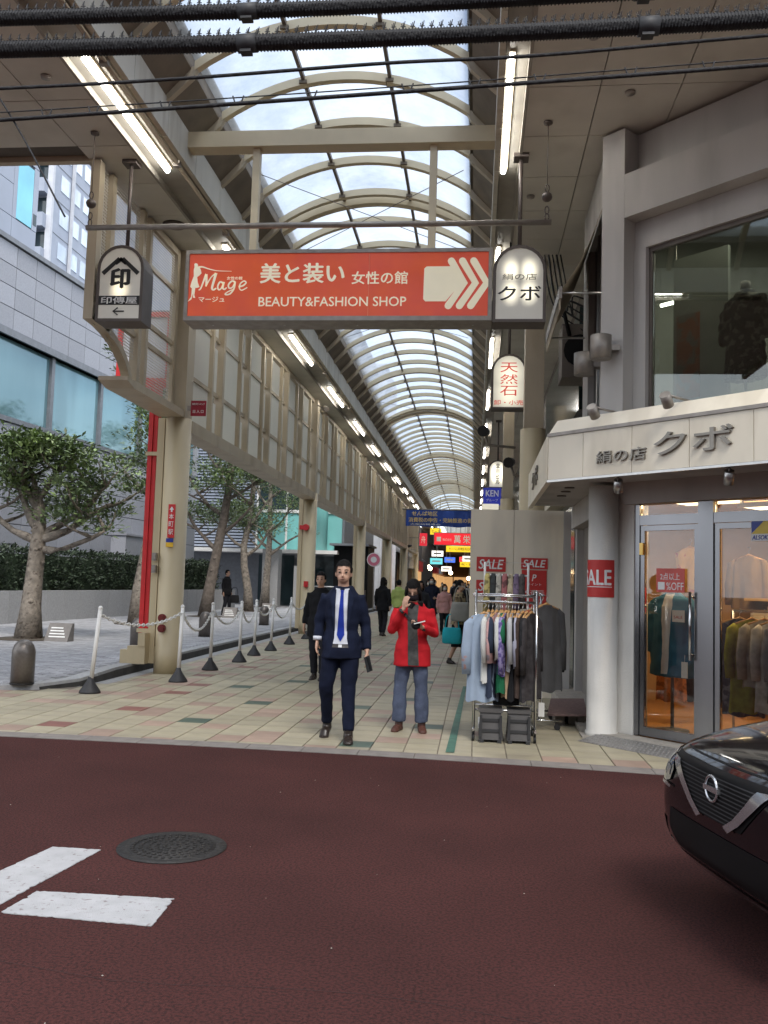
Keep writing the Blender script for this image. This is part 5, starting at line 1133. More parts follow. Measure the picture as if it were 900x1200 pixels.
def hand(g, wr, d, side, curl=.6, s=1.0, palm_n=None):
    """palm + five bent fingers at wrist wr pointing along d; palm_n: way the palm faces"""
    wr = Vector(wr); d = Vector(d).normalized(); pn = Vector(palm_n or (side, 0, 0)); pn = (pn-d*pn.dot(d)).normalized(); a = d.cross(pn).normalized()
    pc = wr+d*.045*s
    g.tube([wr-d*.02, wr+d*.02*s, wr+d*.06*s, wr+d*.09*s], [(.022*s, .017*s), (.030*s, .016*s), (.040*s, .016*s), (.038*s, .013*s)], 10, ref=a)
    for i, (o, L_) in enumerate(((-.030, .066), (-.010, .076), (.010, .072), (.029, .056))):
        b = wr+d*.088*s+a*o*s; L_ *= s; d1 = (d+pn*curl*.35).normalized(); d2 = (d+pn*curl*1.1).normalized(); d3 = (d*.6+pn*curl*1.6).normalized()
        p1 = b+d1*L_*.45; p2 = p1+d2*L_*.32; p3 = p2+d3*L_*.25; g.tube([b-d*.02, b, p1, p2, p3], [.0095*s, .0095*s, .009*s, .008*s, .0055*s], 6)
    b = wr+d*.03*s-a*.030*s; dt = (d*.7-a*.6+pn*.4).normalized(); p1 = b+dt*.035*s; p2 = p1+(d*.9+pn*.45-a*.1).normalized()*.03*s
    g.tube([wr+d*.02*s-a*.012*s, b, p1, p2], [.013*s, .013*s, .0105*s, .007*s], 6)
def person(label, loc, rz, H, arms, legs, top, bottom, shoes='shoe', hairm='hair', hair='short', hem=.45, vox=.016, mask=False, head=(0, 0, 0), build=1.0, skirt=False, fine=False, group='people walking under the arcade', collar=None):
    t = thing('person', label, 'person', loc, rz, group=group)
    S = H
    def P(p): return Vector((p[0]*S, p[1]*S, p[2]*S))
    b = MB(); bw = build
    tors = [(.455, .0, .082, .060), (.50, .0, .093, .068), (.545, -.002, .090, .064), (.61, -.004, .078, .056), (.68, -.004, .088, .062), (.74, .0, .096, .064), (.785, .004, .098, .055), (.815, .006, .070, .044), (.835, .006, .036, .036), (.86, .0, .031, .033), (.885, -.004, .031, .034)]
    b.tube([P((0, y, z)) for z, y, _, _ in tors], [(rx*S*bw, ry*S*bw) if z < .82 else (rx*S, ry*S) for z, _, rx, ry in tors], 16)
    hx, hy, tilt = head
    hc = P((hx, -.012+hy, .926)); rot = Matrix.Rotation(tilt, 4, 'X')
    hb = MB(); hb.ball((0, .006*S, .006*S), (.043*S, .053*S, .061*S), 16, 12); hb.ball((0, -.014*S, -.028*S), (.034*S, .037*S, .034*S), 14, 10)
    hb.tube([(0, -.048*S, .006*S), (0, -.058*S, -.010*S), (0, -.064*S, -.018*S), (0, -.05*S, -.024*S)], [.005*S, .006*S, .0075*S, .006*S], 8)
    for s in (-1, 1): hb.ball((s*.044*S, .008*S, -.008*S), (.006*S, .012*S, .018*S), 8, 6)
    xform(hb, Matrix.Translation(hc) @ rot); 
    b.v, b.f, b.mi, b.sm = (lambda j: (j.v, j.f, j.mi, j.sm))(join(b, hb))
    jk = MB(); tr = MB(); sho = []
    jt = [(z, y, rx, ry) for z, y, rx, ry in tors if z <= .82 and z > hem-.02]
    ex = .014
    jt = [(hem, 0, .108, .084)]+[((z, y, max(rx, .104), max(ry, .080)) if z < .53 else (z, y, max(rx, .097), max(ry, .070)) if z < .58 else (z, y, rx, ry)) for z, y, rx, ry in jt if z > hem+.02]+[(.838, .007, .050, .045), (.850, .006, .040, .040)]
    jk.tube([P((0, y, z)) for z, y, _, _ in jt], [((rx*bw+ex)*S, (ry*bw+ex)*S) for _, _, rx, ry in jt], 18)
    for s, A in zip((-1, 1), arms):
        sh, el, wr = P((s*.098*bw, .005, .785)), P(A['e']), P(A['w'])
        b.tube([sh, sh.lerp(el, .5), el, el.lerp(wr, .4), wr], [.028*S, .026*S, .022*S, .021*S, .0145*S], 10)
        cu = el.lerp(wr, A.get('cuff', .93))
        jk.tube([sh+P((-s*.028, 0, -.004)), sh, sh.lerp(el, .5), el, el.lerp(cu, .5), cu], [.034*S, .040*S, .036*S, .032*S, .029*S, .025*S], 12)
        hand(b, wr, A.get('d', (0, -.1, -1)), -s, A.get('curl', .6), S/1.72, A.get('n'))
    for s, G in zip((-1, 1), legs):
        hp, kn, an = P((s*.048, 0, .50)), P(G['k']), P(G['a'])
        b.tube([hp, hp.lerp(kn, .5), kn, kn.lerp(an, .35), an], [.052*S, .045*S, .032*S, .032*S, .020*S], 10)
        fd = Vector(G.get('f', (s*.08, -1, 0))).normalized(); pit = G.get('pitch', 0)
        toe = an+Vector((fd.x, fd.y, 0))*.105*S+Vector((0, 0, -.045*S-pit*.05*S)); heel = an-fd*.02*S+Vector((0, 0, -.040*S+pit*.02*S))
        sg_ = MB(); sg_.tube([heel-fd*.018*S, heel, an.lerp(toe, .45)+Vector((0, 0, -.012*S)), toe-fd*.03*S, toe], [(.018*S, .018*S), (.025*S, .026*S), (.027*S, .022*S), (.029*S, .017*S), (.018*S, .010*S)], 12, ref=Vector((fd.y, -fd.x, 0)))
        sg_.tube([an+Vector((0, 0, .02*S)), an-Vector((0, 0, .03*S))], [.026*S, .028*S], 10); sho.append(sg_)
        if not skirt:
            cf = kn.lerp(an, G.get('cuff', .97)); w0 = G.get('w', .036)
            tr.tube([P((s*.046, 0, .53)), hp, hp.lerp(kn, .45), kn, kn.lerp(cf, .5), cf], [(.054*S, .066*S), (.056*S, .066*S), .053*S, .043*S, (w0+.003)*S, w0*S], 12)
    if skirt:
        tr.tube([P((0, 0, .60)), P((0, 0, .52)), P((0, 0, .35)), P((0, 0, .20))], [(.085*S, .062*S), (.1*S, .075*S), (.105*S, .085*S), (.11*S, .09*S)], 16)
    else: tr.tube([P((0, 0, .60)), P((0, 0, .53)), P((0, 0, .475))], [(.084*S, .062*S), (.100*S, .074*S), (.094*S, .07*S)], 16)
    body = remeshed('body', b, .0065 if fine else vox*.8, 4, .4); body.materials.append(M['skin']); part('body', body, None, t, world=False)
    jm = remeshed('jacket', jk, .011 if fine else vox, 5); jm.materials.append(top); wrinkle(jm, .006*S if fine else .008*S, loc[0]*7); part('jacket', jm, None, t, world=False)
    tm_ = remeshed('skirt' if skirt else 'trousers', tr, .011 if fine else vox, 5); tm_.materials.append(bottom); wrinkle(tm_, .005*S if fine else .006*S, loc[1]*5); part('skirt' if skirt else 'trousers', tm_, None, t, world=False)
    for sg_ in sho:
        sm = remeshed('shoe', sg_, .008 if fine else .014, 3); sm.materials.append(M[shoes]); part('shoe', sm, None, t, world=False)
    # hair
    h = MB(); n1, n2 = 22, 14
    kx, ky, kz = .0485*S, .059*S, .0665*S
    for i in range(n2+1):
        th = PI/2-PI*.86*i/n2
        for j in range(n1):
            a = 2*PI*j/n1; f = 1+.05*math.sin(5*a+i)+.03*math.sin(9*a+2*i)
            h.v.append((kx*f*math.cos(th)*math.cos(a), ky*f*math.cos(th)*math.sin(a)+.010*S, kz*math.sin(th)+.010*S))
    for i in range(n2):
        for j in range(n1):
            jj = (j+.5) % n1; a = 2*PI*jj/n1; front_ = -math.sin(a); th = math.degrees(PI/2-PI*.86*(i+.5)/n2)
            lim = 26 if front_ > .55 else (-8 if front_ > -.1 else -52)
            if hair == 'long' and front_ < .35: lim = -90
            if th < lim: continue
            h.f.append((i*n1+j, i*n1+(j+1) % n1, (i+1)*n1+(j+1) % n1, (i+1)*n1+j)); h.mi.append(0); h.sm.append(True)
    if hair == 'long':
        h.tube([(0, .022*S, .03*S), (0, .03*S, -.02*S), (0, .034*S, -.07*S), (0, .03*S, -.11*S)], [(.046*S, .03*S), (.052*S, .032*S), (.05*S, .028*S), (.03*S, .015*S)], 14)
        for s in (-1, 1): h.tube([(s*.038*S, -.018*S, .03*S), (s*.047*S, -.018*S, -.015*S), (s*.046*S, -.008*S, -.075*S)], [(.012*S, .022*S), (.012*S, .024*S), (.008*S, .014*S)], 8)
    if hair == 'bun': h.ball((0, .062*S, .045*S), .026*S, 10, 8)
    xform(h, Matrix.Translation(hc) @ rot); part('hair', h, M[hairm], t, world=False, fix=False)
    # face
    f = MB(); 
    for s in (-1, 1): f.ball((s*.0185*S, -.046*S, .0), (.0075*S, .005*S, .0042*S), 8, 6)
    xform(f, Matrix.Translation(hc) @ rot); part('eyes', f, M['eye'], t, world=False)
    f = MB()
    for s in (-1, 1): f.tube([(s*.010*S, -.0495*S, .013*S), (s*.02*S, -.049*S, .0165*S), (s*.030*S, -.042*S, .013*S)], [.0016*S, .0026*S, .0014*S], 6)
    xform(f, Matrix.Translation(hc) @ rot); part('eyebrows', f, M[hairm], t, world=False)
    if mask:
        f = MB(); rows = [(-.002, .0), (-.016, .006), (-.034, .008), (-.052, .002)]
        for i, (z, o) in enumerate(rows):
            for j in range(9):
                a = -1.15+2.3*j/8; f.v.append((.041*S*math.sin(a), -.016*S-(.048*S+o*S*.9)*math.cos(a)*(1.0 if i < 3 else .82), z*S))
        for i in range(3):
            for j in range(8): f.f.append((i*9+j, i*9+j+1, (i+1)*9+j+1, (i+1)*9+j)); f.mi.append(0); f.sm.append(True)
        xform(f, Matrix.Translation(hc) @ rot); part('mask', f, mask if not isinstance(mask, bool) else M['white'], t, world=False)
    else:
        f = MB().tube([(-.013*S, -.0485*S, -.036*S), (0, -.0525*S, -.0355*S), (.013*S, -.0485*S, -.036*S)], [.0015*S, .0042*S, .0015*S], 6); xform(f, Matrix.Translation(hc) @ rot); part('mouth', f, M['lip'], t, world=False)
    return t, bvh_of(jm), S
def wrinkle(me, amt, seed):
    vs = me.vertices; nr = [v.normal.copy() for v in vs]
    for v, n_ in zip(vs, nr):
        p = v.co; k = mnoise.noise(Vector((p.x*9+seed, p.y*9, p.z*5)))*.6+mnoise.noise(Vector((p.x*22, p.y*22+seed, p.z*13)))*.4
        k2 = math.sin(p.z*46+6*mnoise.noise(Vector((p.x*5, p.y*5, seed))))*.25
        v.co = p+n_*amt*(k+k2)
    me.update()
navy = cloth('navy_suit', (.008, .012, .030), .2, 8, bump=.2, bs=60)
lapelc = cloth('lapel_navy', (.011, .016, .038), .2, 8)
navy2 = cloth('navy_trouser', (.006, .009, .024), .2, 8, bump=.2, bs=60)
white_sh = cloth('white_shirt', (.62, .64, .70), .04)
stand = lambda s, sp=.05, dy=0: {'k': (s*sp, dy*.4-.01, .285), 'a': (s*sp, dy, .055)}
hang = lambda s, dy=0: {'e': (s*.135, .015+dy*.4, .635), 'w': (s*.145, -.02+dy, .50)}
# man in the suit
mt, mb_, S = person('man in a navy suit and blue tie walking out holding a dark phone', (-1.27, 8.62, .004), R(3), 1.71,
    [{'e': (-.132, .025, .64), 'w': (-.136, -.015, .545), 'd': (-.05, -.2, -1), 'curl': .75}, {'e': (.132, .03, .63), 'w': (.146, -.03, .49), 'd': (.12, -.25, -1), 'curl': .55}],
    [{'k': (-.078, -.015, .30), 'a': (-.078, .10, .072), 'pitch': .7, 'f': (-.12, -1, 0), 'w': .033}, {'k': (.050, -.04, .285), 'a': (.062, -.10, .052), 'f': (.1, -1, 0), 'w': .033}], navy, navy2, fine=True, hem=.445, build=.95)
def PT(x, z): return (x*S, 0, z*S)
part('shirt', patch(mb_, [(PT(-.034, .828), PT(.034, .828)), (PT(-.036, .78), PT(.036, .78)), (PT(-.036, .70), PT(.036, .70)), (PT(-.034, .62), PT(.034, .62)), (PT(-.036, .56), PT(.036, .56)), (PT(-.042, .53), PT(.042, .53))], nx=10, off=.005), white_sh, mt, world=False, fix=False)
part('belt', patch(mb_, [(PT(-.042, .53), PT(.042, .53)), (PT(-.046, .51), PT(.046, .51))], nx=8, off=.006), M['shoe'], mt, world=False, fix=False)
part('belt_buckle', patch(mb_, [(PT(-.010, .528), PT(.010, .528)), (PT(-.010, .512), PT(.010, .512))], nx=2, off=.010), M['steel'], mt, world=False, fix=False)
part('trouser_front', patch(mb_, [(PT(-.046, .509), PT(.046, .509)), (PT(-.054, .47), PT(.054, .47)), (PT(-.062, .44), PT(.062, .44))], nx=8, off=.006), navy2, mt, world=False, fix=False)
tie = cloth('blue_tie', (.015, .035, .26), .1)
part('tie', patch(mb_, [(PT(-.010, .828), PT(.010, .828)), (PT(-.008, .81), PT(.008, .81)), (PT(-.014, .70), PT(.014, .70)), (PT(-.021, .58), PT(.021, .58)), (PT(-.002, .545), PT(.002, .545))], nx=4, off=.011, th=.005), tie, mt, world=False, fix=False)
for s in (-1, 1):
    part('lapel', patch(mb_, [(PT(s*.034, .830), PT(s*.048, .827)), (PT(s*.034, .78), PT(s*.066, .775)), (PT(s*.034, .72), PT(s*.060, .74)), (PT(s*.033, .60), PT(s*.038, .61))], nx=4, off=.016, th=.007), lapelc, mt, world=False, fix=False)
    part('shirt_collar', patch(mb_, [(PT(s*.012, .834), PT(s*.038, .838)), (PT(s*.022, .800), PT(s*.036, .818))], nx=3, off=.012, th=.005), white_sh, mt, world=False, fix=False)
cw = Vector((-.136*S, -.013*S, .551*S)); part('shirt_cuff', MB().tube([cw+Vector((0, .003, .022)), cw+Vector((0, -.003, -.012))], [.045, .042], 14), white_sh, mt, world=False)
ph = thing('phone', 'dark phone held low in the suited man\'s hand', 'phone', (-1.0, 8.55, .74)); part('phone_body', MB().bar((-1.009, 8.495, .80), (-.969, 8.46, .665), .012, .07), M['black'], ph)
part('phone_screen', MB().bar((-1.0015, 8.488, .79), (-.962, 8.454, .675), .002, .06, up=(0, 1, .3)), M['car_glass'], ph)
# woman in red
redc = cloth('red_jacket', (.52, .018, .026), .14, 5); jean = cloth('blue_jeans', (.085, .105, .165), .25, 9, bump=.3, bs=50)
wt, wb, S = person('woman in bright red jacket and jeans looking down at a phone, hand at her face', (-.63, 9.28, .004), R(-4), 1.545,
    [{'e': (-.140, -.04, .655), 'w': (-.050, -.115, .805), 'd': (.25, -.15, 1), 'curl': .7, 'n': (.4, .9, 0), 'cuff': .95}, {'e': (.148, .005, .64), 'w': (.078, -.155, .69), 'd': (-.55, -.5, .25), 'curl': .7, 'n': (-.2, .2, 1), 'cuff': .93}],
    [{'k': (-.074, -.01, .28), 'a': (-.078, 0, .052), 'w': .046, 'f': (-.2, -1, 0)}, {'k': (.066, -.01, .28), 'a': (.074, 0, .052), 'w': .046, 'f': (.25, -1, 0)}], redc, jean, 'shoe_brown', fine=True, hem=.425, mask=cloth('dark_mask', (.03, .025, .03)), head=(0, -.020, R(32)), hair='long', build=1.06)
scarf = cloth('grey_scarf', (.075, .075, .072), .3, 20)
part('inner_top', patch(wb, [(PT(-.030, .83), PT(.042, .83)), (PT(-.026, .74), PT(.040, .74)), (PT(-.022, .64), PT(.042, .64)), (PT(-.018, .54), PT(.05, .54)), (PT(-.012, .435), PT(.058, .435))], nx=8, off=.006), scarf, wt, world=False, fix=False)
part('scarf', MB().tube([(-.045*S, .03*S, .835*S), (-.05*S, -.035*S, .835*S), (0, -.06*S, .822*S), (.05*S, -.035*S, .835*S), (.045*S, .03*S, .835*S), (0, .055*S, .845*S), (-.045*S, .03*S, .835*S)], .022*S, 8), cloth('black_knit', (.02, .018, .02)), wt, world=False)
part('bag_strap', patch(wb, [(PT(-.085, .80), PT(-.07, .81)), (PT(-.03, .74), PT(-.016, .75)), (PT(.03, .695), PT(.045, .708)), (PT(.10, .66), PT(.105, .675))], nx=2, off=.014, th=.004), M['black'], wt, world=False, fix=False)
for s, x in ((-1, -.085), (1, .09)): part('pocket_flap', patch(wb, [(PT(x-.025, .545), PT(x+.025, .55)), (PT(x-.025, .53), PT(x+.025, .535))], nx=3, off=.006, th=.004), redc, wt, world=False, fix=False)
part('mitten', MB().ball((.045*S, -.195*S, .700*S), (.030*S, .035*S, .026*S), 10, 8), cloth('black_knit', (.02, .018, .02)), wt, world=False)
ph = thing('phone', 'pale phone in the red jacketed woman\'s gloved hand', 'phone', (-.57, 8.95, 1.1)); part('phone_body', MB().bar((-.60, 8.935, 1.105), (-.49, 8.95, 1.135), .075, .010), M['white'], ph); part('phone_screen', MB().bar((-.595, 8.934, 1.1125), (-.495, 8.949, 1.1405), .066, .003), M['car_glass'], ph)
# passers-by further in
blk = cloth('black_coat', (.012, .012, .014), .2); drk = cloth('dark_trouser', (.02, .02, .025), .2); char = cloth('charcoal_coat', (.035, .036, .042), .2)
tanp = cloth('patterned_top', (.42, .33, .20), .2, 9, col2=(.12, .09, .06), c2s=14); pinkc = cloth('pink_coat', (.62, .34, .33), .1); grn = cloth('lime_jacket', (.45, .55, .18), .1); navyc = cloth('navy_coat', (.016, .020, .038), .2)
def walk(s, st): return [{'k': (-.05, -.03+st*.3, .285), 'a': (-.05, st, .055), 'pitch': max(0, st*4)}, {'k': (.05, -.03-st*.3, .285), 'a': (.05, -st, .055), 'pitch': max(0, -st*4)}]
ha = lambda dy=0: [hang(-1, dy), hang(1, -dy)]
carry = [hang(-1), {'e': (.145, .02, .64), 'w': (.10, -.11, .60), 'd': (-.3, -1, 0)}]
ladyt, _, _ = person('woman seen from the side in patterned top and long black skirt', (-.30, 17.3, .004), R(70), 1.60, carry, walk(1, .09), tanp, cloth('black_skirt', (.015, .015, .017)), hair='bun', hem=.47, skirt=True)
person('person in black walking away on the left beyond the suited man', (-2.60, 25.4, .004), R(165), 1.66, ha(.05), walk(1, .08), blk, drk, hem=.42, hair='long')
person('person in a lime green jacket half hidden behind black clad walker', (-2.42, 28.5, .004), R(170), 1.62, ha(), walk(1, -.06), grn, drk)
person('tall person in a long navy coat and white mask facing the street', (-1.42, 29.5, .004), R(-8), 1.74, carry, walk(1, .07), navyc, drk, hem=.30, hair='long', mask=True)
person('woman in a pale pink coat and white mask beside the grey tote lady', (-.93, 27.4, .004), R(10), 1.52, ha(), walk(1, -.06), pinkc, drk, hem=.42, hair='long', mask=True)
person('woman in dark clothes just behind the red jacketed woman', (-1.36, 22.5, .004), R(4), 1.58, ha(), walk(1, .06), char, drk, hair='long', mask=cloth('tan_scarf', (.28, .15, .11)))
person('person in black with a white shirt following close behind the suited man', (-2.35, 13.6, .004), R(-5), 1.64, ha(), walk(1, .05), blk, drk, hem=.40)
person('person in dark clothes half hidden behind the dark leaning tree', (-9.0, 32.0, .15), R(70), 1.66, ha(), walk(1, .05), blk, drk, hem=.45)
for k, (x, y, l_, c_, h_) in enumerate(((-2.05, 34, 'distant woman in charcoal coat near the middle of the arcade', char, 1.58), (-1.85, 41, 'distant man in brown coat far down the arcade', cloth('brown_coat', (.16, .10, .06)), 1.70), (-.75, 38, 'distant person in black behind the pink coated woman', blk, 1.64), (-1.0, 46, 'farthest person in dark blue in the arcade', navyc, 1.68), (-2.7, 52, 'far person in grey by the left pillars', cloth('grey_coat', (.2, .2, .21)), 1.62), (-.4, 50, 'far person in white coat under the red sign', cloth('white_coat', (.5, .5, .5)), 1.6), (-1.7, 33, 'person in a dark brown jacket right behind the tall navy coat', cloth('dk_brown', (.06, .04, .03)), 1.68), (-.5, 33.5, 'person in dark grey near the partition edge', char, 1.66), (-1.2, 56, 'very far person in black in the middle of the arcade', blk, 1.66), (-2.2, 60, 'very far person in beige at left of the arcade', cloth('beige_coat', (.35, .28, .2)), 1.64), (-.7, 62, 'very far person in navy at right of the arcade', navyc, 1.7), (-1.7, 70, 'farthest person of all, in grey', cloth('grey_coat', (.2, .2, .21)), 1.68))):
    person(l_, (x, y, .004), R((k*37) % 30-15), h_, ha(), walk(1, .06 if k % 2 else -.05), c_, drk, hem=.40, hair='long' if k % 2 == 0 else 'short', mask=True, vox=.022)
def bag(nm, label, loc, w_, d_, h_, m, strap, rz=0):
    t = thing(nm, label, 'bag', loc, rz); g = MB(); n_ = 14
    pr_ = []
    for z, k in ((0, .8), (.06, 1.0), (.5, 1.02), (.85, .95), (1, .86)):
        for j in range(n_):
            a = 2*PI*j/n_; c, s_ = math.cos(a), math.sin(a); e = .55
            g.v.append((math.copysign(abs(c)**e, c)*w_/2*k, math.copysign(abs(s_)**e, s_)*d_/2*k*(1+.1*math.sin(3*a)), z*h_))
    for i in range(4):
        for j in range(n_): g.f.append((i*n_+j, i*n_+(j+1) % n_, (i+1)*n_+(j+1) % n_, (i+1)*n_+j)); g.mi.append(0); g.sm.append(True)
    g.f.append(tuple(range(n_))[::-1]); g.mi.append(0); g.sm.append(False); g.f.append(tuple(4*n_+j for j in range(n_))); g.mi.append(0); g.sm.append(False)
    part('pouch', g, m, t, world=False); part('strap', MB().tube(spline([(-w_*.36, 0, h_*.97), (-w_*.26, 0, h_+strap*.8), (0, 0, h_+strap), (w_*.26, 0, h_+strap*.8), (w_*.36, 0, h_*.97)], 4), .009, 6), m, t, world=False); return t
bag('tote_bag', 'grey canvas tote bag hanging from the side facing woman\'s shoulder', (-.27, 17.02, .82), .36, .14, .36, cloth('grey_canvas', (.30, .30, .28)), .30)
bag('shopping_bag', 'bright turquoise shopping bag carried low by the side facing woman', (-.42, 17.0, .40), .36, .16, .30, cloth('turquoise_bag', (.03, .42, .50), .08), .25)
bag('handbag', 'black handbag of the person behind the dark leaning tree', (-8.62, 31.7, .62), .34, .14, .28, cloth('black_bag', (.015, .015, .016)), .28)

# ================================================================== CLOTHES RACKS
def garment(name, label, x, y, ztop, m, L_, wd=.40, rz=0, sleeve=.45, kind='hanging garments on the front rack', open_=False, thick=.035, seed=0, hanger=True, cat='garment', parts_=None):
    t = thing(name, label, cat, (x, y, ztop), rz, group=kind); rr = random.Random(seed); g = MB()
    zz = [-.06, -.085, -.12, -.19, -.26, -.34, -.43, -.52, -.61, -.70, -.80, -.9, -1.0]; zz = [z for z in zz if z > -L_+.03]+[-L_]
    n_ = 32; k = len(zz)
    for i, z in enumerate(zz):
        hw = (.07, .13, wd*.48)[i] if i < 3 else wd*(.45+.11*abs(z)/1.0); th = thick*(.8+1.0*abs(z))
        if i < 3: th = thick*.6
        for j in range(n_):
            a = 2*PI*j/n_; ph_ = rr.random()*.2; am = min(1, i/5); fold = 1+.34*am*math.sin(5*a+seed*1.3+.12*i)+.22*am*math.sin(9*a+seed*2.1-.2*i)+.25*mnoise.noise(Vector((a*1.5+seed, z*5, seed)))
            g.v.append((hw*math.cos(a)*(1+.03*math.sin(7*a+seed)), th*math.sin(a)*fold+.006*math.sin(9*a+i), z+(.012*math.sin(5*a+seed) if i == k-1 else 0)))
    for i in range(k-1):
        for j in range(n_): g.f.append((i*n_+j, i*n_+(j+1) % n_, (i+1)*n_+(j+1) % n_, (i+1)*n_+j)); g.mi.append(0); g.sm.append(True)
    part('cloth', g, m, t, world=False, fix=True)
    if sleeve:
        for s in (-1, 1):
            sg_ = MB(); dr_ = rr.uniform(.02, .06)
            sg_.tube([(s*wd*.40, 0, -.115), (s*wd*.50, -.004, -.16), (s*(wd*.53+dr_*.4), -.01, -.16-sleeve*.5), (s*(wd*.50+dr_*.5), -.02, -.14-sleeve)], [(.03, .02), (.055, .032), (.055, .03), (.05, .026)], 10)
            part('sleeve', sg_, m, t, world=False)
    if hanger:
        part('hanger', MB().tube([(-wd*.42, 0, -.105), (-wd*.2, 0, -.075), (0, 0, -.045), (wd*.2, 0, -.075), (wd*.42, 0, -.105)], [.010, .013, .016, .013, .010], 8), M['wood'], t, world=False)
        part('hook', MB().tube([(0, 0, -.035), (0, 0, .0), (.018, 0, .016), (.022, 0, .032), (.005, 0, .046), (-.014, 0, .036)], .0035, 6), M['steel'], t, world=False)
    return t
rk = thing('clothes_rack', 'chrome clothes rack in front of the partition with wooden hangers', 'clothes rack', (.30, 9.0, 0))
g = MB().tube([(.0, 9.0, 1.345), (.62, 9.0, 1.345)], .014, 10); part('rail', g, M['chrome'], rk)
part('rail', MB().tube([(-.02, 9.28, 1.40), (.61, 9.28, 1.40)], .010, 10), M['chrome'], rk); part('rail', MB().tube([(-.02, 8.93, 1.42), (.61, 8.93, 1.42)], .008, 10), M['chrome'], rk)
for x in (.01, .60):
    for y in (8.88, 9.30):
        part('upright', MB().tube([(x, y, .09), (x, y, 1.46)], .013, 10), M['chrome'], rk)
        part('caster', MB().tube([(x-.012, y, .035), (x+.012, y, .035)], .033, 12, ref=(0, 1, 0)).tube([(x, y, .06), (x, y, .10)], .012, 8), M['black'], rk)
    part('foot_rail', MB().tube([(x, 8.8, .12), (x, 9.4, .12)], .013, 8), M['chrome'], rk); part('top_bar', MB().tube([(x, 8.88, 1.455), (x, 9.30, 1.455)], .012, 8), M['chrome'], rk)
part('shelf_bar', MB().tube([(.01, 8.90, .30), (.60, 8.90, .30)], .011, 8).tube([(.01, 9.28, .30), (.60, 9.28, .30)], .011, 8), M['chrome'], rk)
gs = [('shirt', 'light blue embroidered long shirt hung facing the street at left end of the rack', cloth('light_blue', (.30, .37, .47), .12, 4, col2=(.45, .27, .24), c2s=7, lo=.66, hi=.70), .80, .31, 22, .10, .50),
      ('shirt', 'white blouse second on the rack beside the light blue shirt', cloth('off_white', (.60, .60, .57)), .62, .38, 62, .165, .4), ('dress', 'dark navy dress third from the left on the rack', cloth('navy_dress', (.035, .045, .075)), .74, .38, 68, .205, .3), ('blouse', 'pink and grey patterned blouse with angled sleeve on the rack', cloth('pink_print', (.50, .30, .29), .2, 6, col2=(.25, .22, .25), c2s=18), .46, .40, 55, .245, .4),
      ('shirt', 'white long shirt in the middle of the rack', cloth('off_white', (.6, .6, .57)), .44, .38, 64, .285, .35), ('dress', 'green dress hung behind the white shirt on the rack', cloth('green_dress', (.02, .15, .07)), .70, .36, 72, .30, .2), ('shirt', 'purple checked shirt hanging in the middle of the rack', cloth('purple_check', (.12, .09, .26), .2, 6, col2=(.30, .26, .46), c2s=26, lo=.47, hi=.52), .56, .40, 60, .335, .5), ('trousers', 'tan garment hanging low between purple shirt and grey one', cloth('tan_cloth', (.38, .27, .17)), .74, .30, 72, .36, 0),
      ('shirt', 'pale grey shirt right of the purple checked one', cloth('pale_grey', (.44, .44, .45)), .52, .38, 66, .40, .4), ('dress', 'black dress between two grey garments on the rack', cloth('black_dress', (.018, .018, .02)), .78, .36, 70, .425, .3), ('shirt', 'lavender grey shirt on the right half of the rack', cloth('lavender', (.36, .36, .44)), .50, .38, 64, .46, .42), ('blouse', 'dark brown lace blouse near right end of the rack', cloth('brown_lace', (.055, .038, .032), .3, 20), .74, .40, 58, .50, .5), ('dress', 'black textured dress near right end of the rack', cloth('black_tex', (.02, .02, .022), .4, 30), .80, .40, 60, .54, .4), ('coat', 'dark patterned coat last on the front rail', cloth('dark_pat', (.045, .04, .042), .4, 16), .80, .42, 52, .585, .5)]
for k, (nm, l_, m, L_, wd, rz, x, sl) in enumerate(gs):
    garment(nm, l_, x-.03 if k else .09, 9.0 if k else 8.90, 1.30 if k else 1.285, m, min(.9, L_*1.18), wd, R(rz+(14 if k else 0)), sl, seed=k)
# second rack (rail running back) with coats on its near end
rk2 = thing('clothes_rack', 'second chrome rack standing behind the front one with coats at its right side', 'clothes rack', (.68, 9.9, 0))
part('rail', MB().tube([(.70, 9.40, 1.42), (.70, 10.5, 1.42)], .012, 10), M['chrome'], rk2)
for y in (9.75, 10.5):
    part('upright', MB().tube([(.70, y, .09), (.70, y, 1.44)], .012, 10), M['chrome'], rk2); part('foot_rail', MB().tube([(.46, y, .10), (.94, y, .10)], .013, 8), M['chrome'], rk2)
    for x in (.43, .89): part('caster', MB().tube([(x, y-.01, .035), (x, y+.01, .035)], .033, 12, ref=(1, 0, 0)), M['black'], rk2)
for k, (y, nm, l_, m, L_, sl) in enumerate(((9.50, 'coat', 'charcoal grey coat with sloping hem at right end of the racks', cloth('charcoal2', (.075, .075, .078)), .95, .6), (9.62, 'jacket', 'red jacket tucked behind the charcoal coat', cloth('red_coat2', (.48, .06, .045)), .55, .5), (9.80, 'coat', 'black coat on the second rack', blk, .90, .6), (10.0, 'coat', 'dark blue denim coat on the second rack', cloth('denim', (.05, .065, .09)), .85, .6), (10.25, 'coat', 'grey brown coat at the back of the second rack', cloth('grey_brown', (.12, .10, .085)), .8, .5))):
    garment(nm, l_, (.74 if k == 0 else .70), y, 1.38-.02*k, m, L_, .46, R((46, 38, 30, 24, 20)[k]), sl, 'hanging garments on the second rack', seed=k+31)
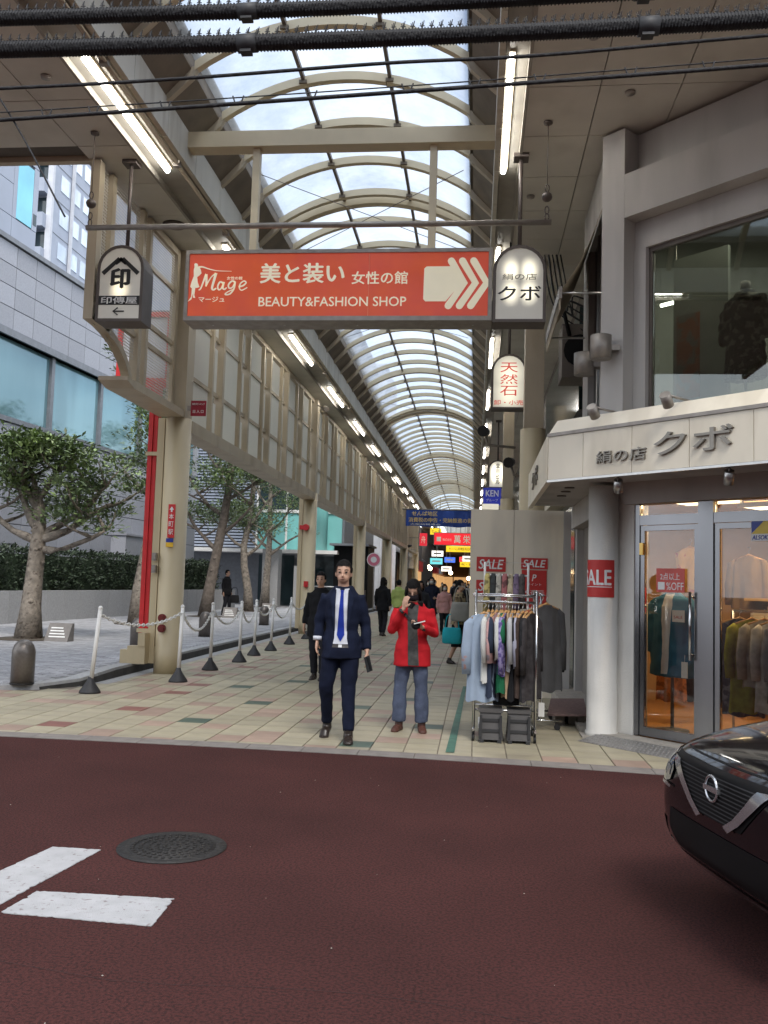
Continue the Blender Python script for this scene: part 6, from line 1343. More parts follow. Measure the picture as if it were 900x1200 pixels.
# scarf stand: white frame with scarves
st = thing('scarf_stand', 'white tubular scarf stand rising behind the clothes racks', 'stand', (.33, 9.9, 0))
part('frame', MB().tube([(.10, 9.9, .05), (.10, 9.9, 1.76), (.57, 9.9, 1.76), (.57, 9.9, .05)], .013, 8), M['white'], st); part('rail', MB().tube([(.10, 9.9, 1.62), (.57, 9.9, 1.62)], .010, 8), M['white'], st); part('foot', MB().box(.06, .14, 9.65, 10.15, .005, .05), M['white'], st); part('foot', MB().box(.53, .61, 9.65, 10.15, .005, .05), M['white'], st)
sc_c = [((.50, .42, .16), 'mustard yellow'), ((.045, .05, .05), 'black dotted'), ((.42, .40, .34), 'cream and black'), ((.42, .16, .16), 'red and grey'), ((.52, .44, .30), 'pale gold'), ((.20, .15, .22), 'plum grey'), ((.10, .085, .08), 'dark brown')]
for k, (c, nm) in enumerate(sc_c):
    x = .13+.063*k; g = MB(); zt = 1.635; lo_ = (1.22, 1.24, 1.14, 1.1, 1.2, 1.26, 1.3)[k]
    for s in (-1, 1): g.tube([(x, 9.9, zt), (x+.004*s, 9.9+.022*s, zt-.03), (x-.006, 9.9+.03*s, (zt+lo_)/2), (x+.008*s, 9.9+.028*s, lo_-(.04 if s > 0 else 0))], [(.022, .010), (.028, .012), (.034, .014), (.040, .012)], 10)
    solo('scarf', g, cloth('scarf_%s' % nm.split()[0], c, .3, 8, col2=tuple(.35*v+.02 for v in c), c2s=20), f'{nm} scarf hung over the white stand behind the racks', 'scarf', group='scarves on the white stand')
# grey base crates
for k, x in enumerate((.175, .445)):
    t = thing('storage_crate', ['left of two grey plastic crates under the clothes rack', 'right of two grey plastic crates under the clothes rack'][k], 'crate', (x, 8.95, .0), group='grey crates under rack')
    g = MB().hexa([(x-.115, 8.80, .03), (x+.115, 8.80, .03), (x+.115, 9.1, .03), (x-.115, 9.1, .03)], [(x-.10, 8.84, .28), (x+.10, 8.84, .28), (x+.10, 9.08, .28), (x-.10, 9.08, .28)]); part('shell', g, M['crate'], t)
    part('lid', MB().box(x-.112, x+.112, 8.825, 9.09, .283, .315), M['crate'], t)
    for z in (.10, .20): part('rib', MB().box(x-.085, x+.085, 8.79+.04*(z-.03)/.25, 8.815, z, z+.028), M['rubber'], t)
    for s in (-1, 1): part('clasp', MB().box(x+s*.095-.012, x+s*.095+.012, 8.787, 8.82, .05, .26), M['rubber'], t); part('foot', MB().box(x+s*.085-.02, x+s*.085+.02, 8.78, 8.86, .004, .032), M['rubber'], t)
t = thing('display_box', 'black box standing on rack base behind the crates', 'box', (.32, 9.2, .2)); part('body', MB().box(.20, .46, 9.14, 9.3, .32, .47), M['black'], t); part('lid', MB().box(.19, .47, 9.13, 9.31, .473, .50), M['black'], t)
t = thing('price_tag', 'white price tag dangling low from the charcoal coat', 'tag', (.70, 9.25, .3)); part('card', MB().box(.66, .72, 9.30, 9.303, .20, .34), M['white'], t); part('string', MB().tube([(.69, 9.302, .34), (.70, 9.4, .48)], .002, 4), M['white'], t)
# ================================================================== INSIDE THE SHOP
def mannequin(label, u, v, z, m, L_, rz=0, wd=.46, inner=None, coat_open=False, head=False, group='shop mannequins'):
    p = SW(u, v, 0); t = thing('mannequin', label, 'mannequin', p, RZ+rz, group=group)
    part('stand', MB().tube([(0, 0, .07), (0, 0, z-.45)], .018, 10).lathe([(.17, .06), (.17, .075), (.02, .09)], (0, 0, 0), 20), M['shop_dark'], t, world=False)
    g = MB(); zz = [(z-L_, .56, .62), (z-L_*.75, .53, .55), (z-.45, .47, .50), (z-.28, .46, .52), (z-.14, .48, .48), (z-.06, .46, .38), (z-.02, .26, .26), (z+.02, .15, .16)]
    g.tube([(0, 0, a) for a, _, _ in zz], [(wd*b_*1.05, .22*c_) for _, b_, c_ in zz], 18)
    for s in (-1, 1): g.tube([(s*wd*.40, 0, z-.07), (s*wd*.56, .0, z-.18), (s*wd*.60, -.02, z-.38), (s*wd*.57, -.05, z-.62)], [.05, .06, .055, .045], 12)
    me = remeshed('garment', g, .014, 5); me.materials.append(m); wrinkle(me, .014, u*9); part('garment', me, None, t, world=False); bv = bvh_of(me)
    if inner: part('inner_shirt', patch(bv, [((-.045, 0, z+.0), (.05, 0, z+.0)), ((-.06, 0, z-.15), (.06, 0, z-.15)), ((-.05, 0, z-.5), (.035, 0, z-.5)), ((-.05, 0, z-L_+.03), (.03, 0, z-L_+.03))], nx=6, off=.006), inner, t, world=False, fix=False)
    part('neck', MB().lathe([(.055, z+.0), (.05, z+.06), (.045, z+.09), (0, z+.095)], (0, 0, 0), 14), M['step'], t, world=False); return t
teal = cloth('teal_coat', (.045, .16, .27), .15, 4)
mannequin('mannequin in a teal blue coat over white shirt behind the glass door', .03, .52, 1.48, teal, .86, 0, .46, cloth('white_shirt', (.62, .64, .7)))
mannequin('cream bust with a pale ruffled blouse on shelf at the right inside', .95, 1.9, 1.58, cloth('pale_blouse', (.62, .56, .46)), .5, 0, .36)
mannequin('mannequin in bright red top beside the cream bust', 1.30, 1.8, 1.54, cloth('bright_red', (.58, .03, .03)), .5, 0, .36)
t = thing('price_card', 'small white and red price card pinned on the teal coat', 'card', SW(.20, .36, 1.25), RZ); part('card', MB().box(-.07, .07, -.004, 0, -.06, .06), M['white'], t, world=False); part('lettering', text_mb('SALE', .10, .03, 0, -.01, -.0045, .002), RED, t, world=False)
t = thing('price_card', 'blank white tag hanging at the hem of the teal coat', 'card', SW(.26, .38, .72), RZ); part('card', MB().box(-.035, .035, -.004, 0, -.09, .07), M['white'], t, world=False); part('string', MB().tube([(0, 0, .07), (-.01, .02, .14)], .002, 4), M['white'], t, world=False)
flo = cloth('yellow_floral', (.55, .36, .13), .1, 5, col2=(.42, .10, .06), c2s=11, lo=.6, hi=.64)
def sgarment(u, v, zt, *a, **k): p = SW(u, v); return garment(a[0], a[1], p.x, p.y, zt, *a[2:], **k)
sgarment(-.32, 1.4, 2.06, 'blouse', 'yellow floral sleeveless top hung on a black hanger inside the door', flo, .56, .38, RZ, 0, 'garments hung inside the shop', seed=5)
sgarment(-.05, 2.2, 2.0, 'coat', 'brown coat hung against warm back wall of the shop', cloth('tan_coat', (.20, .13, .07)), .8, .42, RZ, .5, 'garments hung inside the shop', seed=6)
sgarment(1.0, 2.6, 1.98, 'coat', 'olive brown jacket hung high on the back wall', cloth('olive', (.15, .11, .05)), .7, .42, RZ, .5, 'garments hung inside the shop', seed=7)
rk3 = thing('clothes_rack', 'clothes rack inside the shop behind the right hand window', 'clothes rack', SW(1.25, .8), RZ)
part('rail', MB().tube([(-.72, 0, 1.33), (.85, 0, 1.33)], .015, 10), M['chrome'], rk3, world=False)
for x in (-.70, .83): part('upright', MB().tube([(x, 0, .07), (x, 0, 1.33)], .014, 8).box(x-.03, x+.03, -.22, .22, .062, .10), M['chrome'], rk3, world=False)
rc = [((.045, .055, .085), 'dark blue patterned dress', 1.02, (.13, .14, .17)), ((.22, .23, .035), 'olive green long cardigan', .98, None), ((.30, .28, .24), 'beige knitted jacket', .72, None), ((.40, .39, .37), 'pale grey coat', .95, None), ((.17, .18, .20), 'mid grey dress', .85, None), ((.02, .02, .022), 'black coat', .9, None), ((.018, .018, .024), 'black blue coat', .95, None), ((.12, .03, .04), 'wine red blouse', .7, None), ((.03, .03, .032), 'charcoal dress', .9, None)]
for k, (c, l_, L_, c2) in enumerate(rc):
    sgarment(.62+.13*k, .8, 1.30, ('dress', 'cardigan', 'jacket', 'coat', 'dress', 'coat', 'coat', 'blouse', 'dress')[k], f'{l_} on the rail behind the right hand shop window', cloth('shop_c%d' % k, c, .3, 12, col2=c2, c2s=16), L_, .42, RZ+R(55 if k else 20), .5, kind='garments on the rail inside the shop', seed=k+50)
t = thing('display_shelf', 'long lit shelf with folded clothes along the shop back wall', 'shelf', SW(.9, 2.2), RZ)
for z in (.75, 1.15, 1.42): part('shelf', MB().box(-.9, 1.4, -.2, .2, z, z+.03), M['warm_wall'], t, world=False)
for x in (-.88, .2, 1.37): part('side', MB().box(x-.015, x+.015, -.2, .2, .06, 1.419) if False else MB().box(x-.015, x+.015, -.19, .19, .062, .748), M['warm_wall'], t, world=False)
for k in range(7):
    p = SW(.9-.75+.3*k, 2.2, 1.182); tt = thing('folded_clothes', f'{["cream", "pale blue", "tan", "white", "rust", "grey", "olive"][k]} folded clothes in a pile on the back shelf', 'folded clothes', p, RZ, group='folded clothes on the shelf')
    cc_ = [(.6, .55, .45), (.3, .36, .45), (.4, .28, .16), (.65, .63, .6), (.35, .12, .05), (.25, .25, .25), (.15, .15, .06)][k]
    for j in range(3): part('fold', MB().box(-.11+.004*j, .11, -.14, .12, .035*j, .035*j+.03), cloth('fold%d' % k, cc_), tt, world=False)
for k, (u, v, c, l_) in enumerate(((-.30, 1.0, (.42, .16, .05), 'rust orange garments hanging low inside by the door'), (-.15, 1.25, (.02, .02, .02), 'black garment hanging low inside the door'))):
    sgarment(u, v, .92, 'skirt', l_, cloth('low%d' % k, c, .4, 12, col2=tuple(.4*q for q in c)), .62, .32, RZ+R(25), 0, 'garments hung inside the shop', seed=70+k)
# upstairs window display
dark_fl = cloth('dark_floral', (.022, .024, .022), .2, 6, col2=(.14, .135, .115), c2s=15, lo=.53, hi=.57)
p = SW(.55, 1.05); t = thing('mannequin', 'headless mannequin in a dark floral dress in the upper window', 'mannequin', (p.x, p.y, 3.24), RZ, group='upper window display')
g = MB(); zz = [(.52, .24, .15), (.75, .225, .14), (1.0, .185, .12), (1.2, .20, .13), (1.38, .20, .12), (1.46, .12, .08), (1.50, .06, .06)]
g.tube([(0, 0, z) for z, _, _ in zz], [(a, b) for _, a, b in zz], 18)
for s in (-1, 1): g.tube([(s*.17, 0, 1.40), (s*.235, 0, 1.28), (s*.25, -.01, 1.05), (s*.245, -.03, .92)], [.05, .055, .05, .045], 10)
me = remeshed('dress', g, .018, 5); me.materials.append(dark_fl); wrinkle(me, .02, 3); part('dress', me, None, t, world=False)
part('stand', MB().tube([(0, 0, .02), (0, 0, .6)], .018, 8).lathe([(.16, .005), (.16, .02), (.02, .03)], (0, 0, 0), 18), M['steel'], t, world=False); part('neck', MB().lathe([(.052, 1.49), (.05, 1.58), (.0, 1.60)], (0, 0, 0), 12), M['step'], t, world=False)
li = bpy.data.lights.new('upstairs_fill_light', 'AREA'); li.energy = 40; li.size = 1.2; li.color = (1, .95, .85); lo = bpy.data.objects.new('upstairs_fill_light', li); COL.objects.link(lo); lo.location = SW(.3, 1.7, 6.2)  # added fill that brightens the dim upstairs room
t = thing('display_partition', 'grey display panel standing in the upper window room', 'panel', SW(-.2, 1.4, 3.24), RZ); part('panel', MB().box(-.35, .35, 0, .05, 0, 2.2), M['room_dark'], t, world=False); part('orange_print', MB().box(-.30, .0, -.01, -.002, .5, 1.5), cloth('orange_print', (.22, .07, .03), .4, 5, col2=(.1, .1, .09), c2s=5), t, world=False)

# ================================================================== CAR
cr = thing('parked_car', 'glossy black hatchback nosing in at right edge of the road', 'car', (0, 0, 0))
CM = Matrix.Translation((3.04, 4.44, 0)) @ Matrix.Rotation(R(192), 4, 'Z')       # local +x is forward
def W(p): return CM @ Vector(p)
secs0 = [(2.06, [(0.0, .40), (.30, .40), (.48, .44), (.54, .55), (.52, .66), (.47, .74), (.36, .80), (.2, .815), (0, .82)]),
        (2.00, [(0, .30), (.42, .30), (.60, .34), (.66, .52), (.64, .66), (.58, .78), (.45, .85), (.25, .875), (0, .88)]),
        (1.88, [(0, .22), (.52, .22), (.72, .27), (.765, .50), (.745, .68), (.68, .83), (.52, .90), (.28, .93), (0, .935)]),
        (1.66, [(0, .19), (.60, .19), (.80, .24), (.835, .50), (.82, .70), (.76, .88), (.58, .95), (.3, .985), (0, .99)]),
        (1.35, [(0, .18), (.64, .18), (.83, .24), (.85, .52), (.84, .74), (.79, .92), (.62, 1.0), (.32, 1.035), (0, 1.045)]),
        (1.02, [(0, .18), (.65, .18), (.84, .24), (.85, .54), (.845, .78), (.80, .96), (.66, 1.05), (.35, 1.075), (0, 1.085)]),
        (.55, [(0, .18), (.65, .18), (.84, .24), (.855, .54), (.85, .80), (.80, .97), (.70, 1.22), (.4, 1.30), (0, 1.32)]),
        (.10, [(0, .18), (.65, .18), (.84, .24), (.855, .54), (.85, .82), (.80, .99), (.65, 1.40), (.4, 1.49), (0, 1.51)]),
        (-.7, [(0, .18), (.65, .18), (.84, .24), (.855, .54), (.85, .84), (.80, 1.01), (.63, 1.43), (.4, 1.52), (0, 1.54)]),
        (-1.4, [(0, .18), (.65, .18), (.83, .24), (.85, .54), (.845, .86), (.80, 1.03), (.62, 1.38), (.4, 1.47), (0, 1.49)]),
        (-1.9, [(0, .2), (.62, .2), (.80, .28), (.82, .54), (.80, .86), (.74, 1.03), (.56, 1.22), (.35, 1.28), (0, 1.30)]),
        (-2.03, [(0, .32), (.52, .32), (.70, .36), (.72, .54), (.70, .82), (.62, .98), (.48, 1.05), (.3, 1.08), (0, 1.09)])]
secs = [(x, [(y, z*.9) for y, z in q]) for x, q in secs0]
g = MB(); n_ = 9
for x, pr_ in secs:
    full = [(y, z) for y, z in pr_]+[(-y, z) for y, z in pr_[-2:0:-1]]
    for y, z in full: g.v.append((x, y, z))
w_ = 16
for i in range(len(secs)-1):
    for j in range(w_): g.f.append((i*w_+j, i*w_+(j+1) % w_, (i+1)*w_+(j+1) % w_, (i+1)*w_+j)); g.mi.append(0); g.sm.append(True)
for r_, rev in ((0, 0), (len(secs)-1, 1)):
    b0 = r_*w_
    for k in range(7): q = (b0+k, b0+k+1, b0+(w_-k-1) % w_, b0+(w_-k) % w_) if k else (b0, b0+1, b0+15); g.f.append(q); g.mi.append(0); g.sm.append(True)
    g.f.append((b0+7, b0+8, b0+9)); g.mi.append(0); g.sm.append(True)
me = g.mesh('body', M['car_paint']); o = bpy.data.objects.new('b', me); COL.objects.link(o); ss = o.modifiers.new('s', 'SUBSURF'); ss.levels = 3
bodym = evalmesh(o); bpy.data.objects.remove(o); bodym.name = 'body'
for p in bodym.polygons: p.use_smooth = True
bv = bvh_of(bodym)
cr.matrix_world = CM; WL[cr.name] = Vector()
def cp(nm, g, m, parent=None): return part(nm, g, M[m] if isinstance(m, str) else m, parent or cr, world=False, fix=False)
part('body', bodym, None, cr, world=False)
def front(rows, m, nm, off=.006, nx=10, d=(-1, 0, 0), parent=None, th=.004): return cp(nm, patch(bv, [((0, a[0], a[1]*.9), (0, b[0], b[1]*.9)) for a, b in rows], d, off, th, nx, 4.0), m, parent)
# V shaped chrome grille, badge, lamps, intakes
front([((-.47, .84), (.47, .84)), ((-.40, .78), (.40, .78)), ((-.30, .68), (.30, .68)), ((-.22, .60), (.22, .60))], 'car_black', 'grille', .004, 16)
for k in range(11): z = .615+.019*k; hw = .15+.022*k; front([((-hw, z), (hw, z)), ((-hw, z-.006), (hw, z-.006))], 'rubber', 'grille_bar', .008, 14)
for s in (-1, 1):
    front([((s*.34, .815), (s*.43, .822)), ((s*.27, .735), (s*.335, .73)), ((s*.18, .65), (s*.225, .635)), ((s*.10, .60), (s*.14, .58))], 'car_chrome', 'chrome_wing', .016, 8)
    front([((s*.44, .80), (s*.70, .86)), ((s*.42, .74), (s*.74, .81)), ((s*.46, .68), (s*.77, .74)), ((s*.54, .655), (s*.78, .68))], 'head_glass', 'headlight', .008, 12)
    front([((s*.45, .825), (s*.70, .877)), ((s*.45, .812), (s*.71, .865))], 'car_chrome', 'headlight_trim', .012, 10)
    front([((s*.44, .655), (s*.78, .665)), ((s*.45, .64), (s*.78, .65))], 'car_chrome', 'headlight_trim', .012, 8)
    front([((s*.45, .75), (s*.53, .765)), ((s*.47, .70), (s*.55, .71))], 'car_chrome', 'lamp_reflector', .011, 4)
    front([((s*.55, .46), (s*.74, .47)), ((s*.58, .37), (s*.75, .40)), ((s*.62, .33), (s*.74, .35))], 'car_black', 'fog_lamp_recess', .005, 6)
    front([((s*.50, .345), (s*.74, .37)), ((s*.52, .325), (s*.75, .35))], 'car_chrome', 'fog_lamp_trim', .010, 6)
front([((-.46, .54), (.46, .54)), ((-.48, .44), (.48, .44)), ((-.40, .36), (.40, .36))], 'car_black', 'lower_intake', .004, 12)
front([((-.55, .315), (.55, .315)), ((-.56, .285), (.56, .285))], 'car_chrome', 'bumper_lip', .012, 14)
hit = bv.ray_cast(Vector((4, 0, .675)), Vector((-1, 0, 0)))[0]
bx_ = hit.x+.004; bd = MB()
for k in range(24):
    a, b = 2*PI*k/24, 2*PI*(k+1)/24; bd.tube([(bx_+.008, .052*math.cos(a),   .67+.052*math.sin(a)), (bx_+.008, .052*math.cos(b), .67+.052*math.sin(b))], .0075, 6, caps=False)
bd.box(bx_, bx_+.016, -.064, .064, .659, .681); cp('badge', bd, 'car_chrome')
# glass, wheels, mirrors
def top(rows, m, nm, d, off=.006, nx=8, par=None): return cp(nm, patch(bv, [tuple((q[0], q[1], q[2]*.9) for q in r_) for r_ in rows], d, off, .004, nx, 3.0), m, par)
top([((.96, -.62, 1), (.96, .62, 1)), ((.6, -.62, 1), (.6, .62, 1)), ((.25, -.56, 1), (.25, .56, 1))], 'car_glass', 'windscreen', (-.55, 0, -1))
for s in (-1, 1):
    top([((.62, s, 1.02), (-.25, s, 1.03)), ((.45, s, 1.14), (-.25, s, 1.2)), ((.14, s, 1.34), (-.25, s, 1.37))], 'car_glass', 'side_window', (0, -s, -.12)); top([((-.33, s, 1.03), (-1.3, s, 1.06)), ((-.33, s, 1.2), (-1.35, s, 1.2)), ((-.33, s, 1.37), (-1.1, s, 1.36))], 'car_glass', 'side_window', (0, -s, -.12))
    cp('mirror', MB().ball((.62, s*.95, 1.03), (.09, .11, .07), 12, 8).tube([(.6, s*.80, .98), (.6, s*.9, 1.0)], .025, 8), 'car_paint')
    top([((.70, s, .95), (.70, s, .94)), ((.70, s, .30), (.69, s, .30))], 'car_black', 'door_seam', (0, -s, 0), .003, 1); top([((-.30, s, .97), (-.31, s, .97)), ((-.30, s, .30), (-.31, s, .30))], 'car_black', 'door_seam', (0, -s, 0), .003, 1)
    for x in (1.28, -1.28):
        y = s*.80; wl = cp('wheel', MB().lathe([(.20, -.10), (.27, -.11), (.305, -.09), (.31, 0), (.305, .09), (.27, .11), (.20, .10)], (0, 0, 0), 28), 'tyre'); wl.matrix_local = Matrix.Translation((x, y, .31)) @ Matrix.Rotation(-s*PI/2, 4, 'X'); WL[wl.name] = Vector()
        rim = MB().lathe([(.20, -.08), (.205, .085), (.18, .09), (.06, .07), (0, .075)], (0, 0, 0), 24)
        for k in range(7): a = 2*PI*k/7; rim.bar((.04*math.cos(a), .04*math.sin(a), .085), (.185*math.cos(a), .185*math.sin(a), .088), .035, .02)
        cp('rim', rim, 'steel', wl)
        aw_ = MB().tube([(x, s*.70, .33), (x, s*.862, .33)], .36, 28, ref=(1, 0, 0)); cp('wheel_arch', aw_, 'car_black')
    hd_pts = [(1.9, s*.45, 1), (1.5, s*.58, 1), (1.02, s*.63, 1)]
    top([((p[0], p[1]-.004, 1), (p[0], p[1]+.004, 1)) for p in hd_pts], 'car_black', 'bonnet_seam', (0, 0, -1), .003, 1)
front([((-.44, .868), (.44, .868)), ((-.44, .862), (.44, .862))], 'car_black', 'bonnet_seam', .004, 12)

# ================================================================== OVERHEAD CABLES
cb = thing('overhead_cable', 'upper thick black cable bundle with spiky bird guards across the top', 'cable', (-.6, 5.2, 5.03), group='overhead cables across the street')
def run(pts, n=40):
    sp_c = spline(pts, n//(len(pts)-1)); return sp_c
def bundle(t, pts, r):
    c = run(pts, 120); g = MB().tube(c, r, 10)
    part('sheath', g, M['cable'], t, fix=False)
    wr = MB()
    for i, (a, b) in enumerate(zip(c, c[1:])):
        L_ = (b-a).length; m_ = int(L_/.022)+1
        for j in range(m_):
            p = a.lerp(b, j/m_); 
            for k in range(8): 
                an, bn = 2*PI*k/8, 2*PI*(k+1)/8; wr.bar(p+Vector((0, math.cos(an)*r*1.06, math.sin(an)*r*1.06)), p+Vector((0, math.cos(bn)*r*1.06, math.sin(bn)*r*1.06)), .006, .006, up=(1, 0, 0))
    part('spiral_wrap', wr, M['cable'], t, fix=False, kind='stuff')
    g = MB()
    for a, b in zip(c, c[1:]):
        if a.x > 1.7: continue
        m_ = max(1, int((b-a).length/.05))
        for j in range(m_):
            p = a.lerp(b, j/m_)+Vector((0, 0, r))
            for dx, dy in ((-.012, .012), (.012, -.012), (0, 0)): g.tube([p, p+Vector((dx, dy, .048))], .0028, 4, caps=False)
            g.bar(p+Vector((-.016, 0, .022)), p+Vector((.016, 0, .022)), .004)
    part('bird_spike', g, M['rubber'], t, fix=False, kind='stuff')
    for x in (-1.5, .9):
        i = min(range(len(c)), key=lambda q: abs(c[q].x-x)); p = c[i]; part('clamp', MB().tube([(p.x-.06, p.y, p.z-.004), (p.x+.06, p.y, p.z)], r*1.2, 10).box(p.x-.04, p.x+.03, p.y-.03, p.y+.03, p.z-r*1.45, p.z-r*1.1), M['rubber'], t)
bundle(cb, [(-9, 5.2, 5.18), (-5.5, 5.2, 5.07), (-3.12, 5.2, 5.04), (-.63, 5.2, 5.03), (1.6, 5.2, 5.08), (4, 5.2, 5.16), (8, 5.2, 5.35)], .043)
cb2 = thing('overhead_cable', 'lower thick black cable bundle with spiky bird guards across the top', 'cable', (-.6, 5.2, 4.82), group='overhead cables across the street')
bundle(cb2, [(-9, 5.2, 4.93), (-5.5, 5.2, 4.86), (-3.1, 5.2, 4.83), (-.63, 5.2, 4.82), (1.63, 5.2, 4.86), (4, 5.2, 4.95), (8, 5.2, 5.15)], .048)
solo('overhead_wire', MB().tube(run([(-9, 5.2, 4.55), (-5.5, 5.2, 4.54), (-3.08, 5.2, 4.57), (-1.9, 5.2, 4.60), (-.62, 5.2, 4.66), (.3, 5.2, 4.68), (1.63, 5.2, 4.76), (5, 5.2, 4.95), (8, 5.2, 5.1)], 100), .011, 8), M['cable'], 'thin wavy black wire just below the thick cable bundles', 'wire', group='thin wires across the street')
t = thing('overhead_wire', 'lowest black wire with its fine support wire and small hook ties', 'wire', (-.6, 5.2, 4.46), group='thin wires across the street')
cA = run([(-9, 5.2, 4.2), (-5.5, 5.2, 4.27), (-3.07, 5.2, 4.36), (-.62, 5.2, 4.47), (1.63, 5.2, 4.58), (5, 5.2, 4.78), (8, 5.2, 4.95)], 100); part('wire', MB().tube(cA, .013, 8), M['cable'], t)
cB = run([(-9, 5.2, 4.28), (-5.5, 5.2, 4.34), (-3.07, 5.2, 4.41), (-.62, 5.2, 4.505), (1.63, 5.2, 4.62), (5, 5.2, 4.82), (8, 5.2, 5.0)], 100); part('support_wire', MB().tube(cB, .004, 6), M['cable'], t)
for k in range(17):
    x = -5.6+.46*k; i = min(range(len(cA)-1), key=lambda q: abs(cA[q].x-x)); p = cA[i]; g = MB()
    for s in (-1, 1): g.tube([p+Vector((0, 0, -.012)), p+Vector((s*.022, 0, .012)), p+Vector((s*.035, 0, .05))], .005, 5)
    part('hook_tie', g, M['cable'], t)
solo('overhead_wire', MB().tube(run([(-3.9, 5.0, 5.6), (-3.1, 5.2, 4.53), (-2.6, 5.2, 3.72), (-2.3, 5.3, 3.35), (-1.9, 6.2, 4.2)][:3]+[(-2.35, 9.6, 4.6)][:0], 20), .006, 6), M['cable'], 'fine black wire slanting down at the far left', 'wire', group='thin wires across the street')

# ================================================================== ACROSS THE STREET (behind the viewer)
ob = thing('street_building', 'plain office building across the street facing the arcade mouth', 'building', (0, -12, 0))
part('wall', MB().box(-40, 34, -26, -16, 0, 11), M['shop_wall'], ob)
for i in range(14):
    for j in range(3): part('window', MB().box(-38+5*i, -34.6+5*i, -15.99, -15.9, 1.0+3.2*j, 3.1+3.2*j), M['dark_glass'] if (i+j) % 3 else M['tower_win'], ob)
part('parapet', MB().box(-40.2, 34.2, -26.2, -15.8, 11.003, 11.5), M['grey_frame'], ob)
# ================================================================== FAR END OF THE ARCADE
t = thing('street_banner', 'blue fabric banner with gold lettering せんば地区 hung across the arcade', 'banner', (-1.95, 47.4, 4.5))
g = MB(); nx = 30
for k in range(nx+1):
    x = -3.75+3.7*k/nx; dy = .05*math.sin(k*.9)+.03*math.sin(k*2.1)
    for z, e in ((5.42, 0), (5.0, 1), (4.55, 1.4)): g.v.append((x, 47.4+dy*e, z+.02*math.sin(k*.5)*(1 if z < 5 else 0)))
for k in range(nx):
    for j in range(2): g.f.append((k*3+j, k*3+j+1, (k+1)*3+j+1, (k+1)*3+j)); g.mi.append(0); g.sm.append(True)
part('fabric', g, mat('banner_blue', (.02, .065, .30), .7, var=.25, nscale=1.5), t, fix=False)
part('lettering', text_mb('せんば地区', 1.35, .24, -2.75, 5.22, 47.24, off=.03), M['ink_gold'], t); part('lettering', text_mb('消費税の申告・完納推進の街', 3.35, .25, -1.92, 4.88, 47.24, off=.03), M['ink_gold'], t); part('lettering', text_mb('大阪納税協会', 1.6, .09, -2.7, 4.65, 47.24), M['ink_white'], t)
part('pole', MB().tube([(-3.95, 47.4, 5.45), (.1, 47.4, 5.45)], .03, 8), M['galv'], t)
t = thing('hanging_sign', 'red lit shop sign 萬栄 hung deeper in the arcade below the blue banner', 'sign', (-1.5, 60, 4.1))
part('case', MB().box(-2.85, -.15, 60.02, 60.3, 4.12, 4.98), M['galv'], t); part('face', MB().box(-2.8, -.2, 60, 60.018, 4.16, 4.94), mat('red_lit', (.55, .02, .03), .4, emit=(.8, .02, .03), es=.5), t)
part('lettering', text_mb('萬 栄', 1.05, .52, -.95, 4.55, 60, off=.03), M['cream_ink'], t); part('lettering', text_mb('株式会社', .6, .18, -1.95, 4.5, 60), M['cream_ink'], t); part('emblem', MB().box(-2.65, -2.36, 59.99, 59.998, 4.38, 4.68), M['cream_ink'], t)
part('hanger', MB().box(-2.5, -2.45, 60.1, 60.15, 4.985, 7.3).box(-.55, -.5, 60.1, 60.15, 4.985, 7.3), M['arch'], t)
t = thing('small_sign', 'small red sign with white mark left of the red shop sign', 'sign', (-3.6, 60, 4.1)); part('case', MB().box(-3.85, -3.35, 61, 61.2, 4.1, 4.95), mat('red_lit2', (.5, .02, .03), .4, emit=(.7, .02, .04), es=.4), t); part('lettering', text_mb('舟', .3, .5, -3.6, 4.52, 61), M['cream_ink'], t); part('bracket', MB().box(-4.6, -3.853, 61.05, 61.1, 4.6, 4.66), M['galv'], t)
yl = mat('yellow_lit', (.75, .52, .02), .4, emit=(1, .68, .03), es=.45)
for k, (x0, x1, y, z0, z1, txt, l_) in enumerate(((-2.2, -.15, 66, 3.92, 4.36, 'センバ心斎橋筋商店街', 'wide yellow lit sign below the red shop sign'), (-3.3, -2.5, 64, 5.05, 5.5, 'セール', 'small yellow sign high at left behind the blue banner'), (-1.9, -1.2, 68, 5.05, 5.45, '本町', 'small yellow sign high in the middle behind the banner'), (-1.3, -.2, 74, 3.0, 3.4, '靴・鞄', 'small yellow sign far down the arcade'))):
    t = thing('yellow_sign', l_, 'sign', ((x0+x1)/2, y, z0), group='yellow signs far down the arcade'); part('case', MB().box(x0, x1, y, y+.2, z0, z1), yl, t); part('lettering', text_mb(txt, (x1-x0)*.8, (z1-z0)*.5, (x0+x1)/2, (z0+z1)/2, y-.001), M['ink_black'], t); part('hanger', MB().box((x0+x1)/2-.02, (x0+x1)/2+.02, y+.05, y+.09, z1+.003, 7.2), M['galv'], t)
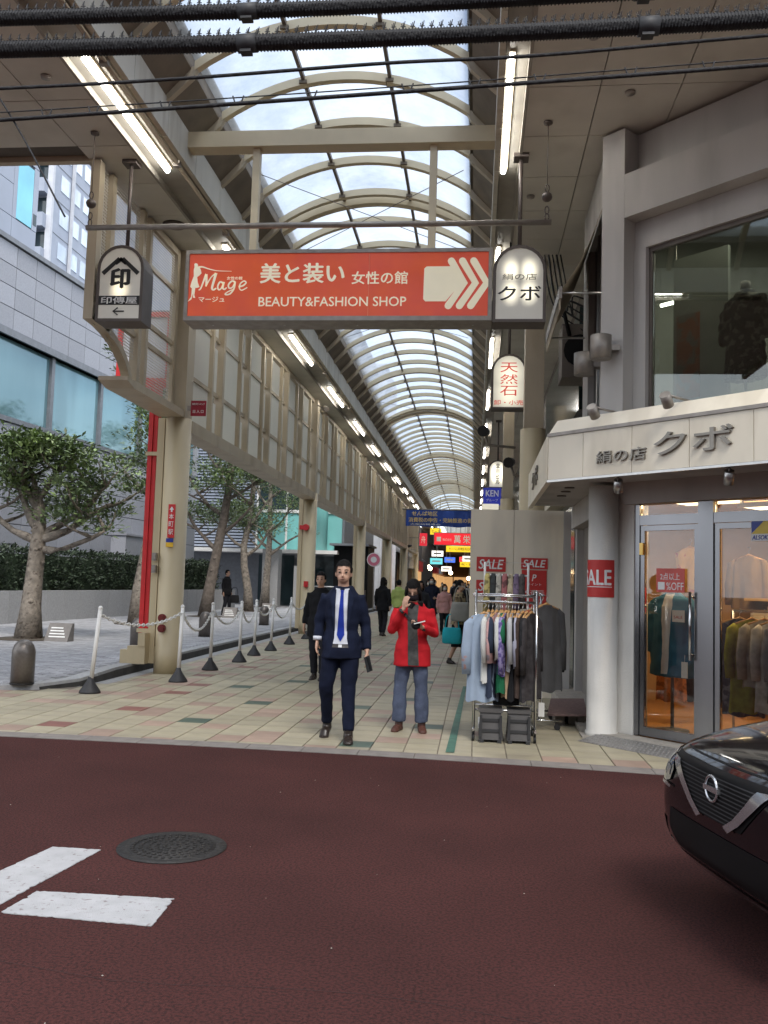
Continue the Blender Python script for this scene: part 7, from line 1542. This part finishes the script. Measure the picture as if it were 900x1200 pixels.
for k, (x, y, z, c, l_) in enumerate(((-2.2, 76, 3.6, (.04, .10, .45), 'small blue lit sign far down the arcade'), (-3.0, 70, 3.9, (.75, .72, .65), 'small white lit sign far down left side'), (-1.0, 79, 3.75, (.6, .04, .04), 'small red lit sign far down the arcade'), (-.6, 70, 3.55, (.65, .60, .5), 'cream lit sign under the wide yellow one'), (-2.9, 66, 3.2, (.10, .4, .42), 'small turquoise lit sign far down left side'), (-2.6, 80, 2.9, (.75, .7, .6), 'farthest white lit sign at left'))):
    t = thing('shop_sign', l_, 'sign', (x, y, z), group='small lit signs far down the arcade'); part('case', MB().box(x-.45, x+.45, y, y+.15, z-.22, z+.22), mat('lit%d' % k, c, .4, emit=c, es=.9), t); part('band', MB().box(x-.3, x+.3, y-.01, y-.001, z-.05, z+.05), M['ink_white'] if k in (0, 2, 4) else M['ink_black'], t); part('hanger', MB().box(x-.02, x+.02, y+.05, y+.09, z+.223, 7.1), M['galv'], t)
bulb = mat('bulb', (1, .8, .5), .4, emit=(1, .72, .38), es=14)
for k, (x, y, z, l_) in enumerate(((-3.6, 71, 2.75, 'bright round lamp at left far down the arcade'), (-2.1, 76, 2.5, 'bright round lamp in the middle far down the arcade'), (-.6, 78, 2.1, 'bright round lamp at right far down the arcade'), (-3.9, 75, 3.0, 'dim orange lamp far down the left wall'))):
    t = thing('globe_lamp', l_, 'lamp', (x, y, z), group='round lamps far down the arcade'); part('globe', MB().ball((x, y, z), .16 if k < 3 else .1, 12, 8), bulb, t); part('cord', MB().tube([(x, y, z+.15), (x, y, 7.0 if -3.5 < x < -.2 else 6.6)], .012, 6), M['black'], t)
fr = thing('far_shop_row', 'dark brown row of small shops closing in the left side far down the arcade', 'building', (-5, 95, 0))
part('wall', MB().box(-9, -5.3, 110.2, 150, 0, 6.39), M['shop_dark'], fr)
for k in range(5): part('shopfront', MB().box(-5.29, -5.1, 111+7.5*k, 117.5+7.5*k, 0, 2.8), M['lit_window'], fr); part('signboard', MB().box(-5.29, -4.8, 111+7.5*k, 117.5+7.5*k, 2.9, 3.6), M[('red', 'pale_wall', 'shop_fascia', 'red', 'shop_wall')[k]], fr)
lg = thing('shop_front_row', 'dim row of brown shop fronts beyond the last left pillars', 'building', (-5, 70, 0))
for k in range(3):
    y = 66+6*k; part('shopfront', MB().box(-5.3, -5.05, y+.1, y+5.8, .1, 2.6), M['lit_window'] if k else cloth('brown_front', (.06, .035, .022)), lg); part('signboard', MB().box(-5.3, -4.9, y+.1, y+5.8, 2.65, 3.5), M[('shop_wall', 'shop_dark', 'red')[k]], lg); part('pilaster', MB().box(-5.35, -5.0, y-.15, y+.09, .0, 4.0), M['shop_wall'], lg)
part('upper_wall', MB().box(-5.4, -5.05, 77, 84, 3.6, 6.6), M['shop_dark'], lg)
ew = thing('end_building', 'dark building front closing the far end of the arcade', 'building', (-2, 150, 0))
part('wall', MB().box(-12, 8, 150.1, 155, 0, 7.5), cloth('far_brown', (.22, .15, .10)), ew)
for k in range(4): part('shopfront', MB().box(-6+2.4*k, -3.8+2.4*k, 149.9, 150.09, .2, 2.8), M['lit_window'], ew)
part('right_wall', MB().box(1.5, 2.2, 84.1, 150, 0, 6.39), M['shop_dark'], ew)
t = thing('sale_stand', 'white goods stand on the left far down the arcade', 'stand', (-3.0, 36, 0)); part('panel', MB().box(-3.45, -2.9, 34.0, 34.06, .25, 1.0), M['white'], t); part('panel', MB().box(-3.5, -3.45, 34.06, 35.6, .25, 1.0), M['white'], t)
for x in (-3.42, -2.93): part('leg', MB().box(x-.02, x+.02, 34.07, 34.11, 0, .95), M['steel'], t)
